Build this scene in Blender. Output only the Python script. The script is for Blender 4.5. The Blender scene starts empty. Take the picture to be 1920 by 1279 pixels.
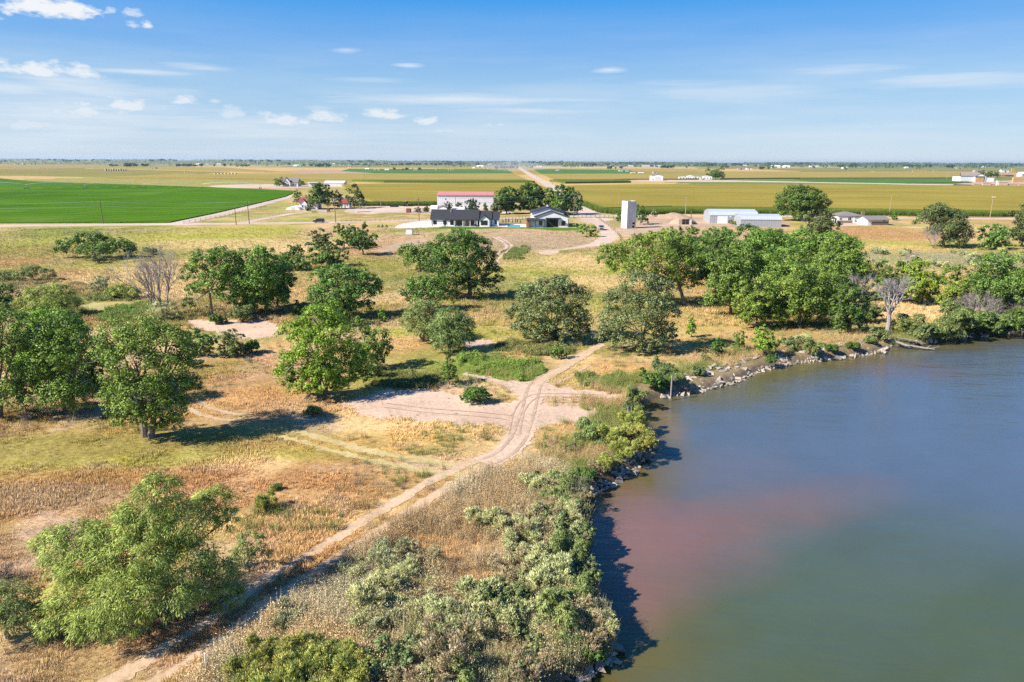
import bpy, bmesh, math, random
import numpy as np
from mathutils import Vector, Matrix

# ------------------------------------------------------------------ camera, sky, sun, exposure
SC = bpy.context.scene
C = SC.collection
H = 26.0
FPX = 1280.0
PITCH = math.atan((639.5 - 303.0) / FPX)
ROLL = math.radians(0.21)
_f = Vector((0, math.cos(PITCH), -math.sin(PITCH)))
_r0 = Vector((1, 0, 0))
_u0 = Vector((0, math.sin(PITCH), math.cos(PITCH)))
_r = _r0 * math.cos(ROLL) + _u0 * math.sin(ROLL)
_u = -_r0 * math.sin(ROLL) + _u0 * math.cos(ROLL)
cam_data = bpy.data.cameras.new("camera")
cam_data.sensor_width = 36.0
cam_data.lens = 36.0 * FPX / 1920.0
cam_data.clip_start = 0.5
cam_data.clip_end = 60000
cam = bpy.data.objects.new("camera", cam_data)
C.objects.link(cam)
cam.matrix_world = Matrix(((_r.x, _u.x, -_f.x, 0), (_r.y, _u.y, -_f.y, 0), (_r.z, _u.z, -_f.z, H), (0, 0, 0, 1)))
SC.camera = cam

SUN_EL = math.radians(38.0)
SUN_AZ = math.radians(-113.0)        # compass-like, from +Y towards +X: the sun stands to the left, a little behind
to_sun = Vector((math.sin(SUN_AZ) * math.cos(SUN_EL), math.cos(SUN_AZ) * math.cos(SUN_EL), math.sin(SUN_EL)))
sun_data = bpy.data.lights.new("sun", 'SUN')
sun_data.energy = 5.0
sun_data.angle = math.radians(0.55)
sun_data.color = (1.0, 0.93, 0.82)
sun = bpy.data.objects.new("sun", sun_data)
C.objects.link(sun)
sun.rotation_euler = (-to_sun).to_track_quat('-Z', 'Y').to_euler()
sun.location = (-60, -20, 80)

SC.render.engine = 'CYCLES'
SC.cycles.max_bounces = 6
SC.cycles.diffuse_bounces = 2
SC.cycles.glossy_bounces = 2
SC.cycles.transmission_bounces = 2
SC.cycles.transparent_max_bounces = 6
SC.cycles.volume_bounces = 0
SC.cycles.use_denoising = False
SC.cycles.sample_clamp_indirect = 4.0
SC.cycles.caustics_reflective = False
SC.cycles.caustics_refractive = False
SC.view_settings.view_transform = 'Standard'
SC.view_settings.look = 'None'
SC.view_settings.gamma = 1.0
SC.view_settings.use_curve_mapping = False
SC.view_settings.exposure = 0.95


def ray(px, py):
    return _f + _r * ((px - 960.0) / FPX) + _u * (-(py - 639.5) / FPX)


def P(px, py, z=0.0):
    d = ray(px, py)
    t = (z - H) / d.z
    return Vector((d.x * t, d.y * t, z))


def mpp(px, py, z=0.0):
    """metres per photo pixel at the ground point seen at (px, py)"""
    return (z - H) / ray(px, py).z / FPX


def onY(px, py, Y):
    """(x, z) of the point at depth Y that is seen at (px, py)"""
    d = ray(px, py)
    t = Y / d.y
    return d.x * t, H + d.z * t


# ---- world
W = bpy.data.worlds.new("World")
SC.world = W
W.use_nodes = True
wn, wl = W.node_tree.nodes, W.node_tree.links
wn.clear()


def wmath(op, a, b=None, c=None, clamp=False):
    n = wn.new('ShaderNodeMath')
    n.operation = op
    n.use_clamp = clamp
    for i, v in enumerate((a, b, c)):
        if v is None:
            continue
        if isinstance(v, (int, float)):
            n.inputs[i].default_value = v
        else:
            wl.new(v, n.inputs[i])
    return n.outputs[0]


sky = wn.new('ShaderNodeTexSky')
sky.sky_type = 'NISHITA'
sky.sun_disc = False
sky.sun_elevation = SUN_EL
sky.sun_rotation = SUN_AZ
sky.altitude = 1400
sky.air_density = 1.0
sky.dust_density = 0.2
sky.ozone_density = 2.2
hs = wn.new('ShaderNodeHueSaturation')
hs.inputs['Saturation'].default_value = 1.1
hs.inputs['Value'].default_value = 1.0
wl.new(sky.outputs[0], hs.inputs['Color'])
tc = wn.new('ShaderNodeTexCoord')
sep = wn.new('ShaderNodeSeparateXYZ')
wl.new(tc.outputs['Generated'], sep.inputs[0])
AZ = wmath('ARCTAN2', sep.outputs[0], sep.outputs[1])
EL = wmath('ARCSINE', sep.outputs[2])
cmb = wn.new('ShaderNodeCombineXYZ')
wl.new(AZ, cmb.inputs[0])
wl.new(wmath('MULTIPLY', EL, 2.2), cmb.inputs[1])


def wnoise(scale, detail, sx=1.0, sy=1.0, off=0.0, rough=0.6):
    mp = wn.new('ShaderNodeMapping')
    mp.inputs['Scale'].default_value = (sx, sy, 1)
    mp.inputs['Location'].default_value = (off, off * 0.7, off)
    wl.new(cmb.outputs[0], mp.inputs[0])
    n = wn.new('ShaderNodeTexNoise')
    n.inputs['Scale'].default_value = scale
    n.inputs['Detail'].default_value = detail
    n.inputs['Roughness'].default_value = rough
    wl.new(mp.outputs[0], n.inputs['Vector'])
    return n.outputs['Fac']


def azel(px, py):
    d = ray(px, py).normalized()
    return math.atan2(d.x, d.y), math.asin(d.z)


# clear-air blue: deep overhead, paling evenly towards the horizon all the way round
mr_ = wn.new('ShaderNodeMapRange')
wl.new(EL, mr_.inputs[0])
mr_.inputs['From Min'].default_value = 0.0
mr_.inputs['From Max'].default_value = 1.0
cr_ = wn.new('ShaderNodeValToRGB')
wl.new(mr_.outputs[0], cr_.inputs[0])
SKYR = [(0.0, (3.90, 4.75, 5.80)), (0.045, (3.1, 4.40, 5.85)), (0.101, (2.3, 3.98, 5.9)), (0.150, (1.2, 3.05, 6.05)), (0.21, (.22, 2.38, 6.1)), (0.45, (.22, 1.60, 4.9)), (1.0, (.15, 1.1, 3.9))]
while len(cr_.color_ramp.elements) < len(SKYR):
    cr_.color_ramp.elements.new(.5)
for e_, (p_, c_) in zip(cr_.color_ramp.elements, SKYR):
    e_.position = p_
    e_.color = (c_[0] / 6.2, c_[1] / 6.2, c_[2] / 6.2, 1)
sc_ = wn.new('ShaderNodeVectorMath')
sc_.operation = 'SCALE'
sc_.inputs['Scale'].default_value = 6.2
wl.new(cr_.outputs[0], sc_.inputs[0])
mx_ = wn.new('ShaderNodeMix')
mx_.data_type = 'RGBA'
mx_.inputs['Factor'].default_value = 0.85
wl.new(hs.outputs[0], mx_.inputs['A'])
wl.new(sc_.outputs[0], mx_.inputs['B'])
SKYCOL = mx_.outputs['Result']

N_puff = wnoise(38, 6, 1, 1.0, 3.1)
N_wisp = wnoise(16, 7, 0.45, 3.2, 7.7, 0.62)
N_veil = wnoise(5, 6, 0.6, 2.6, 1.3, 0.6)
# (px, py, rx, ry, opacity, 'p' puff or 'w' wisp)
CLOUDS = [
    (85, 15, 92, 26, 0.98, 'p'), (40, 10, 60, 22, 0.95, 'p'), (135, 25, 38, 14, 0.9, 'p'), (252, 24, 18, 10, 0.55, 'p'), (250, 48, 15, 8, 0.55, 'p'), (277, 48, 13, 9, 0.85, 'p'),
    (75, 132, 88, 16, 0.85, 'p'), (110, 155, 130, 26, 0.5, 'w'), (190, 175, 80, 12, 0.45, 'w'), (250, 134, 110, 9, 0.7, 'w'), (375, 128, 75, 8, 0.5, 'w'),
    (650, 94, 28, 6, 0.45, 'w'), (768, 123, 30, 5, 0.6, 'w'), (1143, 131, 36, 7, 0.75, 'w'),
    (840, 187, 290, 13, 0.62, 'w'), (985, 208, 150, 8, 0.5, 'w'), (700, 150, 90, 6, 0.25, 'w'), (1350, 175, 230, 26, 0.34, 'w'), (1570, 132, 110, 12, 0.42, 'w'), (1790, 150, 170, 16, 0.45, 'w'),
    (345, 190, 24, 11, 0.7, 'p'), (405, 189, 12, 6, 0.5, 'p'), (150, 207, 60, 14, 0.7, 'p'), (238, 198, 48, 14, 0.75, 'p'), (60, 235, 60, 14, .5, 'p'), (430, 215, 46, 13, .5, 'p'), (320, 238, 55, 8, 0.4, 'w'),
    (725, 216, 52, 12, 0.75, 'p'), (790, 227, 32, 10, 0.7, 'p'), (835, 245, 26, 6, 0.45, 'p'), (935, 234, 28, 7, 0.5, 'p'), (525, 228, 60, 15, 0.7, 'p'), (612, 220, 46, 16, 0.65, 'p'), (600, 203, 30, 6, 0.35, 'w'),
    (120, 220, 320, 60, 0.5, 'w'), (520, 245, 360, 36, 0.4, 'w'), (20, 165, 90, 25, 0.5, 'w'), (900, 250, 300, 26, 0.3, 'w'), (1500, 255, 420, 26, 0.22, 'w'), (60, 265, 200, 22, 0.35, 'w'),
]
acc = None
for (px, py, rx, ry, op, kind) in CLOUDS:
    a0, e0 = azel(px, py)
    ra, re = rx / FPX, ry / FPX
    u = wmath('DIVIDE', wmath('SUBTRACT', AZ, a0), ra)
    v = wmath('DIVIDE', wmath('SUBTRACT', EL, e0), re)
    if kind == 'p':                      # flat base: squeeze the lower half
        v = wmath('MAXIMUM', v, wmath('MULTIPLY', v, -1.7)) if False else wmath('MULTIPLY', v, wmath('ADD', 1.0, wmath('MULTIPLY', 0.7, wmath('LESS_THAN', v, 0.0))))
    d = wmath('SQRT', wmath('ADD', wmath('MULTIPLY', u, u), wmath('MULTIPLY', v, v)))
    if kind == 'p':
        d = wmath('ADD', d, wmath('MULTIPLY', wmath('SUBTRACT', N_puff, 0.5), 3.4))
        m = wmath('MULTIPLY', wmath('SUBTRACT', 0.95, d), 1.5, clamp=True)
    else:
        d = wmath('ADD', d, wmath('MULTIPLY', wmath('SUBTRACT', N_wisp, 0.5), 2.2))
        m = wmath('MULTIPLY', wmath('SUBTRACT', 1.0, d), 1.0, clamp=True)
    m = wmath('MULTIPLY', m, op)
    acc = m if acc is None else wmath('MAXIMUM', acc, m)
# a thin veil of high cloud all round, strongest low down
low = wmath('SUBTRACT', 1.0, wmath('MULTIPLY', wmath('ABSOLUTE', wmath('SUBTRACT', EL, 0.06)), 7.0), clamp=True)
veil = wmath('MULTIPLY', wmath('MULTIPLY', wmath('SUBTRACT', N_veil, 0.42), 1.0, clamp=True), wmath('MULTIPLY', low, 0.9))
acc = wmath('MAXIMUM', acc, veil)
mixc = wn.new('ShaderNodeMix')
mixc.data_type = 'RGBA'
wl.new(acc, mixc.inputs['Factor'])
wl.new(SKYCOL, mixc.inputs['A'])
mixc.inputs['B'].default_value = (6.35, 6.5, 6.7, 1)
bg = wn.new('ShaderNodeBackground')
bg.inputs['Strength'].default_value = 0.074
wl.new(mixc.outputs['Result'], bg.inputs['Color'])
wo = wn.new('ShaderNodeOutputWorld')
wl.new(bg.outputs[0], wo.inputs['Surface'])

# ------------------------------------------------------------------ helpers
R = random.Random(7)
NR = np.random.default_rng(11)


def tag(o, label=None, cat=None, group=None, kind=None):
    if label:
        o['label'] = label
    if cat:
        o['category'] = cat
    if group:
        o['group'] = group
    if kind:
        o['kind'] = kind
    return o


def empty(name, loc, rz=0.0, label=None, cat=None, group=None):
    o = bpy.data.objects.new(name, None)
    o.empty_display_size = 0.5
    C.objects.link(o)
    o.location = loc
    o.rotation_euler = (0, 0, rz)
    return tag(o, label, cat, group)


def link(name, me, parent=None, loc=None):
    o = bpy.data.objects.new(name, me)
    C.objects.link(o)
    if parent:
        o.parent = parent
    if loc is not None:
        o.location = loc
    return o


def mesh_np(name, verts, faces_flat, loop_tot, mat=None, attrs=None, smooth=False):
    """verts (n,3); faces_flat ints; loop_tot: ints per face (array) or a single int"""
    me = bpy.data.meshes.new(name)
    verts = np.asarray(verts, np.float32)
    ff = np.asarray(faces_flat, np.int32).ravel()
    if isinstance(loop_tot, int):
        nf = len(ff) // loop_tot
        lt = np.full(nf, loop_tot, np.int32)
    else:
        lt = np.asarray(loop_tot, np.int32)
        nf = len(lt)
    me.vertices.add(len(verts))
    me.vertices.foreach_set('co', verts.ravel())
    me.loops.add(len(ff))
    me.loops.foreach_set('vertex_index', ff)
    me.polygons.add(nf)
    ls = np.zeros(nf, np.int32)
    ls[1:] = np.cumsum(lt)[:-1]
    me.polygons.foreach_set('loop_start', ls)
    me.polygons.foreach_set('loop_total', lt)
    if smooth:
        me.polygons.foreach_set('use_smooth', np.ones(nf, bool))
    for k, a in (attrs or {}).items():
        a = np.asarray(a, np.float32)
        if k == 'facing':
            me.attributes.new(k, 'FLOAT_VECTOR', 'POINT').data.foreach_set('vector', a.ravel())
            continue
        if a.ndim == 1:
            me.attributes.new(k, 'FLOAT', 'POINT').data.foreach_set('value', a)
        else:
            if a.shape[1] == 3:
                a = np.concatenate([a, np.ones((len(a), 1), np.float32)], 1)
            me.attributes.new(k, 'FLOAT_COLOR', 'POINT').data.foreach_set('color', a.ravel())
    me.update(calc_edges=True)
    if mat:
        me.materials.append(mat)
    return me


class MB:
    """collects boxes, prisms and tubes, then builds ONE mesh object"""

    def __init__(s):
        s.v, s.f = [], []

    def poly(s, pts):
        b = len(s.v)
        s.v += [tuple(p) for p in pts]
        s.f.append(tuple(range(b, b + len(pts))))

    def box(s, x0, x1, y0, y1, z0, z1):
        b = len(s.v)
        s.v += [(x0, y0, z0), (x1, y0, z0), (x1, y1, z0), (x0, y1, z0), (x0, y0, z1), (x1, y0, z1), (x1, y1, z1), (x0, y1, z1)]
        s.f += [tuple(b + i for i in q) for q in ((0, 3, 2, 1), (4, 5, 6, 7), (0, 1, 5, 4), (1, 2, 6, 5), (2, 3, 7, 6), (3, 0, 4, 7))]
        return s

    def prism(s, outline, axis, a0, a1):
        """outline: 2-D points; axis 'x': points are (y,z), 'y': (x,z), 'z': (x,y)"""
        n = len(outline)
        b = len(s.v)
        for a in (a0, a1):
            for (p, q) in outline:
                s.v.append({'x': (a, p, q), 'y': (p, a, q), 'z': (p, q, a)}[axis])
        s.f.append(tuple(b + i for i in range(n))[::-1])
        s.f.append(tuple(b + n + i for i in range(n)))
        for i in range(n):
            j = (i + 1) % n
            s.f.append((b + i, b + j, b + n + j, b + n + i))
        return s

    def tube(s, pts, radii, n=6):
        pts = [Vector(p) for p in pts]
        b = len(s.v)
        k = len(pts)
        for i, p in enumerate(pts):
            t = (pts[min(i + 1, k - 1)] - pts[max(i - 1, 0)])
            t = t.normalized() if t.length > 1e-6 else Vector((0, 0, 1))
            a = t.orthogonal().normalized()
            c = t.cross(a)
            for j in range(n):
                an = 2 * math.pi * j / n
                s.v.append(tuple(p + (a * math.cos(an) + c * math.sin(an)) * radii[i]))
        for i in range(k - 1):
            for j in range(n):
                j2 = (j + 1) % n
                s.f.append((b + i * n + j, b + i * n + j2, b + (i + 1) * n + j2, b + (i + 1) * n + j))
        s.f.append(tuple(b + j for j in range(n))[::-1])
        s.f.append(tuple(b + (k - 1) * n + j for j in range(n)))
        return s

    def cyl(s, c0, c1, r, n=12, r1=None):
        return s.tube([c0, c1], [r, r if r1 is None else r1], n)

    def mesh(s, name, mat):
        me = bpy.data.meshes.new(name)
        me.from_pydata(s.v, [], s.f)
        bm = bmesh.new()
        bm.from_mesh(me)
        bmesh.ops.recalc_face_normals(bm, faces=bm.faces)
        bm.to_mesh(me)
        bm.free()
        if mat:
            me.materials.append(mat)
        return me

    def build(s, name, mat, parent=None, loc=None):
        return link(name, s.mesh(name, mat), parent, loc)


# ---- value noise in numpy, world coordinates
def _hash(ix, iy, seed):
    h = (ix.astype(np.int64) * 374761393 + iy.astype(np.int64) * 668265263 + seed * 974711) & 0xffffffff
    h = ((h ^ (h >> 13)) * 1274126177) & 0xffffffff
    h = h ^ (h >> 16)
    return (h & 0xffff) / 65535.0


def vnoise(x, y, seed=0):
    ix, iy = np.floor(x), np.floor(y)
    fx, fy = x - ix, y - iy
    fx = fx * fx * (3 - 2 * fx)
    fy = fy * fy * (3 - 2 * fy)
    a, b = _hash(ix, iy, seed), _hash(ix + 1, iy, seed)
    c, d = _hash(ix, iy + 1, seed), _hash(ix + 1, iy + 1, seed)
    return (a * (1 - fx) + b * fx) * (1 - fy) + (c * (1 - fx) + d * fx) * fy


def fbm(x, y, scale, seed=0, octv=4):
    x, y = np.asarray(x, float) / scale, np.asarray(y, float) / scale
    s, a, t = 0, 1.0, 0
    for o in range(octv):
        s = s + a * vnoise(x, y, seed + o * 17)
        t += a
        a *= 0.55
        x, y = x * 2.03 + 11.3, y * 2.03 + 5.7
    return s / t


def sstep(a, b, x):
    t = np.clip((x - a) / (b - a), 0, 1)
    return t * t * (3 - 2 * t)


def inpoly(x, y, poly):
    r = np.zeros(x.shape, bool)
    n = len(poly)
    for i in range(n):
        x0, y0 = poly[i][0], poly[i][1]
        x1, y1 = poly[(i + 1) % n][0], poly[(i + 1) % n][1]
        if y0 == y1:
            continue
        c = ((y0 > y) != (y1 > y)) & (x < (x1 - x0) * (y - y0) / (y1 - y0) + x0)
        r ^= c
    return r


def dist_line(x, y, pts):
    d = np.full(x.shape, 1e9)
    for i in range(len(pts) - 1):
        ax, ay = pts[i][0], pts[i][1]
        bx, by = pts[i + 1][0] - ax, pts[i + 1][1] - ay
        l2 = bx * bx + by * by + 1e-9
        t = np.clip(((x - ax) * bx + (y - ay) * by) / l2, 0, 1)
        d = np.minimum(d, (x - ax - t * bx) ** 2 + (y - ay - t * by) ** 2)
    return np.sqrt(d)


def spline(pts, n=8, closed=False):
    """Catmull-Rom through 2-D/3-D points"""
    pts = [Vector((p[0], p[1], p[2] if len(p) > 2 else 0)) for p in pts]
    out = []
    k = len(pts)
    rng = k if closed else k - 1
    for i in range(rng):
        if closed:
            p0, p1, p2, p3 = pts[i - 1], pts[i], pts[(i + 1) % k], pts[(i + 2) % k]
        else:
            p0, p1, p2, p3 = pts[max(i - 1, 0)], pts[i], pts[i + 1], pts[min(i + 2, k - 1)]
        for j in range(n):
            t = j / n
            out.append(0.5 * ((2 * p1) + (p2 - p0) * t + (2 * p0 - 5 * p1 + 4 * p2 - p3) * t * t + (3 * p1 - p0 - 3 * p2 + p3) * t * t * t))
    if not closed:
        out.append(pts[-1])
    return out


# ------------------------------------------------------------------ materials
def new_mat(name):
    m = bpy.data.materials.new(name)
    m.use_nodes = True
    nt = m.node_tree
    b = nt.nodes['Principled BSDF']
    return m, nt, b


def coords(nt, scale, kind='Object'):
    t = nt.nodes.new('ShaderNodeTexCoord')
    mp = nt.nodes.new('ShaderNodeMapping')
    mp.inputs['Scale'].default_value = scale if isinstance(scale, tuple) else (scale,) * 3
    nt.links.new(t.outputs[kind], mp.inputs[0])
    return mp.outputs[0]


def tex_noise(nt, vec, scale, detail=4, rough=0.6):
    n = nt.nodes.new('ShaderNodeTexNoise')
    n.inputs['Scale'].default_value = scale
    n.inputs['Detail'].default_value = detail
    n.inputs['Roughness'].default_value = rough
    nt.links.new(vec, n.inputs['Vector'])
    return n.outputs['Fac']


def ramp(nt, fac, stops):
    r = nt.nodes.new('ShaderNodeValToRGB')
    e = r.color_ramp.elements
    while len(e) < len(stops):
        e.new(0.5)
    for i, (p, c) in enumerate(stops):
        e[i].position = p
        e[i].color = (*c, 1) if len(c) == 3 else c
    nt.links.new(fac, r.inputs[0])
    return r.outputs[0]


def mixrgb(nt, mode, fac, a, b):
    n = nt.nodes.new('ShaderNodeMix')
    n.data_type = 'RGBA'
    n.blend_type = mode
    for k, v in (('Factor', fac), ('A', a), ('B', b)):
        if isinstance(v, (int, float)):
            n.inputs[k].default_value = v
        elif isinstance(v, tuple):
            n.inputs[k].default_value = (*v, 1) if len(v) == 3 else v
        else:
            nt.links.new(v, n.inputs[k])
    return n.outputs['Result']


def bump(nt, b, h, strength, dist=0.1):
    n = nt.nodes.new('ShaderNodeBump')
    n.inputs['Strength'].default_value = strength
    n.inputs['Distance'].default_value = dist
    nt.links.new(h, n.inputs['Height'])
    nt.links.new(n.outputs[0], b.inputs['Normal'])


def plain(name, col, rough=0.7, var=0.12, scale=1.5, metal=0.0, spec=0.3, bmp=0.0):
    m, nt, b = new_mat(name)
    v = coords(nt, 1.0)
    n = tex_noise(nt, v, scale, 5)
    lo = tuple(c * (1 - var) for c in col)
    hi = tuple(min(1, c * (1 + var)) for c in col)
    nt.links.new(ramp(nt, n, [(0.3, lo), (0.7, hi)]), b.inputs['Base Color'])
    b.inputs['Roughness'].default_value = rough
    b.inputs['Metallic'].default_value = metal
    b.inputs['Specular IOR Level'].default_value = spec
    if bmp:
        bump(nt, b, tex_noise(nt, v, scale * 8, 3), bmp)
    return m


def soil(name, lo, hi, big=0.05, fine=1.2, bmp=0.35):
    """bare earth, sand and gravel"""
    m, nt, b = new_mat(name)
    v = coords(nt, 1.0)
    n1 = tex_noise(nt, v, big, 5)
    n2 = tex_noise(nt, v, fine, 6, 0.7)
    c = ramp(nt, n1, [(0.35, lo), (0.65, hi)])
    c2 = ramp(nt, n2, [(0.3, (0.72, 0.70, 0.68)), (0.55, (1, 1, 1)), (0.75, (1.0, 1.0, 1.0))])
    nt.links.new(mixrgb(nt, 'MULTIPLY', 0.8, c, c2), b.inputs['Base Color'])
    b.inputs['Roughness'].default_value = 0.95
    b.inputs['Specular IOR Level'].default_value = 0.1
    bump(nt, b, n2, bmp, 0.15)
    return m


def spray_normal(nt, w):
    """leaves of one spray share part of the spray's own facing, as soft leaf masses do"""
    a = nt.nodes.new('ShaderNodeAttribute')
    a.attribute_name = 'facing'
    vt = nt.nodes.new('ShaderNodeVectorTransform')
    vt.vector_type = 'NORMAL'
    vt.convert_from = 'OBJECT'
    vt.convert_to = 'WORLD'
    nt.links.new(a.outputs['Vector'], vt.inputs[0])
    ge = nt.nodes.new('ShaderNodeNewGeometry')
    mx = nt.nodes.new('ShaderNodeMix')
    mx.data_type = 'VECTOR'
    mx.inputs['Factor'].default_value = w
    nt.links.new(ge.outputs['Normal'], mx.inputs['A'])
    nt.links.new(vt.outputs[0], mx.inputs['B'])
    no = nt.nodes.new('ShaderNodeVectorMath')
    no.operation = 'NORMALIZE'
    nt.links.new(mx.outputs['Result'], no.inputs[0])
    return no.outputs[0]


def leafmat(name, dark, mid, light, transl=0.16):
    """foliage: each leaf its own tint (attribute rnd), each clump a drift of tint (attribute clump)"""
    m, nt, b = new_mat(name)
    dark, mid, light = [(min(.8, t[0] * f * 1.0), min(.8, t[1] * f * 1.04), t[2] * f * .74) for t, f in ((dark, 1.0), (mid, 1.36), (light, 1.62))]
    a1 = nt.nodes.new('ShaderNodeAttribute')
    a1.attribute_name = 'rnd'
    a2 = nt.nodes.new('ShaderNodeAttribute')
    a2.attribute_name = 'clump'
    mm = nt.nodes.new('ShaderNodeMath')
    mm.operation = 'MULTIPLY_ADD'
    nt.links.new(a1.outputs['Fac'], mm.inputs[0])
    mm.inputs[1].default_value = 0.5
    ms = nt.nodes.new('ShaderNodeMath')
    ms.operation = 'MULTIPLY'
    nt.links.new(a2.outputs['Fac'], ms.inputs[0])
    ms.inputs[1].default_value = 0.5
    nt.links.new(ms.outputs[0], mm.inputs[2])
    col = ramp(nt, mm.outputs[0], [(0.18, dark), (0.5, mid), (0.85, light)])
    oi = nt.nodes.new('ShaderNodeObjectInfo')
    hv = nt.nodes.new('ShaderNodeHueSaturation')
    mr = nt.nodes.new('ShaderNodeMapRange')
    mr.inputs['To Min'].default_value = 0.485
    mr.inputs['To Max'].default_value = 0.515
    nt.links.new(oi.outputs['Random'], mr.inputs[0])
    nt.links.new(mr.outputs[0], hv.inputs['Hue'])
    nt.links.new(col, hv.inputs['Color'])
    nt.links.new(hv.outputs[0], b.inputs['Base Color'])
    b.inputs['Roughness'].default_value = 0.55
    b.inputs['Specular IOR Level'].default_value = 0.25
    tr = nt.nodes.new('ShaderNodeBsdfTranslucent')
    nrm = spray_normal(nt, .42)
    nt.links.new(nrm, b.inputs['Normal'])
    nt.links.new(hv.outputs[0], tr.inputs['Color'])
    mx = nt.nodes.new('ShaderNodeMixShader')
    mx.inputs[0].default_value = transl
    nt.links.new(b.outputs[0], mx.inputs[1])
    nt.links.new(tr.outputs[0], mx.inputs[2])
    nt.links.new(mx.outputs[0], nt.nodes['Material Output'].inputs['Surface'])
    return m


def tintmat(name, fine=0.35, transl=0.2):
    """ground plants spread as instances: colour comes from each plant's own tint"""
    m, nt, b = new_mat(name)
    a = nt.nodes.new('ShaderNodeAttribute')
    a.attribute_type = 'INSTANCER'
    a.attribute_name = 'tint'
    r = nt.nodes.new('ShaderNodeAttribute')
    r.attribute_name = 'rnd'
    v = ramp(nt, r.outputs['Fac'], [(0.0, (1 - fine,) * 3), (1.0, (1 + fine,) * 3)])
    c = mixrgb(nt, 'MULTIPLY', 1.0, a.outputs['Color'], v)
    nt.links.new(c, b.inputs['Base Color'])
    b.inputs['Roughness'].default_value = 0.8
    b.inputs['Specular IOR Level'].default_value = 0.1
    ge = nt.nodes.new('ShaderNodeNewGeometry')
    mxn = nt.nodes.new('ShaderNodeMix')
    mxn.data_type = 'VECTOR'
    mxn.inputs['Factor'].default_value = .65
    nt.links.new(ge.outputs['Normal'], mxn.inputs['A'])
    mxn.inputs['B'].default_value = (-.25, -.1, 1)
    nt.links.new(mxn.outputs['Result'], b.inputs['Normal'])
    tr = nt.nodes.new('ShaderNodeBsdfTranslucent')
    nt.links.new(c, tr.inputs['Color'])
    mx = nt.nodes.new('ShaderNodeMixShader')
    mx.inputs[0].default_value = transl
    nt.links.new(b.outputs[0], mx.inputs[1])
    nt.links.new(tr.outputs[0], mx.inputs[2])
    nt.links.new(mx.outputs[0], nt.nodes['Material Output'].inputs['Surface'])
    return m


M = {}
M['white'] = plain('white_paint', (0.74, 0.75, 0.76), 0.6, 0.05)
M['offwhite'] = plain('off_white_paint', (0.62, 0.60, 0.56), 0.7, 0.08)
M['charcoal'] = plain('charcoal_shingle', (0.035, 0.036, 0.042), 0.85, 0.35, 3.0)
M['greyroof'] = plain('grey_shingle', (0.20, 0.18, 0.17), 0.9, 0.2, 2.0)
M['redroof'] = plain('red_shingle', (0.26, 0.06, 0.05), 0.85, 0.2, 2.0)
M['pinkroof'] = plain('faded_red_metal', (0.46, 0.19, 0.175), 0.8, 0.12, 0.6)
M['glass'] = plain('dark_glass', (0.02, 0.025, 0.03), 0.08, 0.2, 1.0, spec=0.6)
M['dark'] = plain('dark_interior', (0.02, 0.02, 0.02), 0.8, 0.3)
M['black'] = plain('black_trim', (0.018, 0.018, 0.02), 0.5, 0.2)
M['wood'] = plain('weathered_wood', (0.16, 0.12, 0.085), 0.9, 0.3, 4.0)
M['cedar'] = plain('cedar_cladding', (0.38, 0.19, 0.09), 0.8, 0.2, 3.0)
M['palewood'] = plain('sun_bleached_pole_wood', (0.36, 0.27, 0.17), 0.9, 0.2, 3.0)
M['stone'] = plain('tan_stone', (0.36, 0.30, 0.25), 0.9, 0.25, 3.0)
M['brick'] = plain('brown_brick', (0.22, 0.15, 0.12), 0.9, 0.2, 3.0)
m_, nt_, b_ = new_mat('streaked_concrete')
c_ = ramp(nt_, tex_noise(nt_, coords(nt_, (1.6, 1.6, .12)), 1.0, 6, .7), [(.3, (.40, .385, .36)), (.5, (.64, .63, .60)), (.7, (.72, .71, .69))])
c_ = mixrgb(nt_, 'MULTIPLY', .6, c_, ramp(nt_, tex_noise(nt_, coords(nt_, .5), 1.0, 5, .6), [(.35, (.72, .70, .66)), (.6, (1, 1, 1))]))
nt_.links.new(c_, b_.inputs['Base Color'])
b_.inputs['Roughness'].default_value = .9
M['concrete'] = m_
M['concrete2'] = plain('patio_concrete', (0.62, 0.58, 0.55), 0.9, 0.08, 0.4)
M['metal'] = plain('galvanised_metal', (0.46, 0.48, 0.50), 0.45, 0.1, 0.7, 0.3)
M['steel'] = plain('dull_steel', (0.38, 0.40, 0.42), 0.5, 0.1, 1.0, 0.6)
M['rubber'] = plain('rubber', (0.02, 0.02, 0.02), 0.9, 0.2)
M['tanpaint'] = plain('tan_tank_paint', (0.55, 0.42, 0.28), 0.6, 0.08)
M['hay'] = plain('baled_hay', (0.50, 0.32, 0.13), 0.95, 0.2, 0.8)
M['earth'] = soil('dry_earth', (0.34, 0.24, 0.16), (0.44, 0.33, 0.23), 0.12)
M['bark'] = plain('grey_brown_bark', (0.19, 0.155, 0.125), 0.95, 0.3, 6.0, bmp=0.5)
M['deadwood'] = plain('bleached_dead_wood', (0.30, 0.265, 0.25), 0.9, 0.25, 4.0)
M['dead_twig'] = plain('lilac_grey_twigs', (0.27, 0.22, 0.215), 0.9, 0.25, 4.0)
M['navy'] = plain('dark_car_paint', (0.012, 0.016, 0.03), 0.25, 0.1, spec=0.6)
M['silver'] = plain('silver_car_paint', (0.45, 0.49, 0.55), 0.3, 0.05, metal=0.4)
M['yellow'] = plain('machine_yellow', (0.6, 0.35, 0.03), 0.5, 0.1)
M['flagred'] = plain('pinkish_red_paint', (0.65, 0.14, 0.15), 0.6, 0.1)
M['rust'] = plain('rusty_red_metal', (0.22, 0.07, 0.04), 0.8, 0.3, 2)


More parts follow.
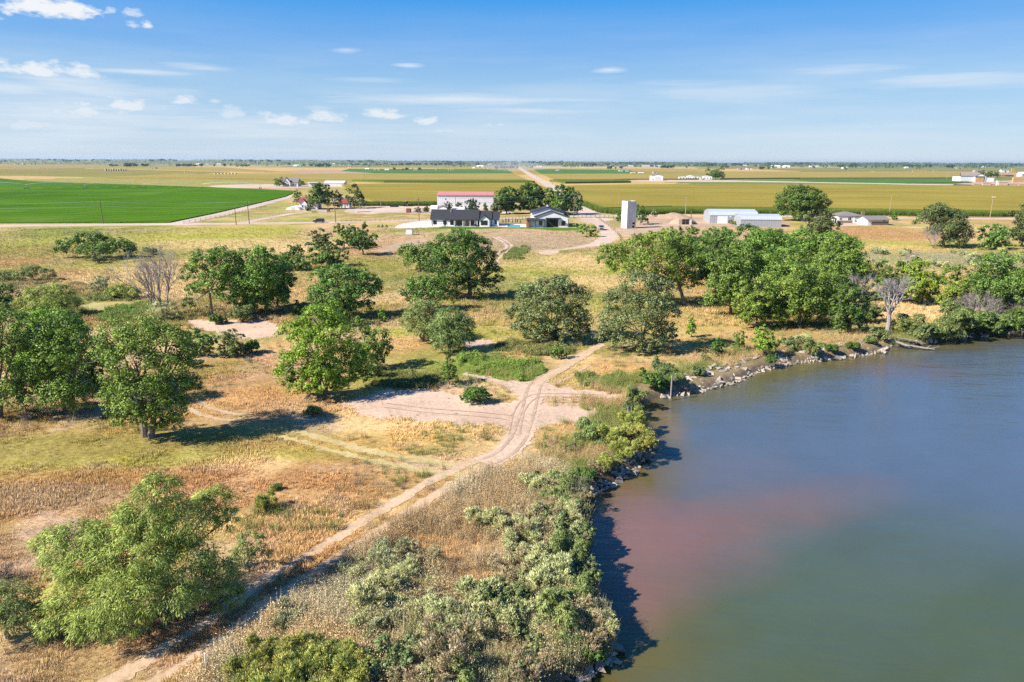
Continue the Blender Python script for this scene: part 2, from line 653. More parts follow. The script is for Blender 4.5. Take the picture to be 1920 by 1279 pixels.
def ribbed(name, col, per_m, axis=0, strength=0.4, metal=0.25):
    m, nt, b = new_mat(name)
    v = coords(nt, 1.0)
    w = nt.nodes.new('ShaderNodeTexWave')
    w.bands_direction = 'XYZ'[axis]
    w.inputs['Scale'].default_value = per_m
    nt.links.new(v, w.inputs['Vector'])
    n = tex_noise(nt, v, 0.5, 5)
    c = ramp(nt, n, [(0.3, tuple(x * 0.88 for x in col)), (0.7, col)])
    c2 = mixrgb(nt, 'MULTIPLY', 0.25, c, ramp(nt, w.outputs['Fac'], [(0, (0.7, 0.7, 0.7)), (1, (1, 1, 1))]))
    nt.links.new(c2, b.inputs['Base Color'])
    b.inputs['Roughness'].default_value = 0.45
    b.inputs['Metallic'].default_value = metal
    bump(nt, b, w.outputs['Fac'], strength, 0.05)
    return m


M['ribmetal'] = ribbed('ribbed_grey_metal', (0.42, 0.44, 0.47), 0.35)
M['ribroof'] = ribbed('ribbed_roof_metal', (0.56, 0.60, 0.64), 0.35)
M['ribwhite'] = ribbed('ribbed_white_metal', (0.70, 0.70, 0.70), 0.3, metal=0.05)

M['cottonwood'] = leafmat('cottonwood_leaves', (0.065, 0.115, 0.022), (0.115, 0.185, 0.035), (0.19, 0.26, 0.06))
M['bright'] = leafmat('fresh_cottonwood_leaves', (0.09, 0.16, 0.02), (0.15, 0.24, 0.03), (0.25, 0.33, 0.06), 0.22)
M['deep'] = leafmat('deep_green_leaves', (0.035, 0.075, 0.015), (0.065, 0.12, 0.025), (0.11, 0.17, 0.04))
M['elm'] = leafmat('elm_leaves', (0.06, 0.105, 0.025), (0.10, 0.165, 0.04), (0.16, 0.23, 0.06))
M['olive'] = leafmat('silvery_olive_leaves', (0.075, 0.10, 0.045), (0.115, 0.145, 0.07), (0.19, 0.22, 0.12))
M['darkolive'] = leafmat('dull_olive_leaves', (0.05, 0.065, 0.028), (0.08, 0.10, 0.042), (0.13, 0.15, 0.07))
M['willow'] = leafmat('willow_leaves', (0.14, 0.18, 0.045), (0.235, 0.275, 0.075), (0.35, 0.38, 0.13), 0.22)
M['willow2'] = leafmat('blue_green_willow_leaves', (0.10, 0.14, 0.05), (0.165, 0.21, 0.085), (0.26, 0.29, 0.14), 0.2)
M['sandbar'] = leafmat('sandbar_willow_leaves', (0.25, 0.245, 0.15), (0.40, 0.39, 0.24), (0.52, 0.49, 0.33), 0.2)
M['sage'] = leafmat('grey_sage_leaves', (0.17, 0.18, 0.12), (0.25, 0.26, 0.18), (0.36, 0.36, 0.27), 0.2)
M['yellowing'] = leafmat('yellowing_leaves', (0.09, 0.14, 0.03), (0.14, 0.19, 0.04), (0.24, 0.26, 0.06), 0.2)
M['golden'] = leafmat('golden_leaves', (0.10, 0.15, 0.05), (0.26, 0.27, 0.09), (0.50, 0.44, 0.14), 0.25)
M['dryweed'] = leafmat('dry_weed_heads', (0.20, 0.15, 0.11), (0.32, 0.25, 0.19), (0.44, 0.36, 0.28), 0.2)
M['conifer'] = leafmat('conifer_needles', (0.02, 0.045, 0.02), (0.035, 0.07, 0.03), (0.06, 0.10, 0.05), 0.1)
M['fartree'] = leafmat('far_tree_leaves', (0.03, 0.055, 0.02), (0.05, 0.085, 0.03), (0.08, 0.12, 0.045), 0.2)
# ------------------------------------------------------------------ shoreline, ground, water
WZ = -0.85
SHORE_PX = [(2150, 612), (2020, 616), (1920, 623), (1850, 630), (1790, 637), (1745, 646), (1700, 652), (1660, 660), (1600, 669), (1540, 676), (1480, 684),
            (1432, 694), (1392, 713), (1340, 728), (1290, 738), (1240, 746), (1216, 757), (1205, 780), (1210, 806), (1233, 832), (1226, 850),
            (1195, 876), (1152, 905), (1114, 928), (1106, 965), (1108, 1005), (1104, 1050), (1104, 1092), (1122, 1125), (1146, 1175), (1152, 1220), (1136, 1252),
            (1080, 1280), (1030, 1310), (960, 1370)]
_sh = spline([P(a, b, WZ) for a, b in SHORE_PX], 5)
SHORE = [(p.x, p.y) for p in _sh]
last = SHORE[-1]
SHORE_LAND = SHORE + [(last[0] - 3, last[1] - 8), (last[0] - 8, -40)]
WPOLY = SHORE_LAND + [(520, -40), (520, SHORE[0][1] + 12)]


def shore_sd(x, y):
    """metres from the waterline, positive on land"""
    x, y = np.asarray(x, float), np.asarray(y, float)
    out = np.full(x.shape, 60.0)
    m = y < 160
    xm, ym = x[m], y[m]
    d = dist_line(xm, ym, SHORE_LAND)
    d = np.minimum(d, dist_line(xm, ym, [(520, SHORE[0][1] + 12), SHORE[0]]))
    out[m] = np.where(inpoly(xm, ym, WPOLY), -d, d)
    return out


def gz(x, y, sd=None):
    x, y = np.asarray(x, float), np.asarray(y, float)
    if sd is None:
        sd = shore_sd(x, y)
    z = -2.4 * (1 - sstep(-2.1, 1.5, sd))
    far = sstep(3600, 9000, y)
    z = z + far * (fbm(x, y, 2600, 5, 4) * 30 + 1 + 6 * sstep(1500, -4000, x))
    return z


TY = dict(straw=(.51, .355, .16), tan=(.42, .25, .11), rust=(.375, .21, .10), olive=(.24, .22, .065), green=(.12, .205, .035), lime=(.32, .33, .06),
          pale=(.60, .44, .23), grey=(.36, .27, .19), dirt=(.42, .29, .195), mud=(.20, .15, .10), sage=(.26, .26, .17), gold=(.42, .30, .07))
BLOBS = [  # px, py, rx, ry (photo pixels on the ground), type, weight
    (60, 440, 190, 14, 'green', .45), (240, 455, 210, 16, 'lime', .55), (450, 436, 130, 13, 'lime', .75), (470, 460, 190, 12, 'pale', .6), (110, 470, 160, 14, 'olive', .6), (330, 478, 130, 10, 'olive', .5),
    (620, 432, 60, 10, 'dirt', .5), (760, 455, 90, 22, 'dirt', .65), (700, 470, 60, 14, 'rust', .35), (20, 492, 60, 10, 'rust', .5), (230, 517, 170, 14, 'pale', .6), (330, 540, 90, 26, 'pale', .65), (60, 515, 100, 12, 'tan', .6),
    (150, 560, 80, 14, 'green', .5), (230, 580, 70, 16, 'green', .85), (165, 600, 60, 10, 'rust', .5), (340, 590, 50, 30, 'olive', .5),
    (700, 500, 250, 22, 'olive', .55), (560, 545, 60, 30, 'straw', .6), (700, 560, 130, 12, 'pale', .5), (730, 595, 110, 22, 'straw', .4), (760, 622, 60, 8, 'lime', .55), (790, 650, 70, 20, 'tan', .5),
    (990, 450, 130, 16, 'grey', .85), (1000, 433, 130, 5, 'dirt', .7), (1000, 490, 150, 14, 'pale', .5), (970, 480, 60, 10, 'olive', .5), (1030, 510, 130, 14, 'lime', .45), (1080, 497, 60, 10, 'pale', .6), (1120, 530, 90, 14, 'pale', .5), (1110, 560, 50, 10, 'green', .4),
    (940, 560, 60, 16, 'olive', .5), (920, 600, 60, 14, 'straw', .5), (1330, 530, 60, 60, 'tan', .6), (1290, 600, 130, 24, 'straw', .7), (1350, 650, 120, 26, 'tan', .4),
    (1650, 437, 110, 14, 'rust', .75), (1720, 462, 240, 10, 'lime', .45), (1650, 468, 120, 10, 'straw', .5), (1780, 485, 190, 14, 'sage', .7), (1740, 585, 140, 20, 'pale', .75), (1850, 410, 100, 10, 'tan', .7), (1250, 425, 110, 22, 'dirt', .85), (1160, 415, 40, 14, 'olive', .5),
    (480, 700, 90, 40, 'rust', .45), (430, 690, 60, 12, 'green', .35), (420, 765, 130, 36, 'tan', .6), (520, 780, 90, 40, 'grey', .3), (200, 840, 270, 30, 'olive', .65), (90, 880, 170, 22, 'lime', .3), (330, 900, 330, 20, 'rust', .6), (80, 935, 160, 26, 'grey', .6), (330, 860, 120, 14, 'lime', .35),
    (470, 815, 160, 20, 'olive', .55), (600, 960, 140, 46, 'pale', .55), (470, 930, 120, 30, 'rust', .45), (700, 905, 140, 24, 'tan', .6), (580, 850, 120, 14, 'lime', .5), (830, 830, 110, 26, 'straw', .5), (700, 830, 130, 20, 'gold', .35), (20, 1050, 120, 60, 'grey', .5), (560, 1010, 110, 30, 'rust', .3),
    (930, 690, 100, 22, 'green', .9), (830, 670, 60, 20, 'green', .5), (760, 705, 90, 20, 'green', .55), (1100, 712, 120, 20, 'olive', .55), (1120, 685, 110, 14, 'straw', .5), (1060, 645, 90, 14, 'olive', .6), (1170, 690, 60, 14, 'tan', .5),
    (1050, 820, 90, 26, 'tan', .4), (960, 900, 90, 30, 'straw', .4), (150, 1240, 220, 50, 'grey', .45), (300, 1220, 90, 30, 'rust', .3), (640, 1130, 140, 90, 'tan', .5), (900, 1080, 260, 160, 'tan', .4),
]
_bl = []
for (px, py, rx, ry, ty, w) in BLOBS:
    c = P(px, py)
    s = mpp(px, py)
    _bl.append((c.x, c.y, rx * s, abs(P(px, py - ry).y - P(px, py + ry).y) / 2, TY[ty], w))


RIPW = [tuple(P(a, b, WZ).xy) for a, b in [(1238, 746), (1290, 738), (1340, 728), (1392, 713), (1432, 694), (1480, 684), (1540, 676), (1600, 669), (1662, 660)]]


def gcol(x, y, sd=None):
    x, y = np.asarray(x, float), np.asarray(y, float)
    T = {k: np.array(v) for k, v in TY.items()}
    n1, n2, n3, n4 = fbm(x, y, 11, 1), fbm(x, y, 3.2, 2), fbm(x, y, 38, 3), fbm(x, y, 6, 4)

    def L(c, t, w):
        w = np.clip(w, 0, 1)[..., None]
        return c * (1 - w) + t * w
    col = np.broadcast_to(T['straw'], x.shape + (3,)).copy()
    near = 1 - sstep(60, 120, y)
    col = L(col, T['tan'], sstep(.40, .62, n1) * (.45 + .35 * near))
    col = L(col, T['rust'], sstep(.50, .66, n4) * (.08 + .5 * near))
    col = L(col, T['olive'], sstep(.36, .56, n3) * (.9 - .62 * near))
    n7 = fbm(x, y, 17, 12)
    col = L(col, T['rust'], sstep(.52, .62, n7) * (.16 + .36 * near))
    col = L(col, T['green'] * 1.25, sstep(.52, .64, fbm(x, y, 14, 18)) * (.45 - .3 * near))
    col = L(col, T['pale'], sstep(.50, .64, fbm(x, y, 8, 14)) * (.5 + .3 * near))
    col = L(col, np.array((.50, .36, .27)), sstep(.57, .66, fbm(x, y, 6.5, 16)) * (.3 + .4 * near))
    col = L(col, T['lime'], sstep(.56, .66, fbm(x, y, 21, 15)) * (.5 - .25 * near))
    col = L(col, T['grey'], sstep(.56, .68, n2) * .45)
    # far plain: patchwork of pasture, stubble and fallow
    far = sstep(420, 800, y)
    cell = _hash(np.floor(x / 420 + fbm(x, y, 900, 8, 2)), np.floor(y / 700), 4)
    pick = np.stack([T['olive'], T['gold'] * .8, T['dirt'] * .9, T['olive'] * 1.15, np.array((.14, .19, .05)), T['straw'] * .9])
    fc = pick[(cell * 5.99).astype(int)]
    vf = sstep(2600, 6000, y)[..., None]
    fc = fc * (1 - vf) + np.array((.13, .15, .075)) * vf
    col = col * (1 - far[..., None]) + fc * far[..., None]
    w = 0.55 + 0.9 * n2
    for (bx, by, rx, ry, c, wt) in _bl:
        d = ((x - bx) / rx) ** 2 + ((y - by) / ry) ** 2
        m = d < 2.6
        if not m.any():
            continue
        k = (1 - sstep(.35, 1.9, d[m] + (n1[m] - .5) * 1.6 + (n2[m] - .5) * .9)) * wt * np.clip(w[m], .6, 1.25)
        k = np.clip(k, 0, 1)[:, None]
        col[m] = col[m] * (1 - k) + np.array(c) * k
    if sd is not None:
        bank = (1 - sstep(1.5, 6.0, sd)) * (sd > 0)
        col = L(col, T['olive'] * .9, bank * (.35 + .6 * n2))
        bed = sd < .9
        col[bed] = np.array((.12, .095, .07))
        rip = (dist_line(x, y, RIPW) < 3.6) & (sd < 4)
        col[rip] = col[rip] * .35 + np.array((.20, .155, .115)) * .65
    return col * (0.92 + 0.28 * n2[..., None]) * np.array([1.03, 1.0, .95])


rows = list(np.arange(-36, 24, 6.0))
y = 24.0
while y < 450:
    rows.append(y)
    y += max(0.38, (y + 6) * 0.0095)
while y < 17000:
    rows.append(y)
    y *= 1.055
rows = np.array(rows)
cols = np.linspace(-1.12, 1.12, 430)
gy = np.repeat(rows[:, None], len(cols), 1)
gx = (gy + 40) * cols[None, :]
gx = gx * (1 + 0.0 * gy)
sd = shore_sd(gx, gy)
gzv = gz(gx, gy, sd)
gc = gcol(gx, gy, sd)
nr, nc = gx.shape
idx = np.arange(nr * nc).reshape(nr, nc)
faces = np.stack([idx[:-1, :-1], idx[:-1, 1:], idx[1:, 1:], idx[1:, :-1]], -1).reshape(-1)
gm, nt, b = new_mat('dry_meadow_ground')
at = nt.nodes.new('ShaderNodeAttribute')
at.attribute_name = 'Col'
v = coords(nt, 1.0)
nf = tex_noise(nt, v, 1.6, 7, 0.75)
nm_ = tex_noise(nt, v, 0.35, 5, 0.7)
c1 = mixrgb(nt, 'MULTIPLY', 1.0, at.outputs['Color'], ramp(nt, nf, [(0.3, (.55, .53, .50)), (0.5, (.95, .95, .95)), (0.72, (1.35, 1.32, 1.28))]))
c2 = mixrgb(nt, 'MULTIPLY', 1.0, c1, ramp(nt, nm_, [(0.32, (.72, .74, .70)), (0.55, (1.05, 1.03, 1.0)), (0.7, (1.2, 1.17, 1.1))]))
nt.links.new(c2, b.inputs['Base Color'])
b.inputs['Roughness'].default_value = 0.95
b.inputs['Specular IOR Level'].default_value = 0.05
bump(nt, b, nf, 0.5, 0.3)
gme = mesh_np('ground', np.stack([gx, gy, gzv], -1).reshape(-1, 3), faces, 4, gm, {'Col': gc.reshape(-1, 3)}, smooth=True)
tag(link('ground', gme), kind='structure')

# water: dense near grid carries the murky tints of the river (silt plume) and the trees' reflection, painted as an olive bank band
wm, nt, b = new_mat('murky_river_water')
at = nt.nodes.new('ShaderNodeAttribute')
at.attribute_name = 'Col'
v = coords(nt, 1.0)
nt.links.new(mixrgb(nt, 'MULTIPLY', 1.0, at.outputs['Color'], ramp(nt, tex_noise(nt, v, 0.12, 6), [(0.3, (.93, .93, .93)), (0.7, (1.06, 1.06, 1.06))])), b.inputs['Base Color'])
b.inputs['Roughness'].default_value = 0.03
b.inputs['IOR'].default_value = 1.333
b.inputs['Specular IOR Level'].default_value = 0.85
vr = coords(nt, (.55, 2.2, 1.0))
r1 = tex_noise(nt, vr, .6, 5, 0.6)
r2 = tex_noise(nt, vr, 0.16, 3, 0.5)
ad = nt.nodes.new('ShaderNodeMath')
ad.operation = 'MULTIPLY_ADD'
nt.links.new(r2, ad.inputs[0])
ad.inputs[1].default_value = 2.2
nt.links.new(r1, ad.inputs[2])
bump(nt, b, ad.outputs[0], 0.75, 0.11)
yy = np.concatenate([np.arange(-38, 20, 3.0), np.arange(20, 190, 1.0)])
xx = np.concatenate([np.arange(-30, 130, 1.0), np.arange(130, 515, 8.0)])
wx, wy = np.meshgrid(xx, yy)
wsd = -shore_sd(wx, wy)
T_blue = np.array((.078, .104, .140))
T_green = np.array((.060, .082, .038))
T_red = np.array((.18, .096, .080))
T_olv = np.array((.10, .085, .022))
wc = np.broadcast_to(T_blue, wx.shape + (3,)).copy()


def wl_(c, t, w):
    w = np.clip(w, 0, 1)[..., None]
    return c * (1 - w) + t * w


def wblob(px, py, rx, ry, ang=0.0):
    c = P(px, py, WZ)
    s = mpp(px, py, WZ)
    ryy = abs(P(px, py - ry, WZ).y - P(px, py + ry, WZ).y) / 2
    dx, dy = (wx - c.x), (wy - c.y)
    ca, sa = math.cos(ang), math.sin(ang)
    return ((dx * ca + dy * sa) / (rx * s)) ** 2 + ((-dx * sa + dy * ca) / ryy) ** 2


nz = fbm(wx, wy, 9, 41)
nz2 = fbm(wx, wy, 3, 42)
wc = wl_(wc, T_green, (1 - sstep(.0, 3.0, wblob(1750, 1290, 760, 360) + (nz - .5) * .2)))
wc = wl_(wc, T_olv, (1 - sstep(.3, 8.5, wsd + (nz - .5) * 7)) * .95 * (1 - .5 * sstep(-5, -40, wx)))  # olive along the banks: reflection of the trees put into the water colour
ns = fbm(wx * .35 + wy * .1, wy * 1.0 - wx * .42, 6, 43)          # streaks drawn out along the current
for (px_, py_, rx_, ry_, an_, w_) in [(1190, 1015, 125, 105, 0.0, .74), (1280, 1010, 180, 80, .3, .55), (1410, 975, 200, 55, .45, .48), (1550, 940, 190, 40, .5, .28), (1185, 1120, 62, 66, 0, .5), (1350, 890, 190, 60, .4, .2)]:
    wc = wl_(wc, T_red, (1 - sstep(.0, 1.7, wblob(px_, py_, rx_, ry_, an_) + (nz - .5) * 1.2 + (ns - .5) * .7 + (nz2 - .5) * .3)) * w_)
wc = wl_(wc, T_blue * 1.25, sstep(.52, .75, ns) * .12)
wc = wl_(wc, T_red * .8, (1 - sstep(.1, 1.6, wblob(1700, 690, 110, 24) + (nz - .5) * 1.2)) * .30)
wc = wl_(wc, np.array((.20, .12, .04)), (1 - sstep(.1, 1.3, wblob(1245, 790, 36, 45))) * .5)
wgm = (wsd > -3.0)
ny, nx = wx.shape
idx = np.arange(ny * nx).reshape(ny, nx)
keep = wgm[:-1, :-1] | wgm[1:, 1:] | wgm[:-1, 1:] | wgm[1:, :-1]
q = np.stack([idx[:-1, :-1], idx[:-1, 1:], idx[1:, 1:], idx[1:, :-1]], -1)[keep]
used = np.unique(q)
remap = np.zeros(ny * nx, int)
remap[used] = np.arange(len(used))
wv = np.stack([wx, wy, np.full(wx.shape, WZ)], -1).reshape(-1, 3)[used]
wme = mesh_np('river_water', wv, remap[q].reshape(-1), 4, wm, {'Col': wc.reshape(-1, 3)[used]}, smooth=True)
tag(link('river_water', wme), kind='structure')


# ------------------------------------------------------------------ roads, tracks, sand, fields
def rough_poly(px_poly, jit=0.0, n=6, seed=1, z=0.0):
    pts = spline([P(a, b) for a, b in px_poly], n, closed=True)
    rr = random.Random(seed)
    out = []
    for p in pts:
        out.append(Vector((p.x + rr.uniform(-1, 1) * jit, p.y + rr.uniform(-1, 1) * jit * 2, z)))
    return out


SHEETS = []   # world polygons kept free of tufts


def sheet(name, px_poly, z, mat, jit=0.0, n=6, seed=1, keepout=True, sharp=False):
    pts = [Vector((*P(a, b).xy, z)) for a, b in px_poly] if sharp else rough_poly(px_poly, jit, n, seed, z)
    m = MB()
    m.poly(pts)
    me = bpy.data.meshes.new(name)
    me.from_pydata(m.v, [], m.f)
    bm = bmesh.new()
    bm.from_mesh(me)
    bmesh.ops.triangulate(bm, faces=bm.faces)
    bmesh.ops.recalc_face_normals(bm, faces=bm.faces)
    for f in bm.faces:
        if f.normal.z < 0:
            f.normal_flip()
    bm.to_mesh(me)
    bm.free()
    me.materials.append(mat)
    if keepout:
        SHEETS.append([(p.x, p.y) for p in pts])
    return tag(link(name, me), kind='structure')


TRACKS = []   # (polyline, half width) kept free of tufts


def ribbons(name, line, offs, z, mat, jit=0.12, keepout=True, uneven=0.0):
    """line: [(px,py,half_width)], offs: list of (offset, width factor): parallel strips"""
    w = spline([(*P(a, b).xy, h) for a, b, h in line], 10)
    # resample evenly
    V, F = [], []
    rr = random.Random(len(line) + int(line[0][0]))
    for off, wf in offs:
        base = len(V)
        cl = []
        for i, p in enumerate(w):
            t = (w[min(i + 1, len(w) - 1)] - w[max(i - 1, 0)])
            t = Vector((t.x, t.y, 0)).normalized()
            nrm = Vector((-t.y, t.x, 0))
            c = Vector((p.x, p.y, 0)) + nrm * off
            h = p.z * wf
            V.append(tuple((c + nrm * (h + rr.uniform(-jit, jit) * (1 + uneven)))[:2]) + (z,))
            V.append(tuple((c - nrm * (h + rr.uniform(-jit, jit) * (1 + uneven)))[:2]) + (z,))
            cl.append((c.x, c.y))
            if i:
                k = base + 2 * i
                F.append((k - 2, k - 1, k + 1, k))
        if keepout:
            TRACKS.append((cl, sum(p.z for p in w) / len(w) * wf))
    me = bpy.data.meshes.new(name)
    me.from_pydata(V, [], F)
    me.materials.append(mat)
    bm = bmesh.new()
    bm.from_mesh(me)
    for f in bm.faces:
        if f.normal.z < 0:
            f.normal_flip()
    bm.to_mesh(me)
    bm.free()
    return tag(link(name, me), kind='structure')


sandm = soil('pink_sand', (.49, .345, .25), (.61, .45, .33), 0.13, 1.7, 0.6)
trackm = soil('pale_track_dirt', (.47, .33, .20), (.58, .42, .28), 0.2, 1.8, 0.4)
gravm = soil('gravel_road', (.47, .37, .29), (.56, .45, .36), 0.03, 0.5, 0.1)
padm = soil('bare_yard_dirt', (.46, .34, .25), (.58, .45, .36), 0.05, 0.5, 0.1)
yardm = soil('tan_yard_dirt', (.37, .255, .165), (.50, .36, .25), 0.06, 0.4, 0.2)

# wide county road crossing the view, and the long straight road away
ribbons('county_road', [(-260, 427, 5), (0, 423.5, 5), (330, 420.5, 5), (560, 418, 4.2), (760, 414, 4.2), (930, 410, 4.5), (1090, 405.5, 6), (1250, 404.5, 4.5), (1540, 406.5, 4.5), (1700, 409, 4.5), (1920, 411, 4.5), (2150, 414, 4.5)], [(0, 1)], .03, gravm, keepout=True)
ribbons('straight_gravel_road', [(1107, 404, 7), (1075, 378, 6.5), (1043, 355, 6.5), (1012, 337, 6.5), (993, 326.5, 7), (980, 319, 8), (972, 313.5, 9)], [(0, 1)], .05, gravm)
ribbons('field_lane', [(318, 422, 4.5), (400, 405, 4.5), (470, 388, 4.5), (525, 374, 4), (548, 366, 4)], [(0, 1)], .045, gravm)
ribbons('farm_lane', [(452, 419, 2.6), (500, 409, 2.6), (560, 399, 2.6), (620, 394, 3)], [(0, 1)], .04, padm)
ribbons('driveway', [(1098, 408, 5), (1115, 414, 4.2), (1131, 424, 3.2), (1141, 437, 3.4), (1138, 449, 3.6), (1120, 458, 2.8), (1085, 464, 2.0), (1050, 468.5, 1.2), (1010, 471, .7)], [(0, 1)], .035, padm, jit=.3)
ribbons('meadow_track', [(928, 444, .8), (944, 452, .8), (955, 463, .8), (940, 475, .8), (928, 487, .7), (922, 500, .5)], [(-.85, .7), (.85, .7)], .03, padm, jit=.15)
ribbons('dirt_track', [(180, 1320, .55), (250, 1279, .55), (330, 1228, .5), (420, 1168, .5), (520, 1095, .5), (600, 1047, .5), (680, 997, .5), (760, 947, .5), (830, 905, .5), (880, 880, .55), (925, 862, .6)], [(-.98, 1), (.98, 1.05)], .03, trackm, jit=.16)
ribbons('sandy_track', [(905, 868, 1.3), (945, 850, 1.35), (970, 825, 1.4), (980, 800, 1.4), (990, 770, 1.4), (997, 740, 1.4), (1003, 722, 1.4)], [(0, 1)], .035, sandm, jit=.25)
ribbons('sandy_lane', [(1003, 722, 1.3), (1022, 708, .9), (1055, 690, .75), (1085, 672, .8), (1112, 655, .8), (1130, 645, .6)], [(0, 1)], .04, trackm, jit=.2)
ribbons('sandy_lane', [(1012, 716, .35), (1050, 698, .3), (1078, 682, .3)], [(-1.9, 1)], .034, trackm, jit=.12)
rutm = soil('packed_rut_dirt', (.39, .27, .19), (.52, .38, .275), .5, 2.2, .5)
ribbons('wheel_rut', [(915, 866, .16), (945, 851, .17), (969, 826, .17), (980, 800, .16), (990, 770, .17), (998, 738, .16), (1006, 720, .14), (1024, 707, .12), (1058, 689, .1)], [(-.72, 1), (.72, 1.1)], .055, rutm, jit=.06, keepout=False)
ribbons('wheel_rut', [(965, 815, .09), (975, 770, .09), (1000, 745, .09), (1040, 742, .08), (1120, 744, .07)], [(-.5, 1), (.6, 1)], .06, rutm, jit=.035, keepout=False)
ribbons('wheel_rut', [(720, 760, .07), (800, 770, .08), (880, 776, .08), (960, 785, .09), (985, 800, .09)], [(-.6, 1), (.6, 1)], .058, rutm, jit=.035, keepout=False)
ribbons('mown_swath', [(540, 812, .6), (610, 832, .7), (690, 853, .7), (770, 868, .7), (840, 879, .7), (885, 880, .6)], [(-.9, .6), (.8, .72)], .02, soil('mown_straw', (.43, .345, .15), (.54, .42, .21), .3, 2, .3), jit=.3, keepout=True)
ribbons('grass_track', [(355, 755, .3), (385, 770, .35), (420, 780, .35), (450, 783, .3)], [(-.9, .9), (.9, .9)], .02, soil('pale_straw', (.43, .31, .18), (.52, .39, .24), .3, 2, .3), jit=.12)
ribbons('cart_track', [(690, 562, .5), (740, 552, .6), (775, 548, .5)], [(-.9, .8), (.9, .8)], .02, trackm)

sheet('sand_patch', [(640, 762), (672, 744), (725, 733), (790, 731), (850, 737), (905, 751), (980, 757), (975, 780), (965, 801), (900, 797), (800, 790), (700, 782)], .02, sandm, .35, 8, 3)
sheet('sand_patch', [(1000, 762), (1060, 763), (1120, 769), (1114, 785), (1108, 794), (1050, 797), (990, 800)], .021, sandm, .3, 8, 4)
sheet('sand_patch', [(868, 701), (915, 706), (960, 715), (1010, 716), (1075, 730), (1170, 742), (1162, 752), (1080, 748), (1010, 746), (960, 738), (930, 722), (880, 709)], .022, sandm, .3, 8, 5)
sheet('sand_patch', [(345, 602), (400, 600), (470, 601), (522, 606), (518, 622), (505, 633), (450, 634), (405, 624), (360, 613)], .02, sandm, .4, 8, 6)
sheet('sand_patch', [(868, 640), (905, 637), (930, 643), (900, 650), (870, 652)], .02, sandm, .25, 6, 7)
sheet('sand_patch', [(985, 643), (1040, 640), (1105, 642), (1100, 646), (1040, 649), (990, 648)], .02, sandm, .2, 6, 8)
sheet('sand_patch', [(1010, 474), (1032, 469), (1050, 472), (1030, 478)], .02, sandm, .2, 6, 9)
sheet('bare_earth_bank', [(700, 470), (760, 452), (800, 447), (790, 458), (740, 470)], .02, yardm, .5, 6, 10)
sheet('house_pad', [(742, 428), (760, 418.5), (810, 414), (830, 424.5), (800, 427)], .05, soil('pale_gravel', (.62, .50, .42), (.70, .58, .50), .1, .5, .1), .2, 6, 10)
sheet('farm_yard', [(645, 396), (680, 387.5), (760, 386), (860, 388), (930, 392), (925, 402), (820, 401), (740, 399), (690, 401)], .025, padm, .5, 6, 11)
sheet('farm_yard', [(390, 349), (470, 345.5), (560, 346.5), (640, 347.5), (660, 350), (560, 352), (440, 352.5)], .03, padm, 1.0, 6, 12)
sheet('silo_yard', [(1150, 432), (1185, 420), (1230, 408), (1300, 407), (1420, 412), (1480, 418), (1450, 428), (1330, 425), (1240, 438), (1190, 446)], .024, yardm, .8, 6, 13)
sheet('barn_yard', [(1180, 339), (1230, 337), (1330, 337.5), (1460, 340), (1800, 346), (1800, 348), (1450, 342), (1250, 341)], .05, padm, 1.0, 6, 14)
sheet('house_yard', [(1560, 419), (1620, 417), (1635, 421.5), (1600, 424), (1560, 424)], .03, padm, .3, 6, 15)
sheet('feed_yard', [(1790, 352), (1830, 341), (1960, 338), (2000, 354)], .05, soil('pink_yard_dirt', (.42, .28, .22), (.50, .35, .28), .02, .2, .1), 1.0, 6, 16)
sheet('bare_yard', [(1090, 412), (1120, 409), (1150, 411), (1130, 417), (1100, 418)], .03, padm, .4, 6, 17)


def cropmat(name, lo, hi, row=0.12):
    m, nt, b = new_mat(name)
    n1 = tex_noise(nt, coords(nt, (.006, row, 1)), 1.0, 6, .6)
    n2 = tex_noise(nt, coords(nt, (.012, .02, 1)), 1.0, 5, .6)
    n3 = tex_noise(nt, coords(nt, (.5, .8, .8)), 1.0, 5, .7)
    c = ramp(nt, n2, [(.32, lo), (.68, hi)])
    c = mixrgb(nt, 'MULTIPLY', .8, c, ramp(nt, n1, [(.3, (.76, .78, .76)), (.55, (1, 1, 1)), (.7, (1.08, 1.07, 1.05))]))
    c = mixrgb(nt, 'MULTIPLY', .7, c, ramp(nt, n3, [(.3, (.7, .7, .7)), (.6, (1.1, 1.1, 1.1))]))
    nt.links.new(c, b.inputs['Base Color'])
    b.inputs['Roughness'].default_value = .9
    b.inputs['Specular IOR Level'].default_value = .0
    bump(nt, b, n3, .5, .5)
    return m


CM = {'gold': cropmat('ripening_corn', (.225, .185, .038), (.31, .245, .055)), 'gold2': cropmat('pale_ripe_corn', (.27, .215, .065), (.35, .27, .085)),
      'alfalfa': cropmat('green_alfalfa', (.04, .115, .005), (.075, .175, .010), .05), 'green': cropmat('green_crop', (.06, .14, .035), (.09, .19, .05)),
      'edge': cropmat('green_corn_edge', (.085, .12, .02), (.14, .17, .03), .4), 'stub': cropmat('stubble', (.42, .31, .16), (.50, .38, .22)),
      'olivef': cropmat('pasture', (.19, .18, .055), (.26, .23, .075))}


def field(px_poly, kind, h, name='crop_field'):
    """a standing crop is a slab as high as the crop"""
    base = [P(a, b) for a, b in px_poly]
    z0 = 0.0
    m = MB()
    n = len(base)
    for zz in (z0, h):
        for p in base:
            m.v.append((p.x, p.y, zz))
    m.f.append(tuple(range(n, 2 * n)))
    for i in range(n):
        j = (i + 1) % n
        m.f.append((i, j, n + j, n + i))
    return tag(m.build(name, CM[kind]), kind='structure')


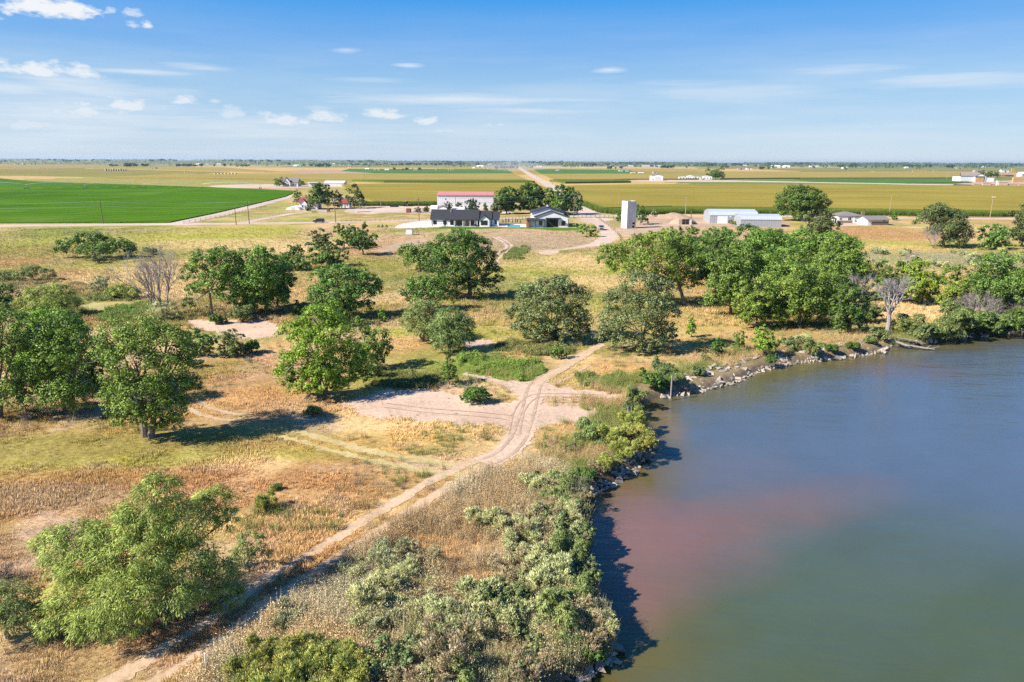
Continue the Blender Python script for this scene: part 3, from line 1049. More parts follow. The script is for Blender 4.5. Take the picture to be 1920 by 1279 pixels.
am = CM['alfalfa']
_nt = am.node_tree
_b = _nt.nodes['Principled BSDF']
_src = _b.inputs['Base Color'].links[0].from_socket
_mp = _nt.nodes.new('ShaderNodeMapping')
_tcn = _nt.nodes.new('ShaderNodeTexCoord')
_nt.links.new(_tcn.outputs['Object'], _mp.inputs[0])
_pc = P(-60, 355)
_mp.inputs['Location'].default_value = (-_pc.x * 1.0, -_pc.y * 1.0, 0)
_wv = _nt.nodes.new('ShaderNodeTexWave')
_wv.wave_type = 'RINGS'
_wv.rings_direction = 'Z'
_wv.inputs['Scale'].default_value = .02
_wv.inputs['Distortion'].default_value = .6
_wv.inputs['Detail'].default_value = 2
_nt.links.new(_mp.outputs[0], _wv.inputs['Vector'])
_pn = tex_noise(_nt, coords(_nt, (.02, .012, 1)), 1.0, 4, .6)
_c1 = mixrgb(_nt, 'MIX', ramp(_nt, _wv.outputs['Fac'], [(.80, (0, 0, 0)), (.98, (.22, .22, .22))]), _src, (.20, .24, .06))
_c2 = mixrgb(_nt, 'MIX', ramp(_nt, _pn, [(.56, (0, 0, 0)), (.75, (.35, .35, .35))]), _c1, (.17, .24, .05))
_nt.links.new(_c2, _b.inputs['Base Color'])
field([(-420, 421), (0, 419.3), (318, 418), (400, 401), (470, 385), (536, 369), (556, 359), (470, 354.5), (250, 347), (60, 340.5), (0, 335), (-420, 331)], 'alfalfa', .5, 'alfalfa_field')
field([(640, 349), (720, 347.6), (998, 345.5), (1028, 357), (985, 377), (850, 384), (700, 383.5), (672, 372)], 'gold', 2.0, 'corn_field')
field([(664, 386), (850, 386), (820, 384.3), (690, 384.0)], 'edge', 1.6, 'green_corn_edge')
field([(1056, 352), (1200, 349), (1500, 349.5), (1990, 352), (2080, 404), (1880, 402), (1560, 397), (1260, 393), (1128, 397), (1092, 382)], 'gold', 2.2, 'corn_field')
field([(1092, 383), (1128, 398), (1150, 401.5), (1300, 400.0), (1560, 402.5), (1920, 406), (2080, 408.5), (2080, 405), (1880, 402.3), (1560, 397.4), (1260, 393.4), (1128, 397.4)], 'edge', 2.0, 'green_corn_edge')
field([(660, 340.5), (985, 340.2), (1003, 343), (1000, 343.8), (720, 342.8)], 'edge', 2.4, 'green_corn_edge')
field([(330, 327.8), (620, 327.6), (960, 327), (984, 337.5), (985, 340), (660, 340), (420, 337.5), (200, 335)], 'gold2', 2.2, 'corn_field')
field([(560, 326.0), (760, 326.2), (955, 326), (960, 326.8), (620, 327.3), (420, 327.5)], 'stub', .3, 'stubble_field')
field([(-300, 318), (160, 317), (430, 323), (330, 327.5), (200, 333), (40, 330), (-300, 327)], 'olivef', .5, 'pasture')
field([(0, 311), (140, 311), (420, 315), (560, 325), (430, 322.5), (160, 316.5), (0, 316)], 'gold2', 1.5, 'corn_field')
field([(655, 317), (950, 318), (962, 325.5), (700, 325), (640, 321)], 'green', 1.0, 'green_field')
field([(1000, 317.5), (1180, 319.5), (1205, 327), (1016, 327.8)], 'green', 1.0, 'green_field')
field([(1014, 328.2), (1205, 327.4), (1330, 330), (1310, 337.5), (1180, 338), (1150, 339), (1038, 339)], 'gold2', 2.2, 'corn_field')
field([(1030, 340), (1180, 339.5), (1180, 343), (1060, 344.5)], 'edge', 2.2, 'green_corn_edge')
field([(1362, 323), (1560, 323), (1800, 324), (1800, 335), (1500, 335.5), (1350, 336.5)], 'gold2', 2.2, 'corn_field')
field([(1490, 336.5), (1800, 336), (1822, 343), (1700, 344.5), (1520, 341.5)], 'green', .8, 'green_field')
field([(1400, 316.5), (1920, 317.5), (1930, 321), (1500, 321.5)], 'olivef', 1.0, 'pasture')
field([(1000, 311.5), (1300, 314), (1310, 316.5), (1000, 316)], 'stub', .3, 'stubble_field')
sheet('lawn', [(810, 425.3), (940, 426.2), (1070, 427.2), (1100, 428), (1085, 431), (1050, 433), (1000, 429.3), (960, 428.4), (880, 429.6), (812, 428.6)], .03, cropmat('watered_lawn', (.075, .17, .02), (.11, .21, .035)), .4, 6, 20)
sheet('patio', [(808, 424.6), (935, 425.2), (985, 426.4), (1018, 426.8), (1018, 424.0), (985, 420.9), (940, 420.6), (935, 423), (812, 423)], .06, M['concrete2'], sharp=True)
sheet('meadow_lime', [(400, 440), (430, 430), (500, 426.5), (580, 430), (560, 440), (480, 446)], .012, CM['olivef'], 1.0, 6, 21, keepout=False) if False else None

# pond with algae on the left
algm = plain('yellow_pond_algae', (.42, .35, .11), .5, .2, .3)
tag(sheet('algae_pond', [(140, 575), (170, 568), (215, 566), (252, 567.5), (250, 571), (215, 573), (200, 580), (180, 585), (160, 580)], .02, algm, .3, 6, 22), kind='structure')
pondm = plain('still_pond_water', (.05, .07, .09), .05, .1, spec=.6)
sheet('pond_water', [(8, 562), (26, 559), (34, 562), (30, 573), (10, 572)], .02, pondm, .2, 6, 23)
# ------------------------------------------------------------------ foliage builders
LEAFK = 1.02
TRI = [0]


def unit(v):
    return v / (np.linalg.norm(v, axis=-1, keepdims=True) + 1e-9)


def crown_mesh(name, lobes, leaf, mat, rng, k=1.0, style='leaf', cap=24000, zmin=0.12):
    """lobes: list of (centre, radii). Leaf-sized faces gathered in clumps over and inside every lobe."""
    LA = leaf * leaf * (0.30 if style == 'willow' else 0.5)
    areas = np.array([4 * math.pi * ((r[0] * r[1] + r[1] * r[2] + r[0] * r[2]) / 3) for _, r in lobes])
    tot = areas.sum()
    N = int(min(cap, k * LEAFK * 0.95 * tot / LA))
    P_, Nn, T_, CL, FC = [], [], [], [], []
    for (c, r), a in zip(lobes, areas):
        c, r = np.array(c, float), np.array(r, float)
        n = max(20, int(N * a / tot))
        nc = int(np.clip(n / 36, 12, 80))
        dirs = unit(rng.normal(size=(nc, 3)))
        dirs[:, 2] = np.where(dirs[:, 2] < -0.55, -dirs[:, 2] * .6, dirs[:, 2])
        dirs = unit(dirs)
        rad = 0.60 + 0.42 * rng.random(nc)
        cc = c + dirs * r * rad[:, None]
        rc = r.mean() * (0.17 + 0.19 * rng.random(nc))
        ci = rng.integers(0, nc, n)
        d = unit(rng.normal(size=(n, 3)))
        rr = rng.random(n) ** 0.45
        p = cc[ci] + d * (rc[ci] * rr)[:, None] * np.array([1.1, 1.1, 0.85])
        nn = unit(0.8 * d + 0.45 * dirs[ci] + np.array([0, 0, 0.35]) + 0.55 * rng.normal(size=(n, 3)))
        if style == 'willow':
            t = unit(0.9 * d * np.array([1, 1, 0.3]) + 0.5 * dirs[ci] + np.array([0, 0, -0.75]) + 0.35 * rng.normal(size=(n, 3)))
        elif style == 'spray':
            t = unit(0.5 * d + 0.5 * dirs[ci] + np.array([0, 0, 0.8]) + 0.4 * rng.normal(size=(n, 3)))
        else:
            t = rng.normal(size=(n, 3))
        P_.append(p), Nn.append(nn), T_.append(t)
        CL.append(rng.random(nc)[ci])
        FC.append(unit(.75 * d + .6 * dirs[ci] + np.array([0, 0, .3])))
    p, nn, t, cl = np.concatenate(P_), np.concatenate(Nn), np.concatenate(T_), np.concatenate(CL)
    ok = p[:, 2] > zmin
    fc = np.concatenate(FC)[ok]
    p, nn, t, cl = p[ok], nn[ok], t[ok], cl[ok]
    n = len(p)
    bb = unit(np.cross(nn, t))
    t = unit(np.cross(bb, nn)) if style == 'leaf' else unit(t)
    L = leaf * (0.65 + 0.7 * rng.random(n))
    w = L * ({'leaf': 0.62, 'willow': 0.26, 'spray': 0.24}[style])
    if style != 'leaf':
        L = L * 1.35
    a = p - t * (L / 2)[:, None]
    c2 = p + t * (L / 2)[:, None]
    mid = p + nn * (L * 0.08)[:, None]
    b_ = mid + bb * (w / 2)[:, None]
    d_ = mid - bb * (w / 2)[:, None]
    V = np.stack([a, b_, c2, d_], 1).reshape(-1, 3)
    rnd = np.repeat(rng.random(n), 4)
    TRI[0] += 2 * n
    return mesh_np(name, V, np.arange(4 * n), 4, mat, {'rnd': rnd, 'clump': np.repeat(cl, 4), 'facing': np.repeat(fc, 4, axis=0)})


def limb_paths(base, lobes, rng, height, trunk_r, stems=1, fork=0.28):
    m = MB()
    cs = [np.array(c) for c, _ in lobes]
    cen = np.mean(cs, 0)
    for s in range(stems):
        off = np.array([rng.normal() * .35 * (stems > 1), rng.normal() * .35 * (stems > 1), 0])
        f = np.array([cen[0] * .25 + off[0] * 1.3, cen[1] * .2 + off[1] * 1.3, height * fork])
        mid = f * .5 + np.array([rng.normal() * .12, rng.normal() * .12, 0]) + off * .5
        m.tube([off + (0, 0, -.2), off * .9 + np.array([0, 0, .25]), mid, f], [trunk_r * 1.5, trunk_r * 1.1, trunk_r * .9, trunk_r * .75], 8)
        for i, (c, r) in enumerate(lobes):
            if i % stems != s:
                continue
            c = np.array(c)
            q = f * .55 + c * .45 + np.array([rng.normal() * .3, rng.normal() * .3, -.08 * height + .3])
            q[2] = max(q[2], f[2] * .7)
            m.tube([f * .96, q, c], [trunk_r * .55, trunk_r * .36, trunk_r * .16], 6)
            for _ in range(4):
                d = rng.normal(size=3)
                d /= np.linalg.norm(d)
                d[2] = abs(d[2]) * .8 - .1
                e = c + d * np.array(r) * .85
                m.tube([q * .35 + c * .65, (c + e) / 2 + rng.normal(size=3) * .15, e], [trunk_r * .2, trunk_r * .12, trunk_r * .04], 4)
    return m


def auto_lobes(x0, x1, y0, y1, n, rr, flat=0.0):
    cx, cy, w, h = (x0 + x1) / 2, (y0 + y1) / 2, (x1 - x0) / 2, (y1 - y0) / 2
    out = [(cx + rr.uniform(-.12, .12) * w, cy + .02 * h, w * .52, h * .54, 0.0)]
    ph = rr.uniform(0, 6.28)
    for i in range(n):
        a = ph + 6.283 * i / n + rr.uniform(-.25, .25)
        if rr.random() < .14:
            continue
        q = rr.uniform(.26, .45)
        k = 1.0 - q * rr.uniform(.95, 1.15)
        sx, sy = math.cos(a), math.sin(a)
        if sy < -.3:
            k = 1.0 - q * rr.uniform(.95, 1.05)
        out.append((cx + w * k * sx, cy + h * k * sy, w * q, h * q * 1.02, rr.uniform(-.45, .45)))
    for fx in (-.5, 0.0, .5):
        out.append((cx + w * (fx + rr.uniform(-.1, .1)), cy + h * rr.uniform(.56, .7), w * rr.uniform(.32, .42), h * rr.uniform(.28, .36), rr.uniform(-.5, .1)))
    for i in range(max(2, n // 3)):
        out.append((cx + w * rr.uniform(-.4, .4), cy + h * rr.uniform(-.15, .4), w * .42, h * .42, -.55))
    return out


KIND_LEAF = dict(cottonwood='leaf', bright='leaf', deep='leaf', elm='leaf', olive='leaf', darkolive='leaf', willow='willow', willow2='willow', yellowing='leaf', golden='spray', sandbar='spray', sage='spray', conifer='spray', dryweed='spray', fartree='leaf')
ALL_TREES = []


def tree(name, label, cat, base, lobes, kind, seed=None, n=7, leafpx=3.3, k=1.0, trunk=None, stems=1, fork=.26, group=None, cap=24000, trunk_name='trunk', maxleaf=.75):
    """base: photo pixel where it stands. lobes: a pixel box (x0,x1,y0,y1) or a list of (cx,cy,rx,ry[,depth])"""
    rr = random.Random(seed if seed is not None else int(base[0] * 7 + base[1]))
    rng = np.random.default_rng(rr.randint(0, 10 ** 6))
    B = P(*base)
    s = mpp(*base)
    if isinstance(lobes, tuple):
        lobes = auto_lobes(*lobes, n, rr)
    Wl = []
    top = 0
    xs = [l[0] for l in lobes]
    halfw = (max(xs) - min(xs)) / 2 + 5
    for l in lobes:
        dep = (l[4] if len(l) > 4 else rr.uniform(-.4, .4)) * halfw * s
        x, z = onY(l[0], l[1], B.y + dep)
        rx, rz = l[2] * s, l[3] * s
        ry = .5 * (rx + rz)
        Wl.append(((x - B.x, dep, max(z, rz * .35)), (rx, ry, rz)))
        top = max(top, z + rz)
    root = empty(name, B, 0, label, cat, group)
    leaf = min(maxleaf, max(.15, leafpx * s))
    link('crown', crown_mesh(name + '_crown', Wl, leaf, M[kind], rng, k, KIND_LEAF[kind], cap), root)
    tr = trunk if trunk is not None else max(.07, top * .022)
    if cat == 'tree' and s < .2 and kind in ('cottonwood', 'bright', 'deep', 'olive', 'willow'):
        tw = MB()
        for _ in range(26):
            (c, r) = Wl[rng.integers(0, len(Wl))]
            d = unit(rng.normal(size=3) * np.array([1, 1, .7]))
            a = np.array(c) + d * np.array(r) * .45
            e = np.array(c) + (d + rng.normal(size=3) * .25) * np.array(r) * rng.uniform(.9, 1.12)
            tw.tube([a, (a + e) / 2 + rng.normal(size=3) * .12, e], [.05, .035, .012], 4)
        tag(tw.build('bare_twigs', M['deadwood'], root), kind='stuff')
    link(trunk_name, limb_paths(B, Wl, rng, top, tr, stems, fork).mesh(name + '_' + trunk_name, M['bark']), root)
    ALL_TREES.append(root)
    return root


def bare_paths(rng, height, spread, r0, levels=4, first=5, lean=(0, 0)):
    """a leafless crown: limbs fork again and again"""
    m = MB()

    def grow(p, d, ln, r, lv):
        q = p + d * ln
        mid = (p + q) / 2 + rng.normal(size=3) * ln * .06
        m.tube([p, mid, q], [r, r * .8, r * .6], 6 if lv > 2 else 4)
        if lv == 0:
            return
        for _ in range(3 if lv > 1 else 4):
            dd = d + rng.normal(size=3) * spread
            dd[2] = dd[2] + .12
            dd /= np.linalg.norm(dd)
            grow(mid + (q - mid) * rng.uniform(.2, 1), dd, ln * rng.uniform(.55, .85), r * .55, lv - 1)
    for i in range(first):
        a = 6.283 * i / first + rng.uniform(-.4, .4)
        d = np.array([math.cos(a) * .42 + lean[0], math.sin(a) * .42 + lean[1], 1.0])
        d /= np.linalg.norm(d)
        grow(np.array([math.cos(a) * r0 * .6, math.sin(a) * r0 * .6, -.1]), d, height * .36, r0, levels)
    return m


def dead_tree(name, label, base, top_py, kind='deadwood', spread=.38, first=5, levels=4, r=None, cat='dead tree', trunk_px=0, lean=(0, 0)):
    B = P(*base)
    s = mpp(*base)
    h = (base[1] - top_py) * s * 1.02
    rng = np.random.default_rng(int(base[0] * 3 + base[1]))
    root = empty(name, B, 0, label, cat)
    r = r or h * .018
    if trunk_px:
        t = trunk_px * s
        MB().tube([(0, 0, -.2), (.1, 0, t * .5), (0, .05, t)], [r * 2.4, r * 1.9, r * 1.6], 8).build('trunk', M[kind], root)
        link('branches', bare_paths(rng, (h - t) * 1.05, spread, r, levels, first, lean).mesh('bare_branches', M[kind]), root, (0, 0, t))
    else:
        link('branches', bare_paths(rng, h, spread, r, levels, first, lean).mesh('bare_branches', M[kind]), root)
    return root


# ------------------------------------------------------------------ trees and shrubs, nearest first
T = tree
T('willow_tree', 'large pale green willow sprawling beside the two-rut dirt track', 'tree', (235, 1165), [
    (300, 925, 42, 42, .1), (275, 975, 55, 48, .1), (345, 985, 62, 50, .2), (402, 945, 40, 38, .6), (425, 975, 28, 26, .6), (220, 1000, 60, 45, .1), (140, 1020, 62, 38, 0), (95, 1015, 32, 26, .1), (165, 1060, 75, 45, -.1),
    (260, 1050, 75, 50, -.1), (345, 1060, 70, 52, .1), (400, 1090, 50, 45, .2), (420, 1120, 35, 30, .2), (150, 1115, 62, 45, -.2), (235, 1115, 70, 50, -.4), (315, 1120, 60, 45, -.3), (110, 1160, 48, 36, -.3), (185, 1165, 60, 34, -.5), (240, 1165, 40, 34, -.5)],
    'willow', leafpx=5.0, k=1.0, cap=70000, trunk=.17, stems=3, fork=.18)
T('willow_sapling', 'small green sapling between the sprawling willow and the track', 'sapling', (468, 1072), [(470, 1015, 26, 20, 0), (485, 1035, 24, 20, -.3), (455, 1040, 20, 18, .3), (440, 1075, 30, 20, 0)], 'willow2', leafpx=4.2, trunk=.05)
T('willow_shrub', 'dense blue-green willow shrub cut by the left picture edge', 'shrub', (18, 1200), [(20, 1120, 48, 32, .2), (-20, 1140, 45, 40, 0), (40, 1155, 38, 32, -.2), (5, 1170, 50, 34, -.4)], 'willow2', leafpx=5, cap=16000, trunk=.08, stems=2, trunk_name='stems')
T('cottonwood_tree', 'broad cottonwood with two trunks casting its shadow on the meadow', 'tree', (268, 822), [
    (270, 625, 50, 32, 0), (220, 635, 40, 36, .2), (315, 640, 45, 34, .1), (345, 660, 26, 26, .2), (200, 665, 26, 30, -.1), (255, 680, 52, 36, -.3), (315, 690, 48, 34, -.1), (225, 712, 36, 24, -.3), (265, 735, 50, 34, -.5), (330, 730, 44, 30, 0), (355, 725, 24, 28, .3),
    (320, 765, 36, 30, -.2), (225, 765, 32, 22, -.3), (255, 780, 30, 24, -.5), (305, 785, 32, 22, -.3), (238, 788, 30, 18, -.35), (318, 796, 28, 15, -.1), (215, 745, 30, 24, 0)], 'cottonwood', leafpx=3.7, cap=52000, trunk=.32, stems=2, fork=.3)
T('cottonwood_tree', 'leafy cottonwood just left of the two-trunked one, reaching the grass', 'tree', (120, 775), [
    (110, 612, 40, 30, .2), (75, 640, 34, 32, 0), (140, 635, 34, 34, .2), (105, 670, 48, 36, -.2), (150, 675, 28, 30, .1), (70, 705, 36, 36, -.2), (125, 735, 42, 36, -.4), (75, 750, 42, 28, -.5), (150, 745, 30, 30, -.1), (40, 720, 28, 30, 0)], 'cottonwood', leafpx=3.7, cap=44000, trunk=.3, stems=2)
T('cottonwood_tree', 'cottonwood cut by the left picture edge beside the algae pond', 'tree', (0, 785), [
    (5, 610, 44, 34, .2), (-40, 620, 40, 40, 0), (30, 650, 30, 30, .1), (-10, 680, 46, 40, -.1), (10, 740, 34, 34, -.4), (-40, 740, 40, 40, -.2)], 'cottonwood', leafpx=3.7, cap=22000, trunk=.3)
T('cottonwood_tree', 'cottonwood filling the gap behind the left pair at the picture edge', 'tree', (62, 735), (8, 172, 572, 735), 'bright', n=10, leafpx=3.6, cap=30000, trunk=.28, stems=2)
T('cottonwood_tree', 'dark low cottonwood between the two-trunked one and its left neighbour', 'tree', (178, 745), (140, 226, 622, 742), 'deep', n=8, leafpx=3.6, cap=24000, trunk=.22, stems=2)
T('cottonwood_tree', 'bright green cottonwood beside the wide sand patch', 'tree', (598, 742), [
    (597, 600, 34, 30, 0), (625, 590, 28, 24, .2), (570, 625, 34, 28, .1), (625, 632, 40, 34, -.1), (545, 625, 26, 22, .1), (590, 655, 42, 32, -.4), (655, 662, 30, 30, .3), (560, 680, 38, 30, -.3), (610, 690, 38, 28, -.4), (650, 695, 34, 28, .2), (535, 705, 24, 18, -.2), (583, 720, 22, 24, -.5), (680, 680, 26, 30, .5), (630, 715, 24, 16, -.1), (560, 722, 28, 20, -.35), (610, 728, 26, 14, -.45), (650, 722, 24, 16, -.1), (600, 705, 40, 22, -.3), (530, 690, 20, 20, 0), (675, 708, 20, 18, .3)],
    'bright', leafpx=3.8, cap=42000, trunk=.26, stems=2)
T('elm_tree', 'rounded elm close behind the bright cottonwood by the sand', 'tree', (695, 692), [(705, 640, 30, 26, 0), (675, 615, 22, 20, .3), (718, 660, 22, 26, .1), (690, 665, 28, 24, -.3), (705, 680, 20, 14, -.3)], 'elm', leafpx=3.5, trunk=.2)
T('sapling_tree', 'slim upright green sapling beside the sand patch and round bush', 'sapling', (843, 722), [(843, 678, 9, 14, 0), (842, 693, 15, 14, 0), (845, 708, 18, 14, -.2), (834, 705, 10, 12, .2)], 'deep', leafpx=3.3, trunk=.06, fork=.4)
T('round_bush', 'dense round dark green bush on the edge of the sand', 'shrub', (894, 756), [(893, 742, 27, 17, 0), (880, 745, 17, 13, -.2), (908, 746, 16, 12, .1), (893, 735, 16, 11, 0)], 'deep', leafpx=2.8, k=1.6, trunk=.05, stems=2, trunk_name='stems')
T('cottonwood_tree', 'open cottonwood with bare pale trunk by the small sand clearing', 'tree', (398, 595), [(385, 490, 28, 24, 0), (415, 485, 26, 24, .2), (365, 510, 24, 22, .1), (400, 525, 34, 26, -.3), (430, 520, 24, 26, .2), (365, 545, 20, 18, -.1), (425, 550, 26, 20, -.2), (355, 570, 14, 12, 0)], 'cottonwood', leafpx=3.3, trunk=.24, fork=.4)
T('cottonwood_tree', 'tall dense cottonwood behind the open one with the bare trunk', 'tree', (470, 588), (412, 556, 458, 588), 'cottonwood', n=11, leafpx=3.3, k=1.1, trunk=.28, stems=2)
T('cottonwood_tree', 'darker cottonwood on the right flank of the tall dense one', 'tree', (520, 575), (478, 556, 470, 566), 'deep', n=7, leafpx=3.3, trunk=.24, fork=.3)
T('elm_tree', 'wide domed elm alone in the middle of the meadow', 'tree', (650, 596), [(635, 520, 36, 24, 0), (605, 530, 28, 26, .1), (670, 525, 32, 22, .2), (695, 535, 22, 20, .3), (630, 550, 44, 26, -.3), (675, 550, 34, 20, -.1), (600, 555, 24, 24, 0), (605, 582, 26, 14, -.3), (675, 575, 30, 14, 0), (640, 575, 28, 22, -.4), (705, 545, 14, 14, .2)], 'elm', leafpx=3.2, k=1.2, trunk=.25, stems=2)
T('cottonwood_sapling', 'leafy green sapling below the wide domed elm', 'sapling', (630, 612), [(632, 560, 16, 18, 0), (628, 580, 24, 18, -.2), (640, 595, 22, 16, 0), (612, 595, 18, 14, .2)], 'deep', leafpx=3.2, trunk=.1)
T('cottonwood_tree', 'great dark cottonwood spreading in front of the black-roofed house', 'tree', (880, 560), [
    (868, 448, 34, 20, 0), (835, 465, 30, 26, .1), (895, 462, 28, 20, .2), (860, 480, 46, 26, -.3), (905, 490, 30, 26, .2), (825, 500, 26, 24, 0), (870, 510, 44, 22, -.3), (922, 512, 22, 20, .2), (850, 535, 34, 20, -.2), (905, 535, 28, 16, -.1), (935, 525, 12, 10, .1), (820, 530, 20, 18, .3), (845, 550, 22, 12, -.1)], 'deep', leafpx=3.2, k=1.15, cap=26000, trunk=.42, fork=.3)
T('elm_tree', 'low rounded elm tucked left of the great dark cottonwood', 'tree', (790, 508), [(790, 475, 34, 22, 0), (765, 478, 24, 20, .2), (812, 480, 26, 24, 0), (785, 493, 34, 14, -.3)], 'elm', leafpx=3.2, k=1.2, trunk=.2, stems=2)
T('willow_tree', 'light green bushy willow below the great dark cottonwood', 'tree', (812, 583), [(790, 535, 28, 20, .1), (815, 532, 26, 18, .1), (770, 550, 28, 18, 0), (825, 555, 28, 24, 0), (795, 560, 34, 20, -.3)], 'elm', leafpx=3.2, k=1.1, trunk=.14, stems=2)
T('willow_tree', 'soft green domed willow, left one of the meadow pair', 'tree', (795, 640), [(795, 585, 34, 24, 0), (770, 600, 24, 22, .2), (815, 605, 30, 24, 0), (790, 618, 34, 20, -.3), (820, 628, 26, 18, -.2)], 'willow2', leafpx=3.6, k=1.2, trunk=.16, stems=2)
T('willow_tree', 'soft green domed willow, right one of the meadow pair', 'tree', (842, 660), [(845, 598, 30, 22, 0), (865, 612, 28, 24, .2), (825, 618, 26, 22, .1), (845, 632, 38, 22, -.3), (870, 632, 22, 18, 0), (840, 648, 30, 12, -.4)], 'willow2', leafpx=3.6, k=1.2, trunk=.16, stems=2)
T('russian_olive_tree', 'silvery dark olive tree standing alone left of the riverside pair', 'tree', (1040, 640), [
    (1030, 545, 38, 26, .1), (1055, 535, 28, 20, .1), (995, 555, 30, 26, .2), (1075, 560, 30, 28, .1), (1025, 580, 46, 26, -.3), (975, 588, 26, 22, 0), (1080, 595, 28, 26, .1), (1000, 610, 34, 22, -.2), (1050, 615, 40, 20, -.4), (975, 612, 18, 12, .2), (1090, 620, 18, 18, .2), (1010, 626, 30, 14, -.35), (1062, 630, 28, 13, -.4)], 'olive', leafpx=3.2, k=1.15, cap=26000, trunk=.2, stems=3, fork=.2)
T('russian_olive_tree', 'silvery olive tree with forked trunk nearest the rocky shore', 'tree', (1205, 660), [
    (1200, 530, 38, 24, .1), (1235, 545, 30, 26, .1), (1165, 560, 36, 26, .1), (1215, 575, 46, 28, -.2), (1150, 590, 26, 20, .2), (1250, 590, 26, 24, .2), (1190, 605, 46, 26, -.3), (1245, 620, 28, 20, 0), (1150, 615, 30, 22, 0), (1135, 632, 24, 14, .1), (1225, 638, 26, 14, -.3), (1262, 635, 16, 10, .2), (1175, 642, 34, 15, -.25), (1215, 650, 26, 11, -.35)], 'olive', leafpx=3.2, k=1.1, cap=28000, trunk=.2, stems=2, fork=.25)
T('cottonwood_tree', 'large cottonwood with dark trunk at the left end of the grove', 'tree', (1283, 574), [
    (1240, 452, 40, 22, .1), (1195, 465, 34, 24, .1), (1275, 465, 32, 26, .2), (1150, 475, 30, 20, .1), (1225, 490, 50, 26, -.3), (1280, 500, 28, 30, .1), (1175, 500, 36, 20, -.1), (1240, 520, 40, 20, -.2), (1290, 530, 20, 26, 0), (1135, 490, 20, 12, .2)], 'cottonwood', leafpx=3.1, k=1.15, cap=26000, trunk=.34, fork=.35)
GR = 'cottonwoods of the riverside grove'
for lab, base, bx, kd, nn in [
    ('grove cottonwood touching the trunk side of the large left-end cottonwood', (1375, 590), (1312, 1440, 452, 588), 'elm', 10),
    ('yellow-tinged tall tree at the front middle of the grove', (1500, 612), (1420, 1562, 476, 612), 'yellowing', 10),
    ('leafy tree rising behind the yellow-tinged grove tree', (1440, 560), (1372, 1512, 428, 552), 'cottonwood', 10),
    ('tall leafy tree at the right end of the grove', (1590, 560), (1522, 1640, 438, 556), 'cottonwood', 9),
    ('smaller dark tree below the right end of the grove', (1590, 625), (1553, 1634, 530, 626), 'deep', 8),
    ('grove tree in the back row before the silo yard', (1340, 515), (1290, 1400, 424, 512), 'elm', 8),
    ('grove tree in the back row before the metal sheds', (1480, 520), (1410, 1545, 420, 515), 'cottonwood', 8),
    ('low leafy tree filling the front left of the grove', (1425, 616), (1368, 1470, 515, 616), 'cottonwood', 8),
    ('broad leafy tree in the heart of the grove behind the yellow-tinged one', (1470, 585), (1395, 1540, 455, 582), 'cottonwood', 10),
    ('leafy tree between the yellow-tinged tree and the right end of the grove', (1555, 590), (1500, 1608, 470, 592), 'elm', 9),
    ('grove tree joining the left-end cottonwood to the rest', (1345, 560), (1290, 1400, 440, 545), 'deep', 9),
    ('back-row grove tree standing highest below the metal sheds', (1420, 505), (1350, 1480, 418, 500), 'deep', 8),
    ('back-row grove tree below the dusty olive tree', (1560, 520), (1490, 1625, 432, 520), 'cottonwood', 8),
    ('back-row grove tree just right of the left-end cottonwood', (1290, 500), (1240, 1345, 425, 495), 'elm', 8),
]:
    T('grove_tree', lab, 'tree', base, bx, kd, n=nn, leafpx=3.1, k=1.05, cap=22000, trunk=.26, stems=2, group=GR)
T('elm_tree', 'rounded dusty elm just below the bare yard by the silo', 'tree', (1265, 470), (1232, 1300, 424, 474), 'elm', n=6, leafpx=3, trunk=.16)
# right-hand bank
T('elm_tree', 'compact bright green tree behind the bleached dead tree', 'tree', (1728, 570), (1686, 1774, 482, 572), 'bright', n=7, leafpx=3, k=1.2, trunk=.18)
T('elm_tree', 'small round green tree between the grove and the dead tree', 'tree', (1672, 566), (1634, 1708, 484, 568), 'deep', n=6, leafpx=3, trunk=.15)
T('elm_tree', 'yellow-green loose tree right of the compact bright tree', 'tree', (1788, 576), (1752, 1830, 492, 578), 'yellowing', n=6, leafpx=3, trunk=.15)
T('elm_tree', 'dark shady elm with yellow tips above the far right bank', 'tree', (1878, 598), (1812, 1950, 468, 600), 'elm', n=10, leafpx=3.1, k=1.1, trunk=.26, stems=2)
T('elm_tree', 'low dark tree between the bleached dead tree and the grove', 'tree', (1632, 606), (1604, 1662, 548, 606), 'darkolive', n=6, leafpx=3, trunk=.12, stems=2)
T('elm_tree', 'dark leafy tree behind the lilac-grey leafless thicket', 'tree', (1838, 575), (1800, 1872, 500, 578), 'deep', n=7, leafpx=3, trunk=.16)
T('willow_shrub', 'olive shrub on the bank under the yellow-green loose tree', 'shrub', (1795, 612), (1765, 1826, 585, 614), 'olive', n=5, leafpx=3, trunk=.06, stems=2, trunk_name='stems')
T('willow_shrub', 'dark green shrub overhanging the far right bank under the shady elm', 'shrub', (1880, 622), (1840, 1925, 588, 626), 'deep', n=7, leafpx=3, k=1.1, trunk=.08, stems=2, trunk_name='stems')
T('willow_shrub', 'grey-green shrub on the bank right of the fallen logs', 'shrub', (1760, 630), (1715, 1820, 596, 636), 'willow2', n=6, leafpx=3, trunk=.06, stems=2, trunk_name='stems')
T('elm_tree', 'broad dull olive elm with bare lower limbs near the county road', 'tree', (1772, 464), [(1760, 400, 26, 18, 0), (1735, 412, 20, 16, .1), (1785, 412, 26, 20, .1), (1770, 432, 30, 18, -.2), (1800, 435, 22, 22, .1), (1790, 452, 26, 12, -.3), (1750, 395, 16, 10, .1)], 'darkolive', leafpx=2.5, k=1.7, trunk=.3, stems=2, fork=.3)
T('elm_tree', 'low rounded green tree right of the broad dull olive elm', 'tree', (1868, 468), (1830, 1902, 416, 470), 'elm', n=6, leafpx=2.9, k=1.1, trunk=.2, stems=2)
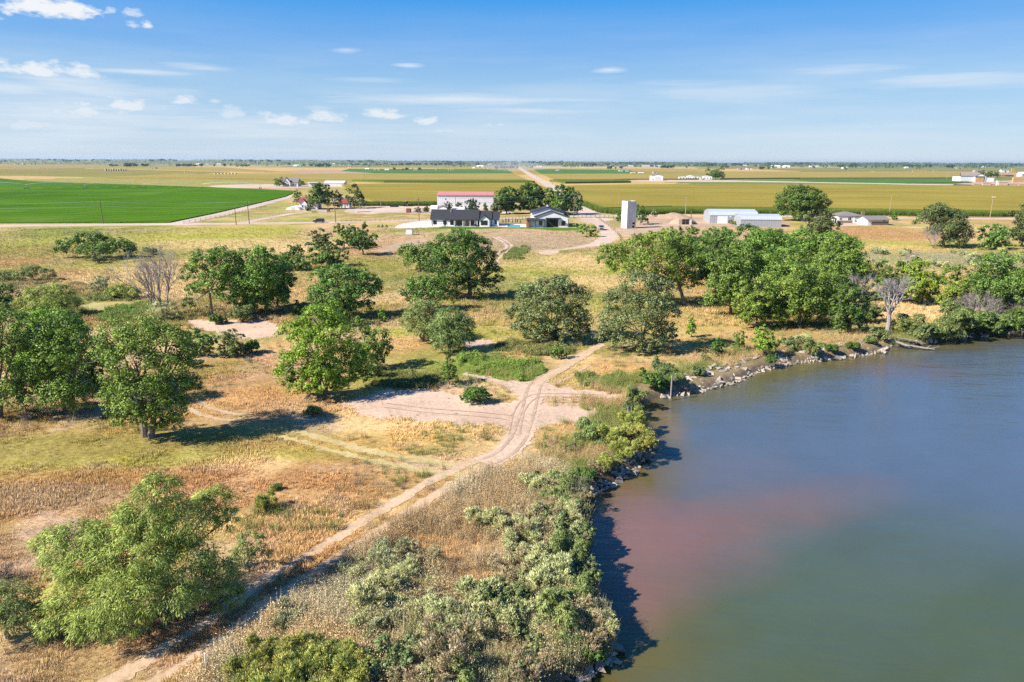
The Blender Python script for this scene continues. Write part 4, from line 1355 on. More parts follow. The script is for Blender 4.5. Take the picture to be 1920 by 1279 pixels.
T('elm_tree', 'tall dull olive tree cut by the right picture edge', 'tree', (1915, 462), (1882, 1960, 384, 462), 'darkolive', n=7, leafpx=2.9, k=1.1, trunk=.28)
T('cottonwood_tree', 'huge dark cottonwood between the metal sheds and the small brick house', 'tree', (1502, 414), (1452, 1556, 345, 414), 'deep', n=12, leafpx=2.5, k=1.6, trunk=.45, stems=2)
T('russian_olive_tree', 'dusty olive tree in front of the huge dark cottonwood', 'tree', (1530, 450), (1490, 1580, 392, 450), 'darkolive', n=7, leafpx=2.9, k=1.1, trunk=.25, stems=2)
# left meadow
T('elm_thicket', 'dark thicket mound alone on the green left meadow', 'shrub', (180, 484), [(165, 447, 26, 15, 0), (195, 455, 26, 14, .1), (135, 462, 30, 16, 0), (225, 465, 30, 18, 0), (180, 468, 40, 14, -.3), (112, 470, 14, 10, 0), (245, 470, 12, 10, .1)], 'elm', leafpx=2.9, k=1.25, trunk=.15, stems=3)
T('willow_tree', 'wide yellow-green willow beside the algae pond', 'tree', (92, 592), [(75, 552, 30, 18, 0), (115, 550, 26, 18, .1), (50, 570, 24, 16, 0), (90, 572, 40, 18, -.3), (130, 572, 20, 18, 0), (65, 588, 30, 14, -.4)], 'willow', leafpx=3.2, k=1.2, trunk=.14, stems=3)
T('elm_tree', 'dark round tree at the left picture edge by the pond', 'tree', (0, 582), [(5, 550, 26, 20, 0), (-20, 560, 24, 24, 0), (10, 568, 22, 14, -.3)], 'deep', leafpx=3.2, k=1.2, trunk=.15)
T('willow_shrub', 'long low green shrub on the dry left meadow', 'shrub', (75, 526), [(60, 508, 22, 10, 0), (88, 514, 18, 11, 0), (10, 516, 28, 8, 0), (40, 516, 20, 8, -.2)], 'willow2', leafpx=2.9, k=1.2, trunk=.05, stems=3, trunk_name='stems')
T('sage_shrub', 'silver-grey shrub behind the reeds of the algae pond', 'shrub', (184, 548), (160, 210, 516, 548), 'sage', n=5, leafpx=4, trunk=.05, stems=2, trunk_name='stems')
T('willow_shrub', 'lime green willow shrub over the reeds of the algae pond', 'shrub', (228, 560), [(225, 545, 24, 12, 0), (248, 550, 18, 12, 0), (210, 550, 18, 10, 0)], 'willow', leafpx=3.2, k=1.2, trunk=.05, stems=2, trunk_name='stems')
T('sage_shrub', 'grey-green shrub at the foot of the tall leafless tree', 'shrub', (305, 600), (270, 335, 560, 600), 'sandbar', n=5, leafpx=4, trunk=.05, stems=2, trunk_name='stems')
T('willow_shrub', 'round green shrub in the row right of the two-trunked cottonwood', 'shrub', (378, 668), (338, 412, 610, 668), 'elm', n=6, leafpx=3.4, trunk=.1, stems=2, trunk_name='stems')
T('willow_shrub', 'grey-green shrub ending the row beside the small sand clearing', 'shrub', (434, 668), (404, 462, 614, 670), 'willow2', n=6, leafpx=3.4, trunk=.1, stems=2, trunk_name='stems')
T('elm_tree', 'elm with clear short trunk on the lawn left of the house', 'tree', (682, 478), (648, 714, 418, 474), 'deep', n=8, leafpx=3, k=1.2, trunk=.22, fork=.25)
T('elm_tree', 'taller pale elm behind the short-trunked elm', 'tree', (645, 466), (618, 672, 418, 464), 'elm', n=6, leafpx=3, trunk=.18)
T('elm_tree', 'small dusty tree at the left of the upper meadow group', 'tree', (597, 468), (570, 626, 427, 468), 'darkolive', n=6, leafpx=3, trunk=.16)
T('elm_thicket', 'dome-shaped elm thicket at the front of the upper meadow group', 'shrub', (615, 500), (572, 656, 456, 502), 'elm', n=7, leafpx=3, k=1.2, trunk=.14, stems=2)
T('elm_thicket', 'low green thicket left of the dome-shaped one', 'shrub', (565, 506), (522, 596, 476, 508), 'elm', n=6, leafpx=3, k=1.1, trunk=.1, stems=2)
T('willow_shrub', 'small dark shrub above the low green thicket', 'shrub', (550, 482), (530, 572, 457, 483), 'deep', n=5, leafpx=3, trunk=.08, trunk_name='stems')
# farmsteads
T('shelter_tree', 'big shade tree over the red-roofed white house', 'tree', (600, 392), (574, 628, 343, 388), 'deep', n=10, leafpx=2.4, k=1.8, trunk=.35)
T('shelter_tree', 'loose grey-green tree right of the red-roofed outbuilding', 'tree', (664, 390), (645, 686, 345, 388), 'darkolive', n=6, leafpx=2.7, trunk=.25)
T('shelter_tree', 'pale low tree right of the loose grey-green one', 'tree', (678, 391), (666, 690, 366, 390), 'olive', n=4, leafpx=2.7, trunk=.15)
T('shelter_tree', 'slim grey tree between the red-roofed buildings', 'tree', (633, 392), (624, 644, 355, 392), 'darkolive', n=4, leafpx=2.7, trunk=.15)
T('shelter_tree', 'yellow shrub-like tree beside the red-roofed white house', 'tree', (615, 390), (608, 622, 371, 388), 'golden', n=4, leafpx=2.7, trunk=.12)
T('shelter_tree', 'thin green tree left of the red-roofed white house', 'tree', (557, 385), (548, 566, 354, 382), 'elm', n=4, leafpx=2.7, trunk=.12)
T('shelter_shrub', 'small grey tree against the white wall of the red-roofed house', 'shrub', (579, 396), (573, 586, 384, 396), 'darkolive', n=4, leafpx=2.7, trunk=.08)
for lab, base, bx, kd in [('dark shelterbelt tree left of the modern gabled barn', (950, 401), (926, 978, 350, 400), 'deep'), ('tallest dark shelterbelt tree behind the modern gabled barn', (995, 400), (966, 1022, 341, 400), 'deep'),
                          ('shelterbelt tree right above the modern gabled barn roof', (1030, 400), (1008, 1046, 352, 400), 'cottonwood'), ('dark shelterbelt tree beside the straight gravel road', (1060, 402), (1034, 1082, 344, 402), 'deep'),
                          ('grey-leaved shelterbelt tree nearest the straight gravel road', (1082, 403), (1070, 1093, 358, 402), 'olive'), ('low silvery shrub tree left of the shelterbelt', (932, 402), (918, 946, 378, 402), 'olive'), ('low bright bush under the shelterbelt', (1048, 404), (1036, 1062, 374, 402), 'cottonwood')]:
    T('shelterbelt_tree', lab, 'tree', base, bx, kd, n=10, leafpx=2.4, k=1.9, trunk=.3, group='shelterbelt trees behind the new house')
for lab, base, bx, kd in [('pine-like dark tree against the middle of the white shed', (888, 398), (870, 902, 373, 398), 'conifer'), ('small dark tree at the left end of the white shed', (838, 398), (830, 850, 378, 398), 'conifer'), ('faint small tree by the pale wall of the white shed', (861, 394), (854, 868, 378, 394), 'darkolive'),
                          ('small bush on the yard left of the black-roofed house', (783, 399), (776, 790, 388, 399), 'darkolive'), ('round dark bush next to the yard pole', (799, 399), (792, 806, 385, 399), 'darkolive'), ('tiny tree right of the white shed door', (910, 396), (905, 916, 380, 396), 'darkolive')]:
    T('yard_tree', lab, 'tree', base, bx, kd, n=6, leafpx=2.2, k=1.8, trunk=.12, group='small trees of the farm yard')
T('silo_tree', 'dark tree hugging the right side of the white silo', 'tree', (1200, 421), [(1196, 395, 12, 12, .1), (1203, 408, 14, 14, 0), (1208, 416, 10, 8, .1)], 'deep', leafpx=2.7, trunk=.2)
T('silo_tree', 'thin green bush at the left side of the white silo', 'shrub', (1162, 416), (1152, 1174, 392, 416), 'elm', n=4, leafpx=2.7, trunk=.1)
T('yard_tree', 'sparse bush in the yard right of the silo', 'shrub', (1227, 408), (1220, 1235, 391, 407), 'olive', n=3, leafpx=2.7, k=.6, trunk=.06)
T('yard_tree', 'yellow-green bush in front of the grey metal shed', 'shrub', (1374, 422), (1366, 1383, 411, 421), 'yellowing', n=3, leafpx=2.7, trunk=.06)
T('hedge_bank', 'green shrub bank curling round the driveway bend', 'shrub', (1100, 444), [(1088, 425, 14, 6, 0), (1105, 430, 14, 7, 0), (1116, 437, 10, 7, 0), (1095, 436, 16, 6, -.2), (1112, 444, 10, 4, -.2)], 'elm', leafpx=2.7, trunk=.05, stems=2, trunk_name='stems')
T('yard_tree', 'round bush beside the small garage on the right', 'shrub', (1677, 413), (1668, 1685, 399, 413), 'deep', n=4, leafpx=2.7, trunk=.08)
T('shelter_tree', 'dark tree left of the grey gabled farmhouse', 'tree', (519, 350), (510, 536, 331, 350), 'deep', n=4, leafpx=2.4, trunk=.3)
T('shelter_tree', 'purple-dark tree right of the grey gabled farmhouse', 'tree', (567, 350), (558, 575, 335, 349), 'deep', n=4, leafpx=2.4, trunk=.3)
T('shelter_tree', 'wide dark tree standing alone right of the white trailers', 'tree', (1342, 337), (1320, 1362, 311, 335), 'deep', n=6, leafpx=2.4, trunk=.4)
# saplings by the rocky shore
for lab, base, bx, kd in [('bright sapling in the tree shade right of the forked olive tree', (1296, 632), (1283, 1308, 594, 630), 'bright'), ('bushy sapling at the left of the three on the rocky shore', (1347, 668), (1328, 1366, 632, 668), 'deep'), ('upright sapling at the middle of the three on the rocky shore', (1386, 658), (1371, 1401, 618, 656), 'elm'),
                          ('largest of the three saplings on the rocky shore', (1436, 668), (1406, 1468, 603, 664), 'bright'), ('thin sapling just above the rocks', (1322, 678), (1312, 1334, 660, 678), 'willow2'), ('tiny bright sapling in the meadow below the domed elm', (717, 602), (708, 726, 576, 602), 'bright'),
                          ('small shrub at the foot of the great dark cottonwood', (905, 562), (888, 912, 540, 562), 'elm'), ('green shrub beside the sandy lane bend', (1046, 672), (1028, 1066, 644, 674), 'elm'), ('blue-grey shrub in the shade below the rounded elm', (690, 708), (670, 722, 672, 706), 'willow2')]:
    T('shore_sapling', lab, 'sapling', base, bx, kd, n=5, leafpx=3.1, k=.85, trunk=.06, fork=.3)

# leafless ones
dead_tree('dead_tree', 'tall bare grey-brown leafless tree in the left meadow', (303, 592), 462, 'deadwood', .28, 7, 4, r=.2)
dead_tree('dead_tree', 'bleached leafless tree leaning over the bank by the fallen logs', (1662, 628), 512, 'deadwood', .42, 7, 4, r=.17, trunk_px=42)
dead_tree('dead_tree', 'silver-grey bare crown poking up beside the smaller dark grove tree', (1603, 580), 502, 'deadwood', .26, 5, 4, r=.13)
dead_tree('dead_shrub', 'lilac-grey leafless thicket on the far right bank', (1828, 612), 534, 'dead_twig', .5, 10, 4, r=.1, cat='dead shrub')
dead_tree('dead_shrub', 'second leafless thicket cut by the right picture edge', (1908, 606), 540, 'dead_twig', .5, 9, 4, r=.1, cat='dead shrub')
dead_tree('dead_tree', 'grey bare snag among the sage behind the compact bright tree', (1703, 505), 466, 'deadwood', .25, 5, 4, r=.07)
dead_tree('dead_tree', 'bare limbs of the broad dull olive elm on its left side', (1752, 466), 412, 'deadwood', .5, 5, 4, r=.1, lean=(-.4, 0))
dead_tree('dead_tree', 'thin bare spire rising out of the dark shady elm', (1856, 588), 500, 'deadwood', .2, 3, 3, r=.08)
dead_tree('dead_shrub', 'low grey brush pile under the left cottonwoods', (50, 790), 765, 'deadwood', .7, 8, 3, r=.05, cat='dead shrub')
dead_tree('dead_shrub', 'dark fallen brush at the left edge above the dense willow shrub', (10, 1090), 1045, 'bark', .8, 7, 3, r=.05, cat='dead shrub')

# fallen logs reaching into the river
lg = empty('fallen_log', P(1690, 648), 0, 'long bleached log lying from the bank into the river', 'log')
m = MB()
a, b2, c3 = P(1660, 634, .5) - P(1690, 648), P(1700, 648, -.3) - P(1690, 648), P(1752, 655, -.7) - P(1690, 648)
m.tube([a, b2, c3], [.22, .18, .1], 7)
m.build('stem', M['deadwood'], lg)
m = MB()
for k in range(7):
    q = b2.lerp(c3, k / 7)
    m.tube([q, q + Vector((R.uniform(.3, 1.6), R.uniform(-1, .6), R.uniform(-.1, .5)))], [.06, .02], 4)
m.build('branches', M['deadwood'], lg)
lg = empty('fallen_log', P(1690, 640), 0, 'shorter grey log resting behind the long bleached log', 'log')
a, c3 = P(1680, 634, .4) - P(1690, 640), P(1735, 645, -.5) - P(1690, 640)
MB().tube([a, (a + c3) / 2 + Vector((0, 0, .15)), c3], [.17, .14, .06], 6).build('stem', M['deadwood'], lg)
m = MB()
for k in range(6):
    q = a.lerp(c3, .3 + k / 9)
    m.tube([q, q + Vector((R.uniform(.2, 1.3), R.uniform(-.9, .5), R.uniform(-.1, .5)))], [.05, .015], 4)
m.build('branches', M['deadwood'], lg)

# ------------------------------------------------------------------ willow thicket and weeds on the near bank
def copy_tree(o, parent=None):
    c = o.copy()
    C.objects.link(c)
    c.parent = parent
    for ch in o.children:
        copy_tree(ch, c)
    return c


def shrub_proto(kind, seed, tall=1.0, nl=12000, stems=True, leaf=.105, twig='bark'):
    rng = np.random.default_rng(seed)
    lobes = [((rng.uniform(-.2, .2), rng.uniform(-.2, .2), .7 * tall), (.6, .6, .55 * tall))]
    for i in range(6):
        a = 6.283 * i / 6 + rng.uniform(-.4, .4)
        r = rng.uniform(.35, .95)
        lobes.append(((math.cos(a) * r, math.sin(a) * r, rng.uniform(.35, 1.15) * tall), (rng.uniform(.25, .48),) * 2 + (rng.uniform(.3, .65) * tall,)))
    cm = crown_mesh('shrub_crown', lobes, leaf, M[kind], rng, 5, KIND_LEAF[kind], nl, .03)
    sm = MB()
    for i in range(14):
        a, r = rng.uniform(0, 6.28), rng.uniform(.3, 1.0)
        sm.tube([(0, 0, -.05), (math.cos(a) * r * .5, math.sin(a) * r * .5, .6 * tall), (math.cos(a) * r, math.sin(a) * r, rng.uniform(.9, 1.35) * tall)], [.025, .018, .006], 4)
    return cm, sm.mesh('shrub_stems', M[twig])


SHP = {'sandbar': [shrub_proto('sandbar', 1), shrub_proto('sandbar', 2, 1.15), shrub_proto('sandbar', 3, .9)], 'sage': [shrub_proto('sage', 4, .8, 9000)], 'willow2': [shrub_proto('willow2', 5), shrub_proto('willow2', 6, 1.1)],
       'golden': [shrub_proto('golden', 7, 1, 17000, leaf=.09), shrub_proto('golden', 8, 1.1, 17000, leaf=.085)], 'dry': [shrub_proto('dryweed', 9, 1.0, 5500, twig='dead_twig'), shrub_proto('dryweed', 10, .8, 5500, twig='dead_twig')], 'deep': [shrub_proto('deep', 12, .9, 9000)],
       'olive': [shrub_proto('olive', 13, .9, 9000)]}


def shrub(kind, px, py, size, label, group, rr, name='willow_shrub'):
    cm, sm = rr.choice(SHP[kind])
    B = P(px, py)
    o = empty(name, B, rr.uniform(0, 6.28), label, 'shrub', group)
    sc = size * rr.uniform(.85, 1.15)
    o.scale = (sc * rr.uniform(.9, 1.15), sc * rr.uniform(.9, 1.15), sc * rr.uniform(.85, 1.15))
    link('crown', cm, o)
    link('stems', sm, o)
    return o


rs = random.Random(99)
TH = 'shrubs of the willow thicket on the near bank'
PLACES = ['at the top of the near-bank thicket', 'on the upper waterline of the near-bank thicket', 'on the inland tongue of the near-bank thicket', 'on the middle waterline of the near-bank thicket', 'on the upper left edge of the near-bank thicket', 'on the lower left edge of the near-bank thicket', 'left of the middle of the near-bank thicket', 'in the middle of the near-bank thicket', 'on the lower waterline of the near-bank thicket', 'in the lower middle of the near-bank thicket', 'at the corner rocks of the near-bank thicket', 'beside the golden shrubs in the near-bank thicket', 'along the bottom picture edge of the near-bank thicket', 'among dry weeds in the upper middle of the near-bank thicket', 'at the notch in the near-bank waterline']
for ic, (cx, cy, rx, ry, cnt, kinds, size) in enumerate([
    (1055, 925, 55, 26, 11, ['sandbar', 'willow2', 'sandbar'], 1.15), (1068, 990, 36, 50, 12, ['sandbar', 'willow2', 'sandbar', 'olive'], 1.25), (965, 985, 50, 18, 5, ['sandbar'], .9), (1060, 1070, 40, 45, 10, ['sandbar', 'olive', 'willow2'], 1.25),
    (740, 1075, 70, 30, 8, ['sandbar', 'sage', 'sandbar'], .95), (690, 1135, 46, 40, 7, ['sandbar', 'sandbar', 'sage'], .95), (830, 1150, 70, 35, 9, ['sandbar', 'sage'], .9), (975, 1130, 80, 40, 12, ['sandbar', 'sandbar', 'olive', 'dry'], 1.05),
    (1070, 1165, 60, 45, 12, ['willow2', 'sandbar', 'dry', 'olive'], 1.1), (920, 1215, 120, 35, 14, ['sandbar', 'dry', 'olive', 'sage'], 1.0), (1090, 1225, 45, 25, 7, ['willow2', 'deep'], 1.0), (800, 1260, 80, 30, 8, ['sandbar', 'olive', 'dry'], 1.0), (960, 1275, 110, 25, 9, ['willow2', 'olive', 'dry'], 1.0),
    (1000, 1060, 60, 40, 6, ['dry', 'sandbar'], .85), (1120, 1130, 14, 20, 4, ['willow2', 'sandbar'], .9)]):
    for i in range(int(cnt * 1.4)):
        a, r = rs.uniform(0, 6.28), rs.random() ** .5 * 1.12
        kd = rs.choice(kinds + ['dry'])
        px, py = cx + rx * r * math.cos(a), cy + ry * r * math.sin(a) + 18
        b3 = P(px, py)
        if shore_sd(np.array([b3.x]), np.array([b3.y]))[0] < .6:
            continue
        lab = {'sandbar': 'grey-green willow ', 'willow2': 'greener willow ', 'sage': 'silver sage shrub ', 'dry': 'dried brown weed bush ', 'olive': 'dull olive shrub ', 'deep': 'dark green shrub '}[kd] + PLACES[ic]
        near_ = shore_sd(np.array([b3.x]), np.array([b3.y]))[0] < 3.0
        shrub(kd, px, py, size * rs.uniform(.9, 1.45) * (.72 if near_ else 1), lab, 'thicket shrubs: ' + lab, rs, 'thicket_shrub')
for (px, py, sz) in [(470, 1262, 1.2), (525, 1258, 1.3), (580, 1250, 1.4), (640, 1256, 1.4), (690, 1272, 1.2), (600, 1290, 1.4), (530, 1300, 1.4), (450, 1300, 1.2), (560, 1330, 1.4), (660, 1310, 1.3)]:
    row = 'top row' if py < 1265 else 'middle row' if py < 1295 else 'lowest row'
    col_ = 'left end' if px < 500 else 'left of centre' if px < 555 else 'centre' if px < 610 else 'right of centre' if px < 670 else 'right end'
    shrub('golden', px, py + 14, sz, 'yellow-leaved shrub in the %s of the golden clump, %s' % (row, col_), 'golden shrubs at the bottom edge', rs, 'golden_shrub')
shrub('sage', 545, 1183, 1.0, 'lone silver sage shrub between the track and the thicket', None, rs, 'sage_shrub')
shrub('deep', 1003, 925, 1.1, 'dark leafy bush at the top of the near-bank thicket', None, rs, 'leafy_bush')
shrub('willow2', 1108, 832, 1.6, 'blue-green willow bush right of the wooden fence brace', None, rs, 'willow_shrub')
shrub('golden', 498, 958, .8, 'small pale yellow bush alone on the dry grass', None, rs, 'yellow_bush')
shrub('deep', 520, 918, .5, 'tiny green bush above the pale yellow one', None, rs, 'leafy_bush')
shrub('willow2', 587, 778, .75, 'tiny pale green bush left of the sand patch', None, rs, 'willow_shrub')
shrub('olive', 365, 690, 1.0, 'small grey bush below the shrub row', None, rs, 'grey_bush')
shrub('deep', 470, 662, 1.3, 'dark low bush right of the grey-green row shrub', None, rs, 'leafy_bush')
shrub('olive', 186, 494, 1.6, 'small round bush in front of the dark thicket mound', None, rs, 'grey_bush')
shrub('sage', 285, 478, 2.0, 'pale grey bush at the right foot of the dark thicket mound', None, rs, 'grey_bush')
shrub('deep', 406, 608, 1.4, 'green bush at the foot of the bare-trunk cottonwood', None, rs, 'leafy_bush')
shrub('willow2', 455, 604, 1.6, 'low shrub below the tall dense cottonwood', None, rs, 'willow_shrub')
shrub('deep', 560, 590, 1.5, 'low dark shrub right of the tall dense cottonwood', None, rs, 'leafy_bush')
BK = 'low shrubs along the river bank'
for (px, py, sz, kd) in [(1700, 628, 1.6, 'willow2'), (1730, 634, 1.6, 'olive'), (1790, 628, 2.0, 'willow2'), (1825, 620, 2.0, 'deep'), (1850, 622, 1.8, 'willow2'), (1895, 612, 1.8, 'deep'), (1920, 608, 2.0, 'willow2'), (1560, 660, 1.0, 'deep'), (1520, 665, 1.2, 'willow2'), (1600, 655, 1.1, 'deep'), (1630, 645, 1.0, 'willow2'),
                         (1480, 655, 1.1, 'olive'), (1500, 645, 1.2, 'sandbar'), (1190, 755, 1.2, 'willow2'), (1225, 728, 1.5, 'deep'), (1255, 722, 1.4, 'willow2'), (1185, 800, 1.3, 'golden'), (1205, 845, 1.2, 'golden'), (1170, 860, 1.2, 'golden'), (1140, 880, 1.1, 'golden'), (1120, 885, .9, 'dry'), (1185, 775, 1.2, 'olive'), (1190, 825, 1.3, 'golden'), (1150, 838, 1.2, 'golden'), (1100, 905, .9, 'deep'),
                         (1240, 700, 1.2, 'olive'), (1650, 640, 1.2, 'olive'), (1445, 680, .9, 'deep'), (1310, 705, 1.0, 'olive')]:
    spot = 'on the far right bank by the fallen logs' if px > 1690 else 'above the low rocky shore below the grove' if px > 1430 else 'behind the rock heap on the bend' if px > 1215 else 'on the grassy inner bank below the tall post'
    if px <= 1215:
        spot += ', ' + ('nearest the post' if py < 790 else 'halfway down' if py < 850 else 'nearest the thicket')
    lab = {'willow2': 'low green willow shrub ', 'olive': 'low dull olive shrub ', 'deep': 'low dark green shrub ', 'golden': 'yellow-green leafy shrub ', 'dry': 'dried brown shrub ', 'sandbar': 'grey-green shrub '}[kd] + spot
    shrub(kd, px, py, sz * (1.3 if px > 1690 else 1), lab, BK + ': ' + lab, rs, 'bank_shrub')
SG = 'sage bushes on the right meadow'
for i in range(34):
    shrub(rs.choice(['sage', 'sandbar']), rs.uniform(1640, 1900), rs.uniform(474, 508), rs.uniform(.9, 1.6), 'grey sage bush among many on the right meadow', SG, rs, 'sage_bush')

# ------------------------------------------------------------------ scattered ground plants (uncountable)
def blade_mesh(name, n, h, spread, wid, rng, mat, lean=.5):
    V, rn = [], []
    for i in range(n):
        a, r = rng.uniform(0, 6.283), spread * math.sqrt(rng.random())
        x, y = math.cos(a) * r, math.sin(a) * r
        b = rng.uniform(0, 6.283)
        hh = h * rng.uniform(.55, 1.15)
        l = lean * hh * rng.uniform(.3, 1)
        dx, dy = math.cos(b), math.sin(b)
        V += [(x - dy * wid, y + dx * wid, 0), (x + dy * wid, y - dx * wid, 0), (x + dx * l, y + dy * l, hh)]
        rn += [rng.random()] * 3
    return mesh_np(name, V, np.arange(3 * n), 3, mat, {'rnd': np.array(rn)})


def weed_mesh(name, n, h, rad, leaf, rng, mat):
    p = rng.normal(size=(n, 3)) * np.array([rad * .5, rad * .5, h * .28]) + np.array([0, 0, h * .55])
    nn = unit(rng.normal(size=(n, 3)) + np.array([0, 0, .4]))
    t = unit(rng.normal(size=(n, 3)) + np.array([0, 0, .9]))
    bb = unit(np.cross(nn, t))
    L = leaf * (.6 + .8 * rng.random(n))
    a, c, b_, d_ = p - t * L[:, None] * .6, p + t * L[:, None] * .6, p + bb * L[:, None] * .22, p - bb * L[:, None] * .22
    V = np.stack([a, b_, c, d_], 1).reshape(-1, 3)
    V[:, 2] = np.maximum(V[:, 2], 0)
    return mesh_np(name, V, np.arange(4 * n), 4, mat, {'rnd': np.repeat(rng.random(n), 4)})


tint = tintmat('meadow_plants')


def scatter(name, pts, scl, tints, meshes, label, cat, rng):
    n = len(pts)
    me = bpy.data.meshes.new(name)
    me.vertices.add(n)
    me.vertices.foreach_set('co', np.asarray(pts, np.float32).ravel())
    me.attributes.new('scl', 'FLOAT', 'POINT').data.foreach_set('value', np.asarray(scl, np.float32))
    me.attributes.new('rotz', 'FLOAT', 'POINT').data.foreach_set('value', rng.uniform(0, 6.283, n).astype(np.float32))
    me.attributes.new('pick', 'INT', 'POINT').data.foreach_set('value', rng.integers(0, len(meshes), n).astype(np.int32))
    t4 = np.concatenate([np.asarray(tints, np.float32), np.ones((n, 1), np.float32)], 1)
    me.attributes.new('tint', 'FLOAT_COLOR', 'POINT').data.foreach_set('color', t4.ravel())
    me.materials.append(tint)
    o = link(name, me)
    coll = bpy.data.collections.new(name + '_kinds')
    for i, m_ in enumerate(meshes):
        coll.objects.link(bpy.data.objects.new('%s_%02d' % (name, i), m_))
    ng = bpy.data.node_groups.new(name, 'GeometryNodeTree')
    ng.interface.new_socket('Geometry', in_out='INPUT', socket_type='NodeSocketGeometry')
    ng.interface.new_socket('Geometry', in_out='OUTPUT', socket_type='NodeSocketGeometry')
    N, Lk = ng.nodes, ng.links
    gi, go = N.new('NodeGroupInput'), N.new('NodeGroupOutput')
    ci = N.new('GeometryNodeCollectionInfo')
    ci.inputs['Collection'].default_value = coll
    ci.inputs['Separate Children'].default_value = True
    ci.inputs['Reset Children'].default_value = True
    ip = N.new('GeometryNodeInstanceOnPoints')
    ip.inputs['Pick Instance'].default_value = True

    def na(nm, ty):
        q = N.new('GeometryNodeInputNamedAttribute')
        q.data_type = ty
        q.inputs['Name'].default_value = nm
        return q.outputs['Attribute']
    cx = N.new('ShaderNodeCombineXYZ')
    Lk.new(na('rotz', 'FLOAT'), cx.inputs[2])
    Lk.new(gi.outputs[0], ip.inputs['Points'])
    Lk.new(ci.outputs[0], ip.inputs['Instance'])
    Lk.new(na('pick', 'INT'), ip.inputs['Instance Index'])
    Lk.new(cx.outputs[0], ip.inputs['Rotation'])
    Lk.new(na('scl', 'FLOAT'), ip.inputs['Scale'])
    Lk.new(ip.outputs[0], go.inputs[0])
    md = o.modifiers.new('spread', 'NODES')
    md.node_group = ng
    return tag(o, label, cat, kind='stuff')


rg = np.random.default_rng(5)
for line_, w_ in [([(1236, 746), (1290, 738), (1340, 728), (1392, 713)], 3.4), ([(1392, 713), (1432, 694), (1480, 684), (1540, 676), (1600, 669), (1662, 660)], 2.3), ([(1233, 834), (1224, 852), (1195, 876), (1152, 905), (1114, 928)], 1.1)]:
    TRACKS.append(([tuple(p.xy) for p in spline([P(a, b, WZ) for a, b in line_], 6)], w_))
grass_protos = [blade_mesh('grass_tuft', 22, .28, .30, .022, rg, tint, .9), blade_mesh('grass_tuft', 18, .42, .24, .022, rg, tint, .6), blade_mesh('grass_tuft', 24, .2, .36, .024, rg, tint, 1.1)]
weed_protos = [weed_mesh('weed', 170, .85, .45, .06, rg, tint), blade_mesh('weed', 40, .9, .38, .012, rg, tint, .6), weed_mesh('weed', 150, 1.0, .38, .055, rg, tint), blade_mesh('weed', 30, 1.05, .3, .013, rg, tint, .35)]
lush_protos = [blade_mesh('reed', 26, .75, .32, .035, rg, tint, .35), weed_mesh('reed', 60, .6, .4, .16, rg, tint)]


def ground_from_px(px, py):
    dx = _f.x + _r.x * ((px - 960) / FPX) + _u.x * (-(py - 639.5) / FPX)
    dy = _f.y + _r.y * ((px - 960) / FPX) + _u.y * (-(py - 639.5) / FPX)
    dz = _f.z + _r.z * ((px - 960) / FPX) + _u.z * (-(py - 639.5) / FPX)
    t = -H / dz
    return dx * t, dy * t


def sample(n, x0, x1, y0, y1, rng, clear=1.0):
    """random points on the open meadow, thinning out with distance"""
    px, py = rng.uniform(x0, x1, n), rng.uniform(y0, y1, n)
    x, y = ground_from_px(px, py)
    sdv = shore_sd(x, y)
    ok = sdv > .25
    for poly in SHEETS:
        bx = [p[0] for p in poly]
        by = [p[1] for p in poly]
        m = ok & (x > min(bx)) & (x < max(bx)) & (y > min(by)) & (y < max(by))
        if m.any():
            ins = inpoly(x[m], y[m], poly)
            # a few plants keep growing at the ragged edges
            edge = dist_line(x[m], y[m], poly + [poly[0]]) < rng.uniform(0, .5, m.sum())
            k = np.where(m)[0]
            ok[k[ins & ~edge]] = False
    for cl, hw in TRACKS:
        lo, hi = min(p[1] for p in cl) - 4, max(p[1] for p in cl) + 4
        m = ok & (y > lo) & (y < hi)
        if m.any():
            dd = dist_line(x[m], y[m], cl)
            k = np.where(m)[0]
            ok[k[dd < hw * (clear if hw < 2 else 1) + rng.uniform(-.3, .12, m.sum())]] = False
    return px[ok], py[ok], x[ok], y[ok], sdv[ok]


def zat(x, y, sdv):
    return gz(x, y, sdv) - .02


px, py, x, y, sdv = sample(150000, -160, 2080, 600, 1420, rg)
tc_ = gcol(x, y, sdv)
hgt_ = fbm(x, y, 4.5, 79)
keep_ = (hgt_ > .47) | (rg.random(len(x)) < .45)
x, y, sdv, tc_ = x[keep_], y[keep_], sdv[keep_], tc_[keep_]
tc_ = tc_ * (1.28 + .36 * rg.random((len(x), 1))) * np.array([1.06, 1.03, 1.0])
scl = (.32 + .62 * sstep(.35, .65, fbm(x, y, 5, 77))) * (.75 + .45 * rg.random(len(x)))
scatter('dry_grass', np.stack([x, y, zat(x, y, sdv)], 1), scl, tc_, grass_protos, 'dry straw and rust coloured meadow grass', 'grass', rg)
px, py, x, y, sdv = sample(60000, -160, 2080, 428, 612, rg)
tc_ = gcol(x, y, sdv) * (1.08 + .34 * rg.random((len(x), 1)))
scl = (.8 + .9 * fbm(x, y, 9, 78)) * (.8 + .5 * rg.random(len(x)))
scatter('meadow_grass', np.stack([x, y, zat(x, y, sdv)], 1), scl, tc_, grass_protos, 'olive and straw grass of the far meadow', 'grass', rg)

